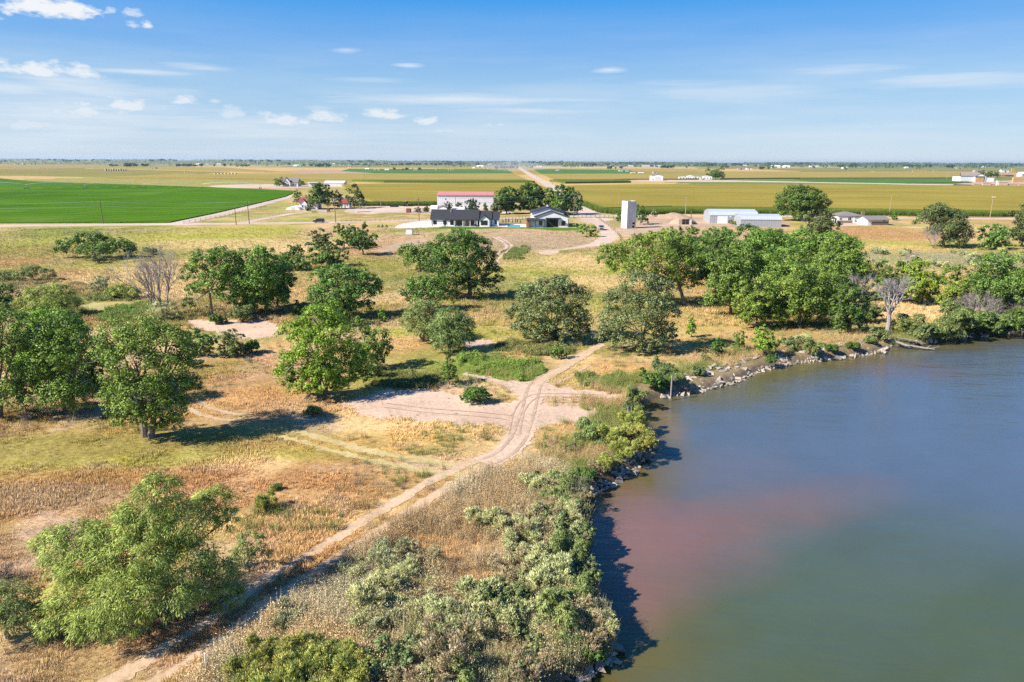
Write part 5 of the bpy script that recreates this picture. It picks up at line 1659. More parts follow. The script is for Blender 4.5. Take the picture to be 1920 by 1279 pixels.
WEEDZ = [(690, 1000), (780, 950), (860, 905), (930, 880), (1000, 850), (1090, 860), (1110, 930), (1112, 1100), (1150, 1200), (1130, 1420), (250, 1420), (400, 1250), (520, 1160), (610, 1090)]
wz = [tuple(P(a, b).xy) for a, b in WEEDZ]
px, py, x, y, sdv = sample(100000, 200, 1300, 820, 1420, rg, 1.5)
nz = fbm(x, y, 5, 91)
ok = (inpoly(x, y, wz) & (rg.random(len(x)) < .34)) | ((sdv < 6) & (rg.random(len(x)) < .5))
x, y, sdv, nz = x[ok], y[ok], sdv[ok], nz[ok]
base = np.array((.68, .50, .27)) * (1 - sstep(.45, .6, nz)[:, None]) + np.array((.60, .50, .32)) * sstep(.45, .6, nz)[:, None]
n5 = fbm(x, y, 9, 93)
base = base * (1 - (sstep(.5, .64, n5) * .8)[:, None]) + np.array((.52, .36, .20)) * (sstep(.5, .64, n5) * .7)[:, None]
gr = ((sdv < 4) * .5 + .1) * (rg.random(len(x)) < .5)
base = base * (1 - gr[:, None]) + np.array((.28, .30, .11)) * gr[:, None]
scatter('dry_weeds', np.stack([x, y, zat(x, y, sdv)], 1), (.45 + .75 * sstep(.38, .62, fbm(x, y, 3.2, 94))) * (.75 + .5 * rg.random(len(x))), base * (.9 + .35 * rg.random((len(x), 1))), weed_protos, 'tall tan and brown dried weeds of the near bank', 'weeds', rg)

# bank fringe and loose weeds everywhere else
px, py, x, y, sdv = sample(90000, 900, 2080, 560, 1000, rg, 1.6)
ok = ((sdv < 7) & (rg.random(len(x)) < .55)) | (rg.random(len(x)) < .05)
x, y, sdv = x[ok], y[ok], sdv[ok]
pick = fbm(x, y, 6, 95)[:, None]
base = np.where(pick > .52, np.array((.26, .29, .08)), np.array((.50, .36, .17)))
scatter('bank_weeds', np.stack([x, y, zat(x, y, sdv)], 1), .5 + .6 * rg.random(len(x)), base * (.7 + .6 * rg.random((len(x), 1))), weed_protos, 'green and tan weeds fringing the river bank', 'weeds', rg)
px, py, x, y, sdv = sample(16000, -100, 2000, 440, 1000, rg, 1.6)
n6 = fbm(x, y, 14, 97)
ok = n6 > .52
x, y, sdv = x[ok], y[ok], sdv[ok]
pick = fbm(x, y, 8, 98)[:, None]
base = np.where(pick > .55, np.array((.20, .24, .07)), np.where(pick > .45, np.array((.36, .27, .19)), np.array((.46, .30, .13))))
scatter('meadow_weeds', np.stack([x, y, zat(x, y, sdv)], 1), .4 + .6 * rg.random(len(x)), base * (.7 + .6 * rg.random((len(x), 1))), weed_protos, 'scattered low weeds on the dry meadow', 'weeds', rg)

# lush green patches
pts, tn, sc_ = [], [], []
for poly, n, col in [([(860, 668), (920, 664), (990, 674), (1020, 695), (1005, 712), (975, 716), (940, 702), (880, 690)], 7000, (.15, .25, .045)), ([(205, 583), (252, 573), (262, 590), (225, 604), (190, 600), (188, 590)], 2600, (.14, .24, .05)),
                     ([(175, 564), (180, 552), (250, 552), (255, 565)], 3000, (.16, .20, .06)), ([(700, 690), (760, 690), (830, 712), (800, 728), (720, 726)], 2200, (.17, .20, .06)), ([(1080, 705), (1170, 705), (1180, 725), (1100, 722)], 1500, (.16, .20, .06)),
                     ([(930, 640), (1060, 650), (1080, 660), (1000, 668), (930, 660)], 2200, (.16, .18, .06)), ([(0, 520), (120, 528), (200, 540), (180, 556), (0, 548)], 3000, (.24, .22, .10)), ([(925, 475), (985, 462), (1000, 474), (960, 492)], 2500, (.12, .17, .05))]:
    pw = [tuple(P(a, b).xy) for a, b in poly]
    xs, ys = [p[0] for p in pw], [p[1] for p in pw]
    x, y = rg.uniform(min(xs), max(xs), n), rg.uniform(min(ys), max(ys), n)
    dd = dist_line(x, y, pw + [pw[0]])
    k = inpoly(x, y, pw) | (dd < rg.uniform(0, 1.5, n) * (rg.random(n) < .5))
    for cl, hw in TRACKS:
        k &= dist_line(x, y, cl) > hw
    k &= (fbm(x, y, 4, 61) + np.clip(dd, 0, 2.5) * .12) > .46
    x, y = x[k], y[k]
    pts.append(np.stack([x, y, np.zeros(len(x))], 1))
    tn.append(np.array(col) * (.7 + .8 * rg.random((len(x), 1))) + np.array([.09, .06, .02]) * rg.random((len(x), 1)))
    sc_.append((.35 + .5 * sstep(.4, .65, fbm(x, y, 2.5, 62))) * (.8 + .5 * rg.random(len(x))))
scatter('lush_grass', np.concatenate(pts), np.concatenate(sc_), np.concatenate(tn), lush_protos, 'lush green grass and reeds in the damp hollows', 'grass', rg)
# green standing maize along the near edges of the corn fields
pts, tn = [], []
for a, b, n in [((664, 386.3), (850, 386.3), 1500), ((1128, 399), (1160, 402.5), 300), ((1160, 402.5), (1300, 401), 900), ((1300, 401), (1560, 403.5), 1500), ((1560, 403.5), (1920, 407), 2000), ((1092, 384), (1128, 399), 700)]:
    A, B_ = P(*a), P(*b)
    t = rg.random(n)
    x, y = A.x + (B_.x - A.x) * t + rg.normal(size=n) * .8, A.y + (B_.y - A.y) * t + rg.uniform(-.5, 5, n)
    pts.append(np.stack([x, y, np.zeros(n)], 1))
    tn.append(np.array((.11, .16, .025)) * (.7 + .8 * rg.random((n, 1))))
pts = np.concatenate(pts)
scatter('maize_stalks', pts, 2.2 + .8 * rg.random(len(pts)), np.concatenate(tn), weed_protos, 'green maize stalks along the near edge of the corn fields', 'maize', rg)

# ------------------------------------------------------------------ riprap
def rock_mesh(seed, flat):
    rr = random.Random(seed)
    bm = bmesh.new()
    for i in range(12):
        bm.verts.new((rr.uniform(-.5, .5), rr.uniform(-.38, .38), rr.uniform(-.5, .5) * flat))
    bmesh.ops.convex_hull(bm, input=bm.verts)
    for v_ in [v_ for v_ in bm.verts if not v_.link_faces]:
        bm.verts.remove(v_)
    me = bpy.data.meshes.new('rock')
    bm.to_mesh(me)
    bm.free()
    return me


rockm = plain('pale_broken_concrete', (.37, .315, .26), .9, .22, 1.2, bmp=.4)
rockd = plain('weathered_grey_rock', (.23, .195, .16), .9, .25, 1.2, bmp=.4)
RM = []
for i in range(14):
    me = rock_mesh(i, .45 if i % 2 else .75)
    me.materials.append(rockm if i < 9 else rockd)
    RM.append(me)


def riprap(px_line, count, inland, size, label, group, sel, z0=-.95, zr=.75):
    pts = spline([P(a, b, WZ) for a, b in px_line], 12)
    for i in range(count):
        t = R.random() * (len(pts) - 2)
        k = int(t)
        p = pts[k].lerp(pts[k + 1], t - k)
        d = (pts[k + 1] - pts[k]).normalized()
        nrm = Vector((-d.y, d.x, 0))
        q = p + nrm * 1.0
        if shore_sd(np.array([q.x]), np.array([q.y]))[0] < 0:
            nrm = -nrm
        u = R.random() ** 1.3
        p = p + nrm * (u * inland - .35)
        o = link('rock', RM[R.choice(sel)])
        s = size * R.choice([.5, .6, .7, .85, 1, 1, 1.25, 1.5])
        o.location = (p.x, p.y, z0 + zr * u + R.uniform(0, .25))
        o.scale = (s, s * R.uniform(.7, 1.1), s * R.uniform(.6, 1))
        o.rotation_euler = (R.uniform(-.5, .5), R.uniform(-.5, .5), R.uniform(0, 6.28))
        tag(o, label, 'rock', group)


riprap([(1238, 746), (1290, 738), (1340, 728), (1392, 713)], 98, 4.2, 1.0, 'pale broken rock in the heap left along the far bend', 'rocks of the steep heap on the bend', range(0, 14), -.9, 1.1)
riprap([(1392, 713), (1432, 694), (1480, 684), (1540, 676), (1600, 669), (1662, 660)], 116, 2.9, .95, 'flat pale slab on the low rocky shore below the grove', 'slabs of the low rocky shore', range(0, 10), -.95, .95)
riprap([(1660, 660), (1700, 652), (1760, 646)], 9, 1.6, 1.0, 'small pale rock beside the fallen logs', 'rocks by the fallen logs', range(0, 9))
riprap([(1800, 636), (1850, 630), (1920, 623)], 12, 1.6, 1.1, 'small pale rock on the far right waterline', 'rocks of the far right waterline', range(0, 9))
riprap([(1233, 834), (1224, 852), (1195, 876), (1152, 905), (1110, 928)], 38, 1.7, .95, 'grey rock under the weeds at the near inner bend', 'rocks at the near inner bend', range(5, 14), -.95, .7)
riprap([(1150, 1215), (1136, 1250), (1080, 1280), (1020, 1312)], 26, 1.5, .95, 'grey block at the waterline of the near bank corner', 'blocks at the near bank corner', range(5, 14), -.95, .8)

pts, sc2 = [], []
for line, n, inl in [([(1238, 746), (1290, 738), (1340, 728), (1392, 713), (1432, 694), (1480, 684), (1540, 676), (1600, 669), (1662, 660)], 1300, 4.0), ([(1233, 834), (1224, 852), (1195, 876), (1152, 905), (1110, 928)], 90, 1.4), ([(1152, 1215), (1136, 1250), (1080, 1280), (1020, 1312)], 70, 1.4)]:
    w_ = spline([P(a, b, WZ) for a, b in line], 12)
    for i in range(n):
        t_ = R.random() * (len(w_) - 2)
        k = int(t_)
        p = w_[k].lerp(w_[k + 1], t_ - k)
        d = (w_[k + 1] - w_[k]).normalized()
        nm = Vector((-d.y, d.x, 0))
        if shore_sd(np.array([p.x + nm.x]), np.array([p.y + nm.y]))[0] < 0:
            nm = -nm
        u_ = R.random()
        p = p + nm * (u_ * inl - .2)
        pts.append((p.x, p.y, -.85 + u_ * .95))
        sc2.append(R.uniform(.2, .75))
# sprigs of willow and sage that knit the thicket together
sp, st, ss = [], [], []
for (cx, cy, rx, ry, n) in [(1060, 930, 80, 40, 260), (1065, 1000, 55, 65, 330), (970, 985, 70, 30, 140), (1060, 1080, 60, 60, 300), (740, 1080, 100, 45, 260), (690, 1140, 70, 55, 220), (830, 1160, 110, 55, 330), (980, 1140, 120, 60, 420), (1080, 1180, 80, 60, 300), (920, 1230, 190, 50, 420), (820, 1270, 120, 40, 220), (560, 1270, 160, 40, 160)]:
    for i in range(int(n * .55)):
        a, r = R.uniform(0, 6.28), R.random() ** .5
        p = P(cx + rx * r * math.cos(a), cy + ry * r * math.sin(a) + 15)
        if shore_sd(np.array([p.x]), np.array([p.y]))[0] < .4:
            continue
        sp.append(tuple(p))
        k = R.random()
        c = (.37, .38, .22) if k < .42 else (.27, .31, .13) if k < .6 else (.50, .38, .23) if k < .85 else (.48, .43, .20)
        f = R.uniform(.75, 1.3)
        st.append(tuple(q * f for q in c))
        ss.append(R.uniform(.9, 1.7))
scatter('thicket_sprigs', sp, ss, np.array(st), weed_protos, 'loose sprigs of willow, sage and dry stalks between the thicket shrubs', 'weeds', rg)
# sparse litter and seedlings on the bare sand
sp, st, ss = [], [], []
for poly in SHEETS[:6]:
    xs, ys = [p[0] for p in poly], [p[1] for p in poly]
    n = int(min(400, (max(xs) - min(xs)) * (max(ys) - min(ys)) * .5))
    x, y = rg.uniform(min(xs), max(xs), n), rg.uniform(min(ys), max(ys), n)
    k = inpoly(x, y, poly) & (fbm(x, y, 5, 71) > .45)
    for a, b in zip(x[k], y[k]):
        sp.append((a, b, .01))
        c = R.choice([(.30, .22, .13), (.22, .20, .08), (.40, .29, .16)])
        st.append(c)
        ss.append(R.uniform(.15, .6))
scatter('sand_litter', sp, ss, np.array(st), grass_protos, 'sparse dry tufts and litter on the bare sand', 'litter', rg)
scatter('riprap_rubble', pts, sc2, np.array([(.34, .285, .235)] * len(pts)) * (.6 + .6 * rg.random((len(pts), 1))), [m_ for m_ in RM[:9]], 'small broken rubble between the bank rocks', 'rubble', rg)
# ------------------------------------------------------------------ buildings
class Site:
    """local frame of a building: origin on the ground at its front, x to the right, y away from the river"""

    def __init__(s, px, py, name, label, cat, group=None, rz=0):
        s.px, s.py = px, py
        s.B = P(px, py)
        s.root = empty(name, s.B, rz, label, cat, group)
        s.m = mpp(px, py)

    def x(s, px, dep=0.0):
        return onY(px, s.py, s.B.y + dep)[0] - s.B.x

    def z(s, py, dep=0.0):
        return max(0.0, onY(s.px, py, s.B.y + dep)[1])

    def box(s, name, mat, x0, x1, y0, y1, z0, z1, parent=None, label=None):
        o = MB().box(x0, x1, y0, y1, z0, z1).build(name, M[mat], parent or s.root)
        if label:
            o['label'] = label
        return o

    def window(s, x0, x1, z0, z1, y=0.0, frame='white', pane='glass', bars=1):
        f = MB()
        t = .09
        f.box(x0 - t, x1 + t, y - .06, y - .003, z0 - t, z0)
        f.box(x0 - t, x1 + t, y - .06, y - .003, z1, z1 + t)
        f.box(x0 - t, x0, y - .058, y - .003, z0, z1)
        f.box(x1, x1 + t, y - .058, y - .003, z0, z1)
        for i in range(bars):
            xm = x0 + (x1 - x0) * (i + 1) / (bars + 1)
            f.box(xm - .04, xm + .04, y - .05, y - .003, z0, z1)
        o = f.build('window', M[frame], s.root)
        MB().box(x0, x1, y - .03, y - .004, z0, z1).build('pane', M[pane], o)
        return o

    def door(s, x0, x1, z1, y=0.0, mat='white', handle=True, name='door'):
        d = MB().box(x0, x1, y - .05, y - .003, 0.02, z1).build(name, M[mat], s.root)
        if handle:
            MB().box(x1 - .2, x1 - .12, y - .1, y - .05, 1.0, 1.12).build('handle', M['steel'], d)
        return d

    def gable_x(s, x0, x1, y0, y1, ze, zr, wall, roof, over=.4, thick=.16, wname='wall', rname='roof'):
        """ridge along x"""
        ym = (y0 + y1) / 2
        w = MB().prism([(y0, 0), (y1, 0), (y1, ze), (ym, zr - .05), (y0, ze)], 'x', x0, x1).build(wname, M[wall], s.root)
        sl = (zr - ze) / (ym - y0)
        r = MB()
        r.prism([(y0 - over, ze - sl * over), (ym, zr), (ym, zr + thick), (y0 - over, ze - sl * over + thick)], 'x', x0 - over, x1 + over)
        r.prism([(y1 + over, ze - sl * over), (ym, zr), (ym, zr + thick), (y1 + over, ze - sl * over + thick)], 'x', x0 - over, x1 + over)
        return w, r.build(rname, M[roof], s.root)

    def gable_y(s, x0, x1, y0, y1, ze, zr, wall, roof, over=.4, thick=.16, xr=None, z0=0.0, wname='wall', rname='roof'):
        """ridge along y: the gable faces the river"""
        xm = (x0 + x1) / 2 if xr is None else xr
        w = MB().prism([(x0, z0), (x1, z0), (x1, ze), (xm, zr - .05), (x0, ze)], 'y', y0, y1).build(wname, M[wall], s.root)
        r = MB()
        for xa in (x0, x1):
            sl = (zr - ze) / abs(xm - xa)
            xo = xa + (over if xa > xm else -over)
            r.prism([(xo, ze - sl * over), (xm, zr), (xm, zr + thick), (xo, ze - sl * over + thick)], 'y', y0 - over, y1 + over)
        return w, r.build(rname, M[roof], s.root)

    def hip(s, x0, x1, y0, y1, ze, zr, wall, roof, over=.45, inset=None):
        s.box('wall', wall, x0, x1, y0, y1, 0, ze)
        a, b_, c, d = x0 - over, x1 + over, y0 - over, y1 + over
        ym = (c + d) / 2
        ins = (d - c) / 2 if inset is None else inset
        m = MB()
        zl = ze - .02
        V = [(a, c, zl), (b_, c, zl), (b_, d, zl), (a, d, zl), (a + ins, ym, zr), (b_ - ins, ym, zr)]
        m.v = V
        m.f = [(0, 1, 5, 4), (1, 2, 5), (2, 3, 4, 5), (3, 0, 4), (3, 2, 1, 0)]
        return m.build('roof', M[roof], s.root)


# --- black-roofed ranch house
s = Site(860, 424.3, 'ranch_house', 'new white ranch house with long charcoal roof and covered porch', 'house')
X, Z = s.x, s.z
D = 12.0
ze = 2.95
zr = s.z(393.5, D / 2)
s.gable_x(X(809), X(896), 0, D, ze, zr, 'white', 'charcoal', .5)
zr2 = s.z(395.5, D / 2)
s.gable_x(X(896) + .55, X(921), .6, D + .3, ze, zr2, 'white', 'charcoal', .3, wname='wall', rname='roof')
s.gable_x(X(921) + .35, X(935), 1.2, D - .6, ze - .1, zr2 - .45, 'white', 'charcoal', .35)
s.gable_y(X(899.5), X(918), -2.0, .62, ze - .15, s.z(404, -2), 'white', 'charcoal', .35)
s.window(X(902.5), X(914), .75, 2.45, -2.0, 'black', bars=2)
for a, b_ in [(812.5, 818.5), (831.5, 837.5)]:
    s.window(X(a), X(b_), .85, 2.3, 0, 'black')
for a, b_ in [(844.5, 851), (855.5, 866), (880, 888.5)]:
    s.window(X(a), X(b_), .6, 2.25, 0, 'black', bars=1)
s.door(X(872.5), X(879), 2.35, 0, 'cedar')
s.window(X(927.5), X(931), .8, 2.4, 1.2, 'black', bars=0)
# porch roof on posts
s.box('porch_roof', 'charcoal', X(838.5), X(896), -2.2, -.5, ze - .42, ze - .28)
for a in (839.5, 852.5, 868.5, 882, 895):
    s.box('porch_post', 'offwhite', X(a) - .15, X(a) + .15, -2.1, -1.8, 0.12, ze - .42)
s.box('porch_floor', 'concrete2', X(838), X(896) + .2, -2.4, -.004, 0.06, .12)
m = MB()
for i in range(5):
    xx_ = X(816) + i * (X(833) - X(816)) / 4
    m.box(xx_ - .04, xx_ + .04, -2.3, -2.2, 0.05, 1.3)
m.box(X(816), X(833), -2.29, -2.21, 1.3, 1.36)
m.build('railing', M['black'], s.root)
s.box('downpipe', 'black', X(810) - .06, X(810) + .06, -.12, -.004, .1, ze)
s.box('chimney_vent', 'steel', X(843), X(843) + .5, D * .35, D * .35 + .5, zr - 1.2, zr - .1)
for (px_, lab) in [(834.5, 'black patio chair near the left end of the house porch'), (861, 'black patio chair under the middle house window'), (892, 'dark barbecue standing at the right end of the house porch')]:
    c = P(px_, 425.5)
    ch = empty('patio_chair' if 'chair' in lab else 'barbecue', (c.x, c.y, .06), 0, lab, 'chair' if 'chair' in lab else 'barbecue')
    MB().box(-.35, .35, -.35, .35, .38, .48).build('seat' if 'chair' in lab else 'body', M['black'], ch)
    MB().box(-.35, .35, .3, .38, .48, 1.05).build('backrest' if 'chair' in lab else 'lid', M['black'], ch)
    for a_ in (-.3, .3):
        for b2_ in (-.3, .3):
            MB().box(a_ - .03, a_ + .03, b2_ - .03, b2_ + .03, 0, .38).build('leg', M['black'], ch)

# --- modern barn
s = Site(1030, 426.0, 'modern_barn', 'white modern barn with two-tier charcoal roof and wide dark opening', 'house')
X, Z = s.x, s.z
s.gable_y(X(1003), X(1066), 0, 13, s.z(407, 0), s.z(396, 0), 'white', 'charcoal', .45, xr=X(1033.5))
s.gable_y(X(997), X(1058), 4.0, 15, s.z(400, 4) + .3, s.z(389, 4), 'white', 'charcoal', .45, xr=X(1027), z0=.02)
s.box('chimney', 'white', X(1026), X(1029), 8, 9, s.z(391, 8), s.z(384.5, 8))
m = MB()
m.prism([(-2.2, 2.75), (1.0, 3.5), (1.0, 3.66), (-2.2, 2.91)], 'x', X(987), X(1021.5))
m.build('porch_roof', M['charcoal'], s.root)
for a in (990, 1004, 1020.5):
    s.box('porch_post', 'black', X(a) - .1, X(a) + .1, -2.0, -1.8, .02, 2.76)
s.box('side_wing', 'white', X(992), X(1003) - .01, .2, 9, 0, 2.9)
s.box('cedar_wall', 'cedar', X(986.5), X(992) - .02, -1.4, 6, 0, 2.75)
s.box('canopy', 'charcoal', X(1022.5), X(1051), -1.6, -.004, 3.55, 3.8)
s.box('canopy_face', 'black', X(1024.5), X(1047), -.05, -.005, 3.0, 3.5)
dr = s.box('garage_opening', 'dark', X(1025.5), X(1045.5), -.04, -.004, .02, 2.95)
m = MB()
for a in (1025, 1045.5):
    m.box(X(a), X(a) + .15, -.1, -.002, .02, 3.0)
m.box(X(1025), X(1046), -.098, -.002, 3.0, 3.1)
m.build('frame', M['black'], dr)
s.window(X(1011), X(1016.5), .75, 2.4, 0, 'black')
s.window(X(1053), X(1059.5), .75, 2.5, 0, 'black')
for a in (1004.5, 1023.5, 1065):
    s.box('downpipe', 'black', X(a) - .05, X(a) + .05, -.14, -.006, .05, 3.4)

# pool and its surround
pb = P(961, 426.4)
po = empty('swimming_pool', (pb.x, pb.y, .07), 0, 'small turquoise pool between the house and the barn', 'pool')
m_ = mpp(961, 426.4)
xa, xb = (951 - 961) * m_, (976 - 961) * m_
ry_ = P(961, 422.7).y - pb.y
poolm = plain('turquoise_pool_water', (.015, .27, .36), .3, .06, .5, spec=.1)
mm_ = MB()
for (x0, x1, y0, y1) in [(xa - .5, xb + .5, -.5, 0), (xa - .5, xb + .5, ry_, ry_ + .5), (xa - .5, xa, 0, ry_), (xb, xb + .5, 0, ry_)]:
    mm_.box(x0, x1, y0, y1, 0, .12)
mm_.build('rim', M['white'], po)
MB().box(xa, xb, 0, ry_, -.02, .06).build('water', poolm, po)
# row of young columnar evergreens behind the pool
for i, px_ in enumerate([943, 949, 953.5, 961, 966.5, 970, 976]):
    b_ = P(px_, 419.3)
    t_ = empty('young_evergreen', b_, 0, 'young columnar evergreen in the row behind the pool', 'tree', 'young evergreens behind the pool')
    hh = R.uniform(1.3, 2.2)
    rng = np.random.default_rng(300 + i)
    link('crown', crown_mesh('evergreen_crown', [((0, 0, hh * .35), (.36, .36, hh * .35)), ((0, 0, hh * .7), (.24, .24, hh * .3))], .22, M['conifer'], rng, 2, 'spray', 300, .02), t_)
    MB().cyl((0, 0, 0), (0, 0, hh * .4), .06, 6).build('trunk', M['bark'], t_)
for i, px_ in enumerate([710, 717.5, 725]):
    b_ = P(px_, 429.5)
    t_ = empty('young_evergreen', b_, 0, 'small dark evergreen in the trio left of the gravel pad', 'tree', 'three small evergreens by the gravel pad')
    rng = np.random.default_rng(320 + i)
    link('crown', crown_mesh('evergreen_crown', [((0, 0, .75), (.5, .5, .7)), ((0, 0, 1.3), (.3, .3, .4))], .25, M['conifer'], rng, 2, 'spray', 260, .02), t_)
    MB().cyl((0, 0, 0), (0, 0, .5), .07, 6).build('trunk', M['bark'], t_)

# --- long white machine shed
s = Site(872, 391, 'machine_shed', 'long white machine shed with faded red roof edge', 'shed')
X, Z = s.x, s.z
ze = s.z(366.5)
s.gable_x(X(820), X(925), 0, 18, ze, ze + 1.6, 'ribwhite', 'pinkroof', .3)
s.box('eave_trim', 'pinkroof', X(820) - .3, X(925) + .3, -.42, -.31, ze - .2, ze + .35)
s.door(X(899), X(910), s.z(376), 0, 'offwhite', name='sliding_door')
s.door(X(837), X(839), s.z(386), 0, 'offwhite')
s.window(X(835), X(837), s.z(375), s.z(372), 0, 'white', bars=0)
for a in (853, 886):
    s.box('downpipe', 'offwhite', X(a) - .15, X(a) + .15, -.12, -.004, 0, ze - .2)
# low roofs in front of the shed
s = Site(830, 399, 'pump_house', 'small white gabled hut in front of the white shed', 'hut')
s.gable_y(s.x(820), s.x(838), 0, 4, s.z(390), s.z(386), 'white', 'greyroof', .3)
s.window(s.x(823), s.x(827), .8, 1.6, 0, 'white', bars=0)
s.door(s.x(831), s.x(834.5), 1.9)
s = Site(863, 398, 'lean_to', 'low white sloping roof in front of the white shed', 'hut')
s.box('wall', 'white', s.x(851), s.x(874), 0, 3, 0, 1.2)
MB().prism([(-.4, 1.2), (3.4, 2.4), (3.4, 2.52), (-.4, 1.32)], 'x', s.x(850), s.x(875)).build('roof', M['white'], s.root)
s = Site(952, 400, 'garden_shed', 'little white red-roofed shed under the shelterbelt', 'hut')
s.gable_x(s.x(941), s.x(963), 0, 4, s.z(394), s.z(389.5), 'white', 'redroof', .3)
s.window(s.x(948), s.x(951), .8, 1.6, 0, 'white', bars=0)
s.door(s.x(955), s.x(958), 1.8, 0, 'offwhite')

# --- silo tower
s = Site(1182, 428.5, 'concrete_silo', 'tall square weathered white silo with a dark hole at its foot', 'silo', rz=math.radians(24))
hgt = s.z(378.5)
wd = 15.5 * s.m
m = MB().box(-wd * .55, wd * .75, 0, wd * 1.25, 0, hgt)
tower = m.build('wall', M['concrete'], s.root)
m = MB()
for (x0, x1, y0, y1) in [(-wd * .55 - .06, wd * .75 + .06, -.06, .22), (-wd * .55 - .06, wd * .75 + .06, wd * 1.25 - .22, wd * 1.25 + .06), (-wd * .55 - .06, -wd * .55 + .22, .22, wd * 1.25 - .22), (wd * .75 - .22, wd * .75 + .06, .22, wd * 1.25 - .22)]:
    m.box(x0, x1, y0, y1, hgt, hgt + .25)
m.build('rim', M['concrete'], s.root)
for k in range(1, 12):
    z_ = hgt * k / 12
    o = MB().box(-wd * .55 - .02, wd * .75 + .02, -.02, .05, z_ - .025, z_ + .025).build('form_line', M['concrete'], s.root)
m = MB().box(wd * .25, wd * .55, -.03, -.004, .25, 1.1)
m.build('opening', M['dark'], s.root)
MB().box(wd * .25, wd * .6, -.03, -.004, 1.6, 2.4).build('opening', M['dark'], s.root)
MB().box(wd * .752, wd * .76, wd * .3, wd * .8, .3, 1.4).build('opening', M['dark'], s.root)


# --- two grey metal sheds with shouldered arch roofs
def arch_shed(label, px0, px1, yb, ytop, depth, door=None, patch=()):
    s = Site((px0 + px1) / 2, yb, 'metal_shed', label, 'shed', rz=math.radians(-4))
    X = s.x
    x0, x1 = X(px0), X(px1)
    zt = s.z(ytop, depth / 2)
    e = zt * .62
    prof = [(0, 0), (depth, 0), (depth, e), (depth * .86, zt * .86), (depth * .5, zt), (depth * .14, zt * .86), (0, e)]
    MB().prism(prof, 'x', x0 + .03, x1 - .03).build('wall', M['ribmetal'], s.root)
    r = MB()
    top = [(-.06, e - .05), (depth * .14 - .05, zt * .86 + .04), (depth * .5, zt + .06), (depth * .86 + .05, zt * .86 + .04), (depth + .06, e - .05)]
    for i in range(4):
        a, b_ = top[i], top[i + 1]
        r.prism([a, b_, (b_[0], b_[1] + .08), (a[0], a[1] + .08)], 'x', x0 - .15, x1 + .15)
    r.build('roof', M['ribroof'], s.root)
    MB().box(x0 - .02, x1 + .02, -.1, -.065, e - .25, e - .03).build('gutter', M['steel'], s.root)
    if door:
        d = s.door(X(door[0]), X(door[1]), s.z(door[2]), 0, 'white', False, 'garage_door')
        m = MB()
        for k in range(1, 5):
            z_ = s.z(door[2]) * k / 5
            m.box(X(door[0]), X(door[1]), -.065, -.05, z_ - .03, z_ + .03)
        m.build('panel_joint', M['metal'], d)
    for (a, b_, c, d_) in patch:
        s.window(X(a), X(b_), s.z(d_), s.z(c), 0, 'white', 'white', 0)
    m = MB()
    for i in range(1, 12):
        xx_ = x0 + (x1 - x0) * i / 12
        m.box(xx_ - .05, xx_ + .05, -.03, -.002, .02, e - .26)
    tag(m.build('wall_rib', M['ribmetal'], s.root), kind='stuff')
    return s


arch_shed('grey metal shed with white garage door, the rear of two', 1331, 1419, 419, 392.6, 14, (1345, 1364, 405.5), [(1367, 1370, 402.5, 407), (1385.5, 1389, 402.5, 407)])
arch_shed('plain grey metal shed without a door, the front of two', 1389, 1464, 425.5, 401.5, 12)
b_ = P(1369.5, 420.2)
t_ = empty('tyre', b_, 0, 'big dark tyre leaning on the rear grey metal shed', 'tyre')
m = MB()
for i in range(14):
    a0, a1 = 6.283 * i / 14, 6.283 * (i + 1) / 14
    m.tube([(math.cos(a0) * .75, 0, .95 + math.sin(a0) * .75), (math.cos(a1) * .75, 0, .95 + math.sin(a1) * .75)], [.25, .25], 6)
m.build('tread', M['rubber'], t_)

# --- root cellar mound
s = Site(1285, 421, 'root_cellar', 'earth-banked cellar with a dark framed doorway', 'cellar')
rng = np.random.default_rng(8)
V, F = [], []
nu, nv = 18, 7
for j in range(nv):
    for i in range(nu):
        a = 6.283 * i / nu
        r = 1 - j / (nv - 1)
        hgt = (1 - r ** 2.2) * 3.0
        V.append((math.cos(a) * 6.5 * r * rng.uniform(.93, 1.07), 4.0 + math.sin(a) * 4.6 * r, hgt * rng.uniform(.93, 1.05) - .1))
for j in range(nv - 1):
    for i in range(nu):
        i2 = (i + 1) % nu
        F += [j * nu + i, j * nu + i2, (j + 1) * nu + i2, (j + 1) * nu + i]
link('earth_bank', mesh_np('earth_bank', V, F, 4, M['earth'], smooth=True), s.root)
s.box('front_wall', 'stone', s.x(1272), s.x(1298), -.6, .9, 0, 2.3)
d = s.box('doorway', 'dark', s.x(1278.5), s.x(1291), -.66, -.604, .1, 2.1)
m = MB()
for a in (1278, 1284.5, 1291):
    m.box(s.x(a) - .1, s.x(a) + .1, -.76, -.602, 0, 2.15)
m.box(s.x(1277.5), s.x(1291.5), -.758, -.602, 2.15, 2.4)
m.box(s.x(1278), s.x(1291), -.72, -.603, 1.2, 1.3)
m.build('frame', M['wood'], d)
s.box('retaining_post', 'concrete', s.x(1291.8), s.x(1295.5), -.9, -.62, 0, 2.0)
# dirt heap
V = []
for j in range(nv):
    for i in range(nu):
        a = 6.283 * i / nu
        r = 1 - j / (nv - 1)
        V.append((math.cos(a) * 10 * r * rng.uniform(.9, 1.1), math.sin(a) * 5 * r, (1 - r ** 1.3) * 2.6 * rng.uniform(.9, 1.1) - .05))
o = link('dirt_heap', mesh_np('dirt_heap', V, F, 4, M['earth'], smooth=True), None, P(1262, 409))
tag(o, 'heap of bare tan dirt left of the cellar doorway', 'dirt heap')

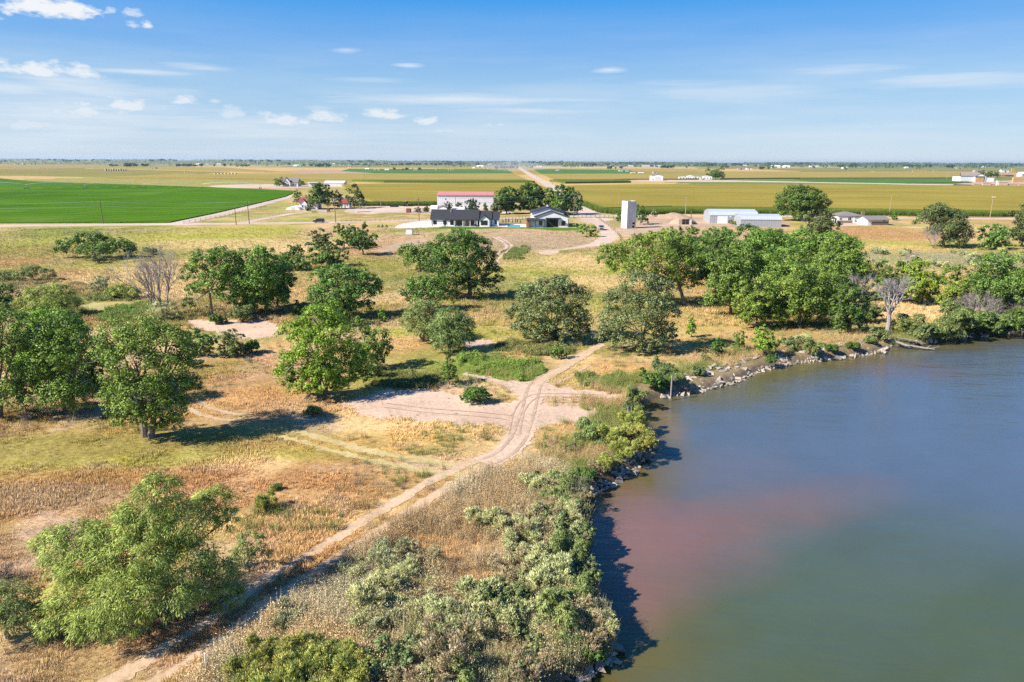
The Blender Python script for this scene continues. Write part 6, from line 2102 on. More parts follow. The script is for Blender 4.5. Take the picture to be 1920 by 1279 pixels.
# --- small brick house and garage on the right
s = Site(1595, 418.5, 'brick_house', 'low brick and cream house with tall brown chimney', 'house')
X = s.x
s.hip(X(1571), X(1616), 0, 10, s.z(404.5), s.z(396.5, 5), 'offwhite', 'greyroof', .5)
s.box('brick_base', 'brick', X(1571) - .04, X(1616) + .04, -.05, 3, 0, 1.1)
s.window(X(1573.5), X(1577.5), 1.35, 2.3, 0)
s.window(X(1589), X(1595), 1.3, 2.5, 0)
s.door(X(1598.5), X(1602), 2.4, -.055)
s.box('chimney', 'brick', X(1611.8), X(1618), -.7, -.06, 0, s.z(396))
m = MB()
for k in range(3):
    m.box(X(1597), X(1606), -.9 - .35 * k, -.06, 0, .55 - .18 * k)
m.build('steps', M['offwhite'], s.root)
s = Site(1645, 422.5, 'garage', 'white-doored garage with grey roof beside the brick house', 'garage', rz=math.radians(10))
X = s.x
s.gable_x(X(1624), X(1668), 0, 7, s.z(412), s.z(405, 3.5), 'offwhite', 'greyroof', .45)
s.box('brick_base', 'brick', X(1633), X(1668) + .03, -.04, 3, 0, 1.6)
s.window(X(1656), X(1660), 1.75, 2.3, 0, bars=0)
s.door(X(1625), X(1631), 2.2, 0, 'white', False, 'garage_door')
s = Site(1561, 419, 'porch_shelter', 'small dark car shelter at the left of the brick house', 'shelter')
s.box('roof', 'greyroof', s.x(1556), s.x(1570), 0, 4, 1.9, 2.05)
for a in (1557, 1563, 1569):
    s.box('post', 'white', s.x(a) - .1, s.x(a) + .1, .1, .3, 0, 1.9)

# --- red-roofed farmhouse group
s = Site(578, 392.3, 'farmhouse', 'white farmhouse with dark red gabled roof and chimney', 'house')
X = s.x
s.gable_x(X(562), X(596), 0, 8, s.z(379.5), s.z(370.5, 4), 'white', 'redroof', .5)
s.gable_y(X(566), X(578), -2.2, -.01, s.z(381), s.z(374), 'white', 'redroof', .35)
s.box('chimney', 'brick', X(571), X(572.8), 3, 4, s.z(376, 3), s.z(365.5, 3))
for a in (563.2, 581.5, 585.5, 590):
    s.window(X(a), X(a + 2.2), 1.0, 2.4, 0)
s.window(X(568.5), X(571.5), 1.0, 2.4, -2.2)
s.door(X(573.5), X(576), 2.2, -2.2, 'brick')
s = Site(647, 389.5, 'farm_cottage', 'little white cottage with brighter red roof', 'house')
X = s.x
s.gable_x(X(638), X(655), 0, 6, s.z(380), s.z(372.5, 3), 'white', 'redroof', .4)
s.window(X(640.5), X(643), 1, 2.2, 0)
s.window(X(650), X(652.5), 1, 2.2, 0)
s.door(X(646), X(648), 2.1, 0, 'brick')
s = Site(549, 394, 'canvas_shelter', 'low white tunnel shelter left of the red-roofed farmhouse', 'shelter')
prof = [(math.cos(a) * 4 + 0, max(0, math.sin(a)) * 1.9) for a in np.linspace(0, math.pi, 9)]
MB().prism(prof, 'y', 0, 9).build('cover', M['white'], s.root)
MB().box(-.9, .9, -.05, -.005, 0, 1.4).build('door', M['offwhite'], s.root)

# --- grey farmhouse beyond the alfalfa, white barn beside it
s = Site(541, 350, 'farmhouse', 'grey gabled farmhouse far beyond the alfalfa field', 'house')
X = s.x
s.gable_x(X(530), X(559), 0, 10, s.z(341.5), s.z(334, 5), 'offwhite', 'greyroof', .5)
s.gable_y(X(533), X(546), -2.5, -.01, s.z(342), s.z(332.5), 'offwhite', 'greyroof', .4)
for a in (535.5, 541, 549, 554):
    s.window(X(a), X(a + 2), 1.2, 3, -2.5 if a < 546 else 0)
s.door(X(538.3), X(540), 2.4, -2.5, 'brick')
s = Site(625, 349.3, 'metal_barn', 'white metal barn beyond the big shade tree', 'barn')
X = s.x
s.gable_x(X(608), X(645), 0, 14, s.z(343), s.z(339.3, 7), 'ribwhite', 'white', .3)
s.door(X(613), X(618), 3.4, 0, 'offwhite', False)
s.door(X(630), X(632), 2.2, 0, 'offwhite')
s = Site(585, 349.5, 'carport', 'open white-roofed carport left of the white metal barn', 'carport')
MB().box(s.x(575), s.x(599), 0, 7, 3.6, 3.9).build('roof', M['white'], s.root)
for a in (576, 584, 591, 598):
    s.box('post', 'steel', s.x(a) - .15, s.x(a) + .15, .2, .5, 0, 3.6)
s.box('back_wall', 'offwhite', s.x(575), s.x(599), 6.7, 6.95, 0, 3.6)

# --- barn and trailers past the corn on the right
s = Site(1232, 338.6, 'farm_barn', 'boxy white barn alone on the pale yard past the corn', 'barn')
X = s.x
s.gable_y(X(1222), X(1243), 0, 16, s.z(329.5), s.z(327), 'white', 'greyroof', .4)
s.door(X(1228), X(1238.5), s.z(331.5), 0, 'offwhite', False, 'sliding_door')
s.door(X(1223.5), X(1225.5), 2.4, 0, 'steel')
for (a, b_, yt, lab) in [(1273, 1290, 331, 'white trailer with dark windows at the left of the trailer row'), (1288, 1302, 329, 'white gabled trailer house in the trailer row'), (1303, 1317, 331.5, 'low white trailer in the middle of the row'), (1318, 1335, 329.5, 'long white trailer nearest the wide dark tree')]:
    s = Site((a + b_) / 2, 337.5, 'trailer', lab, 'trailer', 'white trailers past the corn')
    z1 = s.z(yt)
    MB().box(s.x(a), s.x(b_), 0, 6, .6, z1 * .82).build('body', M['white'], s.root)
    MB().prism([(s.x(a) - .2, z1 * .82), (s.x(b_) + .2, z1 * .82), (s.x((a + b_) / 2), z1)], 'y', -.2, 6.2).build('roof', M['white'], s.root)
    for k in range(3):
        q = s.x(a) + (s.x(b_) - s.x(a)) * (k + .5) / 3
        s.window(q - .9, q + .9, 1.8, 3.2, 0, 'white', bars=0)
    MB().box(s.x(a) + .3, s.x(b_) - .3, .3, 5.7, .02, .6).build('skirt', M['steel'], s.root)

# --- hay barn, stacks and corral on the far right
s = Site(1832, 341, 'hay_barn', 'white open-ended hay barn with green-grey roof on the far right', 'barn')
X = s.x
s.gable_y(X(1826), X(1847), 0, 26, s.z(330.5), s.z(325.5), 'white', 'greyroof', .5)
s.box('opening', 'dark', X(1828), X(1845.5), -.1, -.006, .05, s.z(330.8))
s.box('side_wing', 'white', X(1801), X(1826) - .02, 1, 20, 0, s.z(330.8))
s.box('side_wing', 'white', X(1847) + .02, X(1864), 1, 20, 0, s.z(333.5))
MB().box(X(1801) - .5, X(1826) - .55, .5, 20.5, s.z(330.8) + .01, s.z(330.8) + .5).build('wing_roof', M['greyroof'], s.root)
hayg = 'hay stacks of the far right yard'


def haystack(px0, px1, yb, yt, label):
    s = Site((px0 + px1) / 2, yb, 'hay_stack', label, 'hay stack', hayg)
    z1 = s.z(yt)
    n = max(2, int((s.x(px1) - s.x(px0)) / 2.4))
    nz_ = max(1, round(z1 / 1.3))
    w_ = (s.x(px1) - s.x(px0)) / n
    sh = MB().box(0.04, w_ - .04, 0.04, 2.6, 0.02, z1 / nz_ - .03).mesh('bale', M['hay'])
    for i in range(n):
        for j in range(nz_):
            link('bale', sh, s.root, (s.x(px0) + i * w_, R.uniform(-.15, .15), j * z1 / nz_))


haystack(1829, 1844, 342, 333, 'stack of hay bales in the mouth of the white barn')
haystack(1899, 1922, 342, 333, 'big square stack of hay bales at the right picture edge')
haystack(1711, 1738, 323.5, 320, 'long low stack of reddish bales in the far field')
haystack(1750, 1757, 323.8, 320.5, 'short golden stack of bales in the far field')
haystack(1896, 1902, 323, 316, 'tall distant bale stack above the right corral')
for i, (a, b_) in enumerate([(1824, 1840), (1842, 1857), (1859, 1866), (1872, 1888), (1890, 1908), (1910, 1930)]):
    s = Site((a + b_) / 2, 350.8, 'mud_wall', ['low tan wall section at the left end of the corral', 'tan wall section with a stepped top in the corral', 'bright narrow tan wall piece in the corral', 'tan wall section right of the white post', 'long tan wall section of the corral', 'tan wall section at the picture edge'][i], 'wall', 'tan wall sections of the corral')
    zt = s.z([345.5, 343.5, 346, 342, 345.5, 346][i])
    s.box('wall', 'tanpaint', s.x(a), s.x(b_), 0, 1.2, 0, zt)
    s.box('coping', 'stone', s.x(a) - .2, s.x(b_) + .2, -.15, 1.35, zt, zt + .35)
s = Site(1868, 351, 'corral_post', 'tall white post standing in the tan corral', 'post')
MB().cyl((0, 0, 0), (0, 0, s.z(339)), .8, 8, .7).build('shaft', M['white'], s.root)
MB().box(-.9, .9, -.9, .9, s.z(339), s.z(339) + .3).build('cap', M['white'], s.root)
for k, (a, yb, yt) in enumerate([(1830, 323, 318), (1846, 322, 316), (1858, 324, 319)]):
    T('barn_tree', ['tree behind the left wing of the hay barn', 'dark tree rising over the hay barn roof', 'small tree at the right of the hay barn roof'][k], 'tree', (a + 12, 334), (a + 4, a + 19, yt, 332), 'deep', n=4, leafpx=2.2, trunk=.4)

# ------------------------------------------------------------------ vehicles
def wheel(parent, x, y, r=.36, w=.24):
    m = MB()
    m.cyl((x, y - w / 2, r), (x, y + w / 2, r), r, 14)
    t = m.build('wheel', M['rubber'], parent)
    s = 1 if y > 0 else -1
    MB().cyl((x, y + s * (w / 2), r), (x, y + s * (w / 2 + .02), r), r * .6, 12).build('rim', M['steel'], t)


def car(name, label, px, py, rz, paint, prof, glass, L, Wd, cat='car', hz=1.7):
    """prof: side outline (x,z); glass: side window outlines"""
    B = P(px, py)
    o = empty(name, (B.x, B.y, .04), rz, label, cat)
    body = MB().prism(prof, 'y', -Wd / 2, Wd / 2).build('body', M[paint], o)
    md = body.modifiers.new('soft', 'BEVEL')
    md.width = .07
    md.segments = 2
    md.limit_method = 'ANGLE'
    for g in glass:
        for s in (-1, 1):
            m = MB().prism(g, 'y', s * (Wd / 2 + .002), s * (Wd / 2 + .02))
            m.build('window', M['glass'], o)
    for x_ in (-L * .31, L * .31):
        for s in (-1, 1):
            wheel(o, x_, s * (Wd / 2 - .1))
    for s in (-1, 1):
        MB().box(L / 2 - .03, L / 2 + .02, s * Wd * .36 - .18, s * Wd * .36 + .18, .72, .9).build('headlight', M['white'], o)
        MB().box(-L / 2 - .02, -L / 2 + .03, s * Wd * .40 - .12, s * Wd * .40 + .12, .75, 1.05).build('tail_light', M['flagred'], o)
        MB().box(.55, .75, s * (Wd / 2 + .02), s * (Wd / 2 + .2), 1.02, 1.18).build('mirror', M['black'], o)
    return o


suvp = [(-2.4, .35), (2.4, .35), (2.42, .95), (1.35, 1.08), (.7, 1.72), (-2.1, 1.78), (-2.38, 1.05)]
o = car('suv', 'dark blue SUV on the county road left of the house', 598, 417.6, math.radians(178), 'navy', suvp, [[(.95, 1.12), (.6, 1.6), (-.3, 1.63), (-.3, 1.12)], [(-.4, 1.12), (-.4, 1.63), (-1.2, 1.65), (-1.2, 1.12)], [(-1.3, 1.12), (-1.3, 1.65), (-1.95, 1.66), (-2.1, 1.15)]], 4.8, 1.9)
MB().prism([(1.30, 1.13), (.74, 1.68), (.78, 1.70), (1.36, 1.13)], 'y', -.8, .8).build('windscreen', M['glass'], o)
o = car('pickup_truck', 'silver pickup coming down the driveway bend', 1127, 431, math.radians(-94), 'silver', [(-2.7, .45), (2.7, .45), (2.72, 1.05), (1.45, 1.15), (.85, 1.8), (-.7, 1.82), (-.85, 1.2), (-2.7, 1.15)], [[(1.1, 1.2), (.75, 1.7), (.1, 1.72), (.1, 1.2)], [(0, 1.2), (0, 1.72), (-.62, 1.73), (-.7, 1.22)]], 5.4, 2.0, 'pickup')
MB().prism([(1.42, 1.2), (.89, 1.76), (.93, 1.78), (1.48, 1.2)], 'y', -.85, .85).build('windscreen', M['glass'], o)
MB().box(2.71, 2.78, -.7, .7, .62, .98).build('grille', M['black'], o)
MB().box(2.68, 2.85, -.98, .98, .42, .6).build('bumper', M['steel'], o)
# yellow tractor in the farm yard
B = P(763, 387)
o = empty('tractor', B, math.radians(60), 'yellow farm tractor parked on the pale yard', 'tractor')
MB().box(-.6, 2.2, -.55, .55, .9, 1.9).build('hood', M['yellow'], o)
c = MB().box(-1.7, -.1, -.8, .8, 1.0, 3.0).build('cab', M['glass'], o)
MB().box(-1.8, 0, -.9, .9, 3.0, 3.15).build('roof', M['yellow'], c)
for x_, r_ in ((-1.1, 1.0), (1.5, .65)):
    for sgn in (-1, 1):
        m = MB()
        m.cyl((x_, sgn * .75, r_), (x_, sgn * 1.25, r_), r_, 14)
        w_ = m.build('wheel', M['rubber'], o)
        MB().cyl((x_, sgn * 1.25, r_), (x_, sgn * 1.28, r_), r_ * .55, 12).build('rim', M['yellow'], w_)
MB().cyl((1.2, .3, 1.9), (1.2, .3, 2.9), .06, 6).build('exhaust', M['black'], o)
# yard clutter
def crate_like(name, label, cat, px, py, w, d, h, mat, top='black'):
    B = P(px, py)
    o = empty(name, B, R.uniform(-.3, .3), label, cat)
    MB().box(-w / 2, w / 2, 0, d, .12, h).build('body', M[mat], o)
    MB().box(-w / 2 - .05, w / 2 + .05, -.05, d + .05, h, h + .08).build('lid', M[top], o)
    for a in (-w / 2 + .15, w / 2 - .15):
        MB().box(a - .1, a + .1, .1, d - .1, 0, .12).build('skid', M['wood'], o)


crate_like('shipping_container', 'rusty red container box on the pale yard', 'container', 765.5, 399, 2.2, 2.4, 2.0, 'rust', 'rust')
crate_like('water_tank_box', 'white pump box standing alone left of the gravel pad', 'pump box', 767, 440.5, 2.2, 2.0, 2.0, 'white', 'greyroof')
B = P(780, 440.5)
o = empty('pipe_rack', B, 0, 'dark pipe frame beside the white pump box', 'frame')
for a in (-.8, .2, 1.0):
    MB().box(a - .07, a + .07, -.05, .05, 0, 1.5).build('post', M['wood'], o)
MB().box(-.8, 1.0, -.04, .04, .9, 1.0).build('rail', M['wood'], o)
crate_like('white_cart', 'white box trailer in front of the red-roofed house', 'trailer', 608, 398.5, 2.6, 2, 1.4, 'white', 'steel')
crate_like('scrap_box', 'low dark box trailer left of the white box trailer', 'trailer', 588, 398.8, 2.2, 1.6, .8, 'steel')
crate_like('rusty_box', 'small rusty machine right of the white box trailer', 'machine', 615, 396.5, 1.2, 1.4, 1.5, 'rust', 'rust')
crate_like('pallet_stack', 'pale stack of boards lying on the farm yard', 'boards', 681, 398, 7, 2.5, .5, 'white', 'offwhite')
crate_like('white_van', 'white box at the left end of the machine shed', 'box', 814, 391.5, 4.2, 3, 1.7, 'white', 'white')
crate_like('dark_machine', 'dark low farm implement on the pale yard', 'implement', 738, 388.5, 4.5, 2, .9, 'black')
# red shape among the leaves at the left end of the grove
B = P(1146, 471)
o = empty('red_sign', B, 0, 'pinkish red sign panel showing over the grove leaves', 'sign')
MB().box(-.8, .7, -.03, .03, 1.0, 1.9).build('panel', M['flagred'], o)
MB().cyl((0, .06, 0), (0, .06, 1.9), .05, 6).build('post', M['wood'], o)

# ------------------------------------------------------------------ fences, posts, poles, wires
def fence(name, label, line, n, h, mat='wood', rails=2, pw=.07, group=None):
    pts = [P(a, b) for a, b in line]
    o = empty(name, pts[0], 0, label, 'fence', group)
    seg = [(pts[i + 1] - pts[i]).length for i in range(len(pts) - 1)]
    tot = sum(seg)
    post = MB().box(-pw, pw, -pw, pw, -.1, h).mesh('post', M[mat])

    def at(d):
        for i, s_ in enumerate(seg):
            if d <= s_ or i == len(seg) - 1:
                return pts[i].lerp(pts[i + 1], min(1, d / s_))
            d -= s_
    ps = [at(tot * i / n) for i in range(n + 1)]
    for p in ps:
        link('post', post, o, p - pts[0])
    for k in range(rails):
        z_ = h * (k + .7) / (rails + .1)
        m = MB()
        for i in range(n):
            a, b_ = ps[i] - pts[0], ps[i + 1] - pts[0]
            m.tube([a + Vector((0, 0, z_)), b_ + Vector((0, 0, z_))], [.035, .035], 4)
        m.build('rail', M[mat], o)
    return o


fence('white_fence', 'pale post fence along the farm lane', [(452, 417), (505, 406), (552, 397.5)], 18, 1.3, 'offwhite', 2)
fence('lane_fence', 'thin dark fence on the near side of the field lane', [(345, 420), (430, 404.5), (500, 388)], 22, 1.2, 'wood', 2, .06)
fence('roadside_fence', 'wooden fence beside the county road behind the pool', [(935, 413.5), (965, 413), (992, 412.5)], 9, 1.5, 'wood', 3, .1)
fence('roadside_fence', 'wooden fence closing the yard at the straight gravel road', [(1068, 409.5), (1100, 408.5), (1150, 408)], 10, 1.3, 'wood', 2, .1)
fence('drive_fence', 'wooden fence running down the right side of the driveway', [(1122, 411), (1140, 424), (1158, 440), (1166, 450)], 14, 1.1, 'wood', 2, .07)
fence('pasture_fence', 'sparse wire fence along the pasture left of the house', [(640, 416.5), (720, 415), (800, 413)], 18, 1.1, 'wood', 2, .05)
# H-shaped brace near the bank
B = P(1069, 853)
o = empty('fence_brace', B, math.radians(38), 'dark wooden H-shaped fence brace on the near bank', 'fence brace')
for a in (-.62, .62):
    MB().tube([(a, 0, -.1), (a, 0, 1.25 if a < 0 else 1.45)], [.10, .09], 7).build('post', M['wood'], o)
MB().tube([(-.62, 0, .95), (.62, 0, 1.02)], [.06, .06], 6).build('rail', M['wood'], o)
MB().tube([(-.58, 0, .25), (.58, 0, .95)], [.012, .012], 4).build('wire', M['steel'], o)
for px_, py_, h_, lab, mt in [(1258, 738, 2.2, 'tall bleached post standing in the rocks of the bend', 'deadwood'), (1176, 786, 1.3, 'short pale post in the weeds at the shore', 'deadwood'), (1183, 783, 1.1, 'second shorter pale post in the shore weeds', 'deadwood'), (390, 1276, 1.6, 'thin white marker post beside the golden shrubs', 'white'), (492, 1192, 1.1, 'thin pale marker post left of the lone sage shrub', 'offwhite')]:
    B = P(px_, py_)
    o = empty('wooden_post', B, 0, lab, 'post')
    MB().tube([(0, 0, -.6), (0, 0, h_)], [.09 if h_ > 2 else .05, .08 if h_ > 2 else .045], 7).build('shaft', M[mt], o)
    MB().box(-.04, .04, -.04, .04, h_, h_ + .02).build('cap', M[mt], o)


def pole(px, py, ytop, label, mat='wood', arm=True, lamp=False, group='utility poles'):
    B = P(px, py)
    h = onY(px, ytop, B.y)[1]
    o = empty('utility_pole', B, 0, label, 'utility pole', group)
    MB().tube([(0, 0, -.1), (0, 0, h)], [.19, .13], 8).build('shaft', M[mat], o)
    if arm:
        MB().box(-1.2, 1.2, -.24, -.13, h - .75, h - .6).build('crossarm', M[mat], o)
        for a in (-1.1, -.5, .5, 1.1):
            MB().cyl((a, -.18, h - .6), (a, -.18, h - .4), .06, 6).build('insulator', M['offwhite'], o)
    if lamp:
        MB().box(-.8, .8, -.5, .1, h, h + .22).build('lamp_head', M['white'], o)
    return B, h


pl = {}
for k, a in {'a': (-230, 420, 377, 'utility pole beyond the left edge of the alfalfa field'), 'b': (193.5, 419.3, 376, 'dark utility pole in front of the alfalfa field'), 'c': (467.5, 420, 376.5, 'utility pole beside the farm lane gate'), 'd': (629.5, 417.5, 370, 'utility pole right of the dark SUV'),
             'e': (786, 414.5, 371, 'utility pole at the left end of the ranch house'), 'f': (1076, 409, 362, 'tall utility pole at the corner of the straight gravel road')}.items():
    pl[k] = pole(*a)
for a in [(714.5, 389, 368, 'leaning utility pole at the far side of the farm yard', 'palewood', False), (443, 421.5, 391, 'short post pole left of the farm lane gate', 'wood', False), (1160, 391, 360, 'utility pole on the corn edge left of the silo', 'palewood', False), (1285, 403.5, 368.5, 'pale utility pole rising from the corn behind the cellar', 'palewood', False),
          (1295, 420, 395, 'thin pole beside the cellar doorway', 'wood', False), (1667, 404.5, 367.5, 'slightly leaning pale pole behind the small garage', 'palewood', False), (1856, 408, 370, 'light pole with a white lamp head on the right', 'palewood', False, True), (1032, 414, 399, 'slim pole behind the modern barn roof', 'wood', False)]:
    pole(*a)
for k, (px_, yb, yt) in enumerate([(684, 341, 325), (800, 341, 328), (909, 338, 326), (1006, 334, 326), (1036, 346, 332), (1454, 335, 324), (1601, 335, 323), (1777, 335, 321), (1088, 338, 327), (1775, 336, 323)]):
    B = P(px_, yb)
    o = empty('far_utility_pole', B, 0, 'thin distant utility pole standing in the far corn', 'utility pole', 'distant utility poles')
    h = onY(px_, yt, B.y)[1]
    MB().tube([(0, 0, 0), (0, 0, h)], [.3, .22], 5).build('shaft', M['palewood'], o)
    MB().box(-1.2, 1.2, -.1, .1, h - .9, h - .7).build('crossarm', M['palewood'], o)


def wire(a, b_, dz, dx, label, r=.028, sag=.03):
    (A, ha), (B, hb) = pl[a], pl[b_]
    p0, p1 = A + Vector((dx, 0, ha + dz)), B + Vector((dx, 0, hb + dz))
    L = (p1 - p0).length
    pts = []
    for i in range(13):
        t = i / 12
        p = p0.lerp(p1, t)
        p.z -= 4 * sag * L * t * (1 - t) * .35
        pts.append(p - p0)
    o = MB().tube(pts, [r] * 13, 4).build('power_line', M['steel'], None, p0)
    tag(o, label, 'power line', 'power lines along the county road')


names = {'ab': 'from the left edge to the alfalfa pole', 'bc': 'between the alfalfa pole and the farm lane pole', 'cd': 'between the farm lane pole and the SUV pole', 'de': 'between the SUV pole and the house pole', 'ef': 'over the house roof to the corner pole'}
for k, lab in names.items():
    wire(k[0], k[1], -.38, -1.1, 'upper left power line ' + lab)
    wire(k[0], k[1], -.38, 1.1, 'upper right power line ' + lab)
    wire(k[0], k[1], -2.3, 0, 'lower power line ' + lab, .04)

# ------------------------------------------------------------------ centre-pivot irrigation over the alfalfa
tw = [(-60, 355.5), (50.5, 355), (160.5, 354.4), (270, 353.8), (379, 353.6), (488, 354)]
B0 = P(*tw[0])
pv = empty('irrigation_pivot', B0, 0, 'long wheeled irrigation pivot crossing the alfalfa field', 'irrigator')
steelm = M['metal']
tops = []
for (a, b_) in tw:
    g = P(a, b_) - B0
    zt = 4.2
    t_ = MB()
    for s_ in (-1, 1):
        t_.tube([g + Vector((0, s_ * 2.2, .7)), g + Vector((0, 0, zt))], [.12, .1], 5)
    t_.tube([g + Vector((0, -2.2, .8)), g + Vector((0, 2.2, .8))], [.12, .12], 5)
    tt = t_.build('tower', steelm, pv)
    for s_ in (-1, 1):
        MB().cyl(g + Vector((-.2, s_ * 2.2, .65)), g + Vector((.2, s_ * 2.2, .65)), .65, 12).build('wheel', M['rubber'], tt)
    tops.append(g + Vector((0, 0, zt)))
for i in range(len(tops) - 1):
    a, b_ = tops[i], tops[i + 1]
    pts = [a.lerp(b_, k / 10) + Vector((0, 0, 1.9 * 4 * (k / 10) * (1 - k / 10))) for k in range(11)]
    MB().tube(pts, [.13] * 11, 5).build('pipe', steelm, pv)
    m = MB()
    for k in range(1, 10):
        lo = a.lerp(b_, k / 10) + Vector((0, 0, .2))
        m.tube([lo, pts[k]], [.06, .06], 4)
        m.tube([lo, pts[k + 1]], [.05, .05], 4)
    lows = [a] + [a.lerp(b_, k / 10) + Vector((0, 0, .2)) for k in range(1, 10)] + [b_]
    m.tube(lows, [.05] * 11, 4)
    m.build('truss', steelm, pv)

# ------------------------------------------------------------------ the far plain: sheds, tanks, bales, trees
def far_house(px, py, w, h, wall, roof, label, group, name='far_house', cat='building', gy_=False):
    s = Site(px, py, name, label, cat, group)
    W_, Hh = w * s.m, h * s.m
    if gy_:
        s.gable_y(-W_ / 2, W_ / 2, 0, W_ * 1.4, Hh * .62, Hh, wall, roof, .3)
    else:
        s.gable_x(-W_ / 2, W_ / 2, 0, min(W_, 12), Hh * .65, Hh, wall, roof, .3)
    s.door(-W_ * .1, W_ * .1, Hh * .5, 0, 'black', False)
    return s


FG = 'far farm buildings on the plain'
fr = random.Random(31)
FH = [(215, 311, 10, 3.2, 'offwhite', 'greyroof'), (287, 317.5, 9, 4, 'tanpaint', 'greyroof'), (558, 312, 16, 2.6, 'white', 'white'), (655, 314, 6, 2.4, 'white', 'redroof'), (688, 318.5, 8, 3, 'white', 'white'), (706, 319.5, 12, 2.6, 'white', 'greyroof'), (725, 320, 8, 2.6, 'white', 'white'), (778, 320, 7, 3, 'white', 'greyroof'), (888, 316.5, 4, 2.8, 'white', 'white'),
      (900, 313.5, 13, 3.4, 'white', 'white'), (911, 316, 10, 2, 'offwhite', 'greyroof'), (1011, 313.5, 9, 2.4, 'white', 'white'), (1045, 320.5, 6, 1.5, 'white', 'white'), (1170, 322, 18, 3.5, 'white', 'greyroof'), (1190, 312.5, 22, 5, 'offwhite', 'charcoal'), (1222, 312.5, 36, 5.5, 'offwhite', 'charcoal'), (1228, 325.5, 7, 5, 'tanpaint', 'greyroof'), (1187, 326.5, 9, 3.6, 'tanpaint', 'tanpaint'), (1202, 326, 10, 2.6, 'tanpaint', 'white'),
      (1390, 318.5, 12, 4, 'stone', 'greyroof'), (1405, 318, 10, 3.5, 'white', 'redroof'), (1455, 315, 16, 5, 'white', 'white'), (1475, 314.5, 12, 4, 'white', 'white'), (1505, 309.5, 14, 3.5, 'white', 'white'), (1584, 316.5, 9, 3, 'white', 'white'), (1524, 313.5, 12, 3.5, 'white', 'greyroof'), (1638, 323.5, 6, 1.6, 'white', 'white'), (1700, 315.5, 6, 2.6, 'white', 'white'), (1800, 316.5, 13, 3, 'stone', 'greyroof'), (1835, 323, 14, 4.5, 'stone', 'greyroof'), (1885, 323, 14, 5, 'white', 'greyroof'),
      (1893, 331, 16, 3, 'rust', 'rust'), (1918, 331, 10, 8, 'white', 'white')]
used = {}
words = {'white': 'white', 'offwhite': 'cream', 'tanpaint': 'tan', 'stone': 'brownish', 'rust': 'rust red'}
rwords = {'white': 'white-roofed', 'greyroof': 'grey-roofed', 'charcoal': 'dark-roofed', 'redroof': 'red-roofed', 'tanpaint': 'tan-roofed', 'rust': 'rusty-roofed'}
sides = [(0, 400, 'far left behind the alfalfa'), (400, 800, 'left of the straight road on the far plain'), (800, 1000, 'close to the straight road on the far plain'), (1000, 1260, 'right of the straight road on the far plain'), (1260, 1600, 'behind the white trailers on the far plain'), (1600, 1930, 'on the far right plain')]
for h_ in FH:
    sd_ = [t for a, b_, t in sides if a <= h_[0] < b_][0]
    lab = 'distant %s %s building %s' % (words[h_[4]], rwords[h_[5]], sd_)
    far_house(*h_[:4], h_[4], h_[5], lab, FG + ', ' + lab, gy_=False)
for k in range(70):
    px_ = fr.uniform(0, 1920)
    py_ = fr.uniform(306.5, 311.5) + (px_ - 960) / 1920 * 6
    w_ = fr.uniform(3, 9)
    wall_ = fr.choice(['white', 'offwhite', 'tanpaint'])
    where = [t for a, b_, t in sides if a <= px_ < b_][0].replace(' on the far plain', '').replace(' plain', '')
    lab = 'tiny %s farm building near the horizon, %s' % (words[wall_], where)
    far_house(px_, py_, w_, fr.uniform(1.4, 2.4), wall_, 'white' if k % 3 else 'greyroof', lab, 'horizon buildings: ' + lab)


def tank(px, py, w, h, label, group):
    s = Site(px, py, 'storage_tank', label, 'tank', group)
    r_ = w * s.m / 2
    hh = h * s.m
    MB().cyl((0, 0, 0), (0, 0, hh), r_, 14).build('wall', M['tanpaint'], s.root)
    MB().cyl((0, 0, hh), (0, 0, hh + r_ * .25), r_ * 1.02, 14, r_ * .1).build('roof', M['tanpaint'], s.root)


for i in range(9):
    tank(199 + i * 4.6, 321.5, 3.8, 4.2 if i % 3 else 5.2, 'tan storage tank in the far battery beyond the alfalfa', 'tan tanks of the far battery')
for i in range(6):
    tank(177 + i * 3.1, 321, .8, 6.5, 'thin tan stack pipe left of the far tank battery', 'thin stacks by the far battery')
for i, x_ in enumerate([336, 347, 352, 359, 365]):
    tank(x_, 327.5, 1.2, 5.6 if i != 0 else 3, 'thin tan column in the corn beyond the alfalfa', 'thin columns in the corn')
for i, x_ in enumerate([841, 846, 850, 818]):
    tank(x_, 320.2, 2.2, 3.4, 'tan tank on the far green field', 'tan tanks on the far green field')
for i in range(7):
    s = Site(404 + i * 6.4, 328.8, 'round_tank', 'squat tan tank in the row beyond the alfalfa', 'tank', 'row of squat tanks')
    w_ = 2.6 * s.m
    MB().cyl((0, 0, 0), (0, 0, 4.2 * s.m), w_, 12, w_ * .85).build('wall', M['tanpaint'], s.root)
    MB().cyl((0, 0, 4.2 * s.m), (0, 0, 4.6 * s.m), w_ * .5, 10, w_ * .2).build('hatch', M['steel'], s.root)

# distant trees: a few crowns, copied
FT = []
for i in range(5):
    rng = np.random.default_rng(500 + i)
    lb = [((0, 0, .55), (.36, .36, .36))] + [((rng.uniform(-.35, .35), rng.uniform(-.3, .3), rng.uniform(.35, .75)), (rng.uniform(.2, .3),) * 3) for _ in range(6)]
    cm = crown_mesh('far_crown', lb, .17, M['fartree'], rng, 2.5, 'leaf', 420, .02)
    FT.append((cm, MB().tube([(0, 0, 0), (0, 0, .5)], [.035, .02], 5).mesh('far_trunk', M['bark'])))


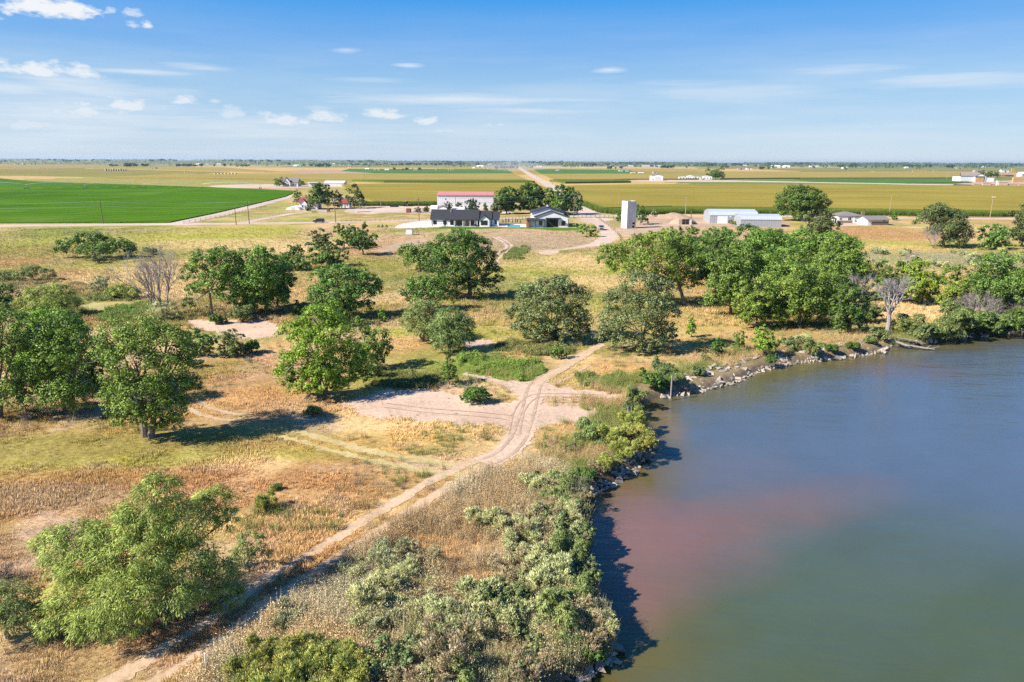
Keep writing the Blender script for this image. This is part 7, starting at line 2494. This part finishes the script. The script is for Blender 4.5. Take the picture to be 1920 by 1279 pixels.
def far_tree(px, py, hpx, wide, label, group):
    x_, y_ = P(px, py).xy
    z_ = float(gz(np.array([x_]), np.array([y_]), np.array([50.0]))[0])
    s_ = mpp(px, py)
    cm, tm = fr.choice(FT)
    o = empty('distant_tree', (x_, y_, z_ - .2), fr.uniform(0, 6.28), label, 'tree', group)
    h_ = min(hpx * s_, 26)
    o.scale = (h_ * wide, h_ * wide, h_)
    link('crown', cm, o)
    link('trunk', tm, o)


for (x0, x1, y_, hp, n, wide, lab) in [(200, 222, 313, 5.5, 4, 1.2, 'dark tree at the left end of the far left shelterbelt'), (232, 276, 313.5, 8, 12, 1.2, 'dark tree in the far left shelterbelt'), (334, 380, 313.8, 7, 11, 1.3, 'dark tree in the second far left shelterbelt'), (400, 425, 312, 5, 5, 1.1, 'dark tree right of the second far left shelterbelt'), (450, 484, 313, 5, 6, 1.2, 'low tree by the far homestead'), (528, 545, 310.5, 5, 4, 1.2, 'low tree left of the far white barn'), (566, 630, 313.5, 7, 14, 1.3, 'dark tree right of the far white barn'), (0, 12, 306.5, 5, 3, 1.3, 'dark tree at the far left edge'),
                                     (655, 760, 311, 5, 14, 1.3, 'low tree in the far belt left of the road'), (762, 895, 311, 6, 20, 1.2, 'dark tree in the far belt before the road'), (737, 745, 320, 6, 2, 1.1, 'round tree on the far green field'), (755, 795, 319.5, 5, 6, 1.2, 'small tree by the far green field sheds'), (930, 972, 317, 6, 9, 1.3, 'dark tree where the straight road vanishes'), (958, 970, 312, 9, 4, .8, 'tall dark tree above the road end'),
                                     (1050, 1060, 307.5, 4, 3, 1.4, 'round dark tree right of the road end'), (1090, 1140, 312.5, 7, 11, 1.1, 'dark tree in the far grove right of the road'), (1138, 1175, 318, 7, 7, 1.1, 'tree beside the far right feed yard'), (1240, 1268, 317, 8, 6, 1.1, 'tree right of the long dark-roofed sheds'), (1225, 1250, 310, 5, 4, 1.2, 'tree behind the long dark-roofed sheds'), (1300, 1460, 312.5, 6, 26, 1.3, 'tree in the long belt behind the trailers'), (1352, 1364, 316, 6, 3, 1.2, 'tree just behind the wide dark tree'),
                                     (1410, 1445, 318.5, 6, 5, 1.2, 'tree right of the brownish far house'), (1570, 1580, 316, 8, 2, 1.1, 'dark tree left of the round far right tree'), (1594, 1608, 315.5, 9.5, 3, 1.1, 'round dark tree on the far right plain'), (1628, 1640, 315, 4, 2, 1.2, 'low tree right of the round dark tree'), (1694, 1745, 315, 7, 9, 1.2, 'dark tree in the far right row'), (1775, 1793, 316, 9, 4, 1.2, 'dark clump tree right of the far right row'), (1808, 1830, 314, 5, 4, 1.2, 'low tree near the far right barn'), (1880, 1915, 313, 5, 5, 1.3, 'low tree at the far right edge'),
                                     (1845, 1868, 333, 10, 4, 1.0, 'leafy tree standing behind the hay barn roof')] + [(x0, x1, y_, hp, n, 1.25, 'small dark tree of the scattered far belt, ' + w_) for (x0, x1, y_, hp, n, w_) in [
    (50, 110, 305.5, 4.6, 8, 'far left'), (115, 152, 306.5, 5.6, 8, 'left behind the alfalfa'), (160, 205, 306, 4.6, 8, 'above the far tank battery'), (280, 332, 306, 5, 12, 'between the two far left shelterbelts'), (420, 525, 307, 5.4, 18, 'over the grey farmhouse'), (640, 705, 308, 5.2, 12, 'over the white metal barn'), (830, 872, 308.5, 5.2, 9, 'left of the road end'),
    (990, 1050, 309, 5.2, 9, 'just right of the road end'), (1160, 1222, 310, 5.2, 10, 'over the long dark-roofed sheds'), (1480, 1562, 311, 5.2, 14, 'right of the trailers'), (1640, 1692, 312, 5.2, 9, 'right of the round dark tree'), (1830, 1882, 312, 5.2, 9, 'far right')]]:
    for k in range(n):
        far_tree(fr.uniform(x0, x1), y_ + fr.uniform(-.5, .3), hp * fr.uniform(.75, 1.15), wide * fr.uniform(.85, 1.2), lab, 'distant trees: ' + lab)

# the last wooded miles read as one mass
V, rn = [], []
for i in range(11000):
    px_ = fr.uniform(-150, 2070)
    py_ = 305.0 + (px_ - 960) / 1920 * 7 + abs(fr.gauss(0, 2.8))
    if fr.random() < .5:
        px_ += 30 * math.sin(px_ * .05)
    if math.sin(px_ * .031) + math.sin(px_ * .0117 + 1) + math.sin(py_ * 2.1 + px_ * .004) < -.9:
        continue
    x_, y_ = P(px_, max(py_, 304.7 + (px_ - 960) / 1920 * 7)).xy
    if y_ > 15500 or y_ < 1500:
        continue
    z_ = float(gz(np.array([x_]), np.array([y_]), np.array([50.0]))[0])
    hh = fr.uniform(9, 20)
    ww = fr.uniform(8, 26)
    for k in range(7):
        cx_, cz_ = x_ + fr.gauss(0, ww * .4), z_ + hh * fr.uniform(.15, .85)
        a_ = fr.uniform(0, 6.28)
        l_ = fr.uniform(2.6, 5.5)
        cy_ = y_ + fr.gauss(0, ww * .4)
        V += [(cx_ + l_ * math.cos(a_), cy_ + fr.uniform(-1, 1), cz_ + l_ * math.sin(a_)), (cx_ + l_ * math.cos(a_ + 1.6), cy_ - 1, cz_ + l_ * math.sin(a_ + 1.6)), (cx_ - l_ * math.cos(a_), cy_ + fr.uniform(-1, 1), cz_ - l_ * math.sin(a_)), (cx_ + l_ * math.cos(a_ + 4.7), cy_ + 1, cz_ + l_ * math.sin(a_ + 4.7))]
        rn += [fr.random()] * 4
me = mesh_np('distant_woods', np.array(V), np.arange(len(V)), 4, M['fartree'], {'rnd': np.array(rn), 'clump': np.array(rn), 'facing': np.tile(np.array([-.4, -.5, .75]), (len(V), 1))})
tag(link('distant_woods', me), 'hazy belts of trees along the horizon', 'woods', kind='stuff')

# dust hanging over the far end of the straight road
dc = P(966, 322)
V, F = [], []
for j in range(9):
    for i in range(16):
        a, e = 6.283 * i / 16, math.pi * (j / 8 - .5)
        V.append((math.cos(a) * math.cos(e) * 95, math.sin(a) * math.cos(e) * 160, 13 + math.sin(e) * 12.5))
for j in range(8):
    for i in range(16):
        F += [j * 16 + i, j * 16 + (i + 1) % 16, (j + 1) * 16 + (i + 1) % 16, (j + 1) * 16 + i]
dm = bpy.data.materials.new('road_dust')
dm.use_nodes = True
dm.node_tree.nodes.clear()
dv = dm.node_tree.nodes.new('ShaderNodeVolumePrincipled')
dv.inputs['Color'].default_value = (.92, .90, .86, 1)
dv.inputs['Density'].default_value = .0016
do_ = dm.node_tree.nodes.new('ShaderNodeOutputMaterial')
dm.node_tree.links.new(dv.outputs[0], do_.inputs['Volume'])
tag(link('road_dust', mesh_np('road_dust', V, F, 4, dm), None, dc), 'faint plume of dust over the far end of the straight road', 'dust', kind='stuff')

# ------------------------------------------------------------------ air
hz = MB().box(-19500, 19500, -60, 17200, -4.2, 60)
hm = bpy.data.materials.new('hazy_air')
hm.use_nodes = True
nt = hm.node_tree
nt.nodes.clear()
pv_ = nt.nodes.new('ShaderNodeVolumePrincipled')
pv_.inputs['Color'].default_value = (.62, .79, 1.0, 1)
pv_.inputs['Density'].default_value = 4.6e-5
pv_.inputs['Anisotropy'].default_value = 0.2
ou = nt.nodes.new('ShaderNodeOutputMaterial')
nt.links.new(pv_.outputs[0], ou.inputs['Volume'])
HAZE = True
if HAZE:
    tag(hz.build('haze', hm), 'thin pale blue air over the whole plain', 'haze', kind='stuff')
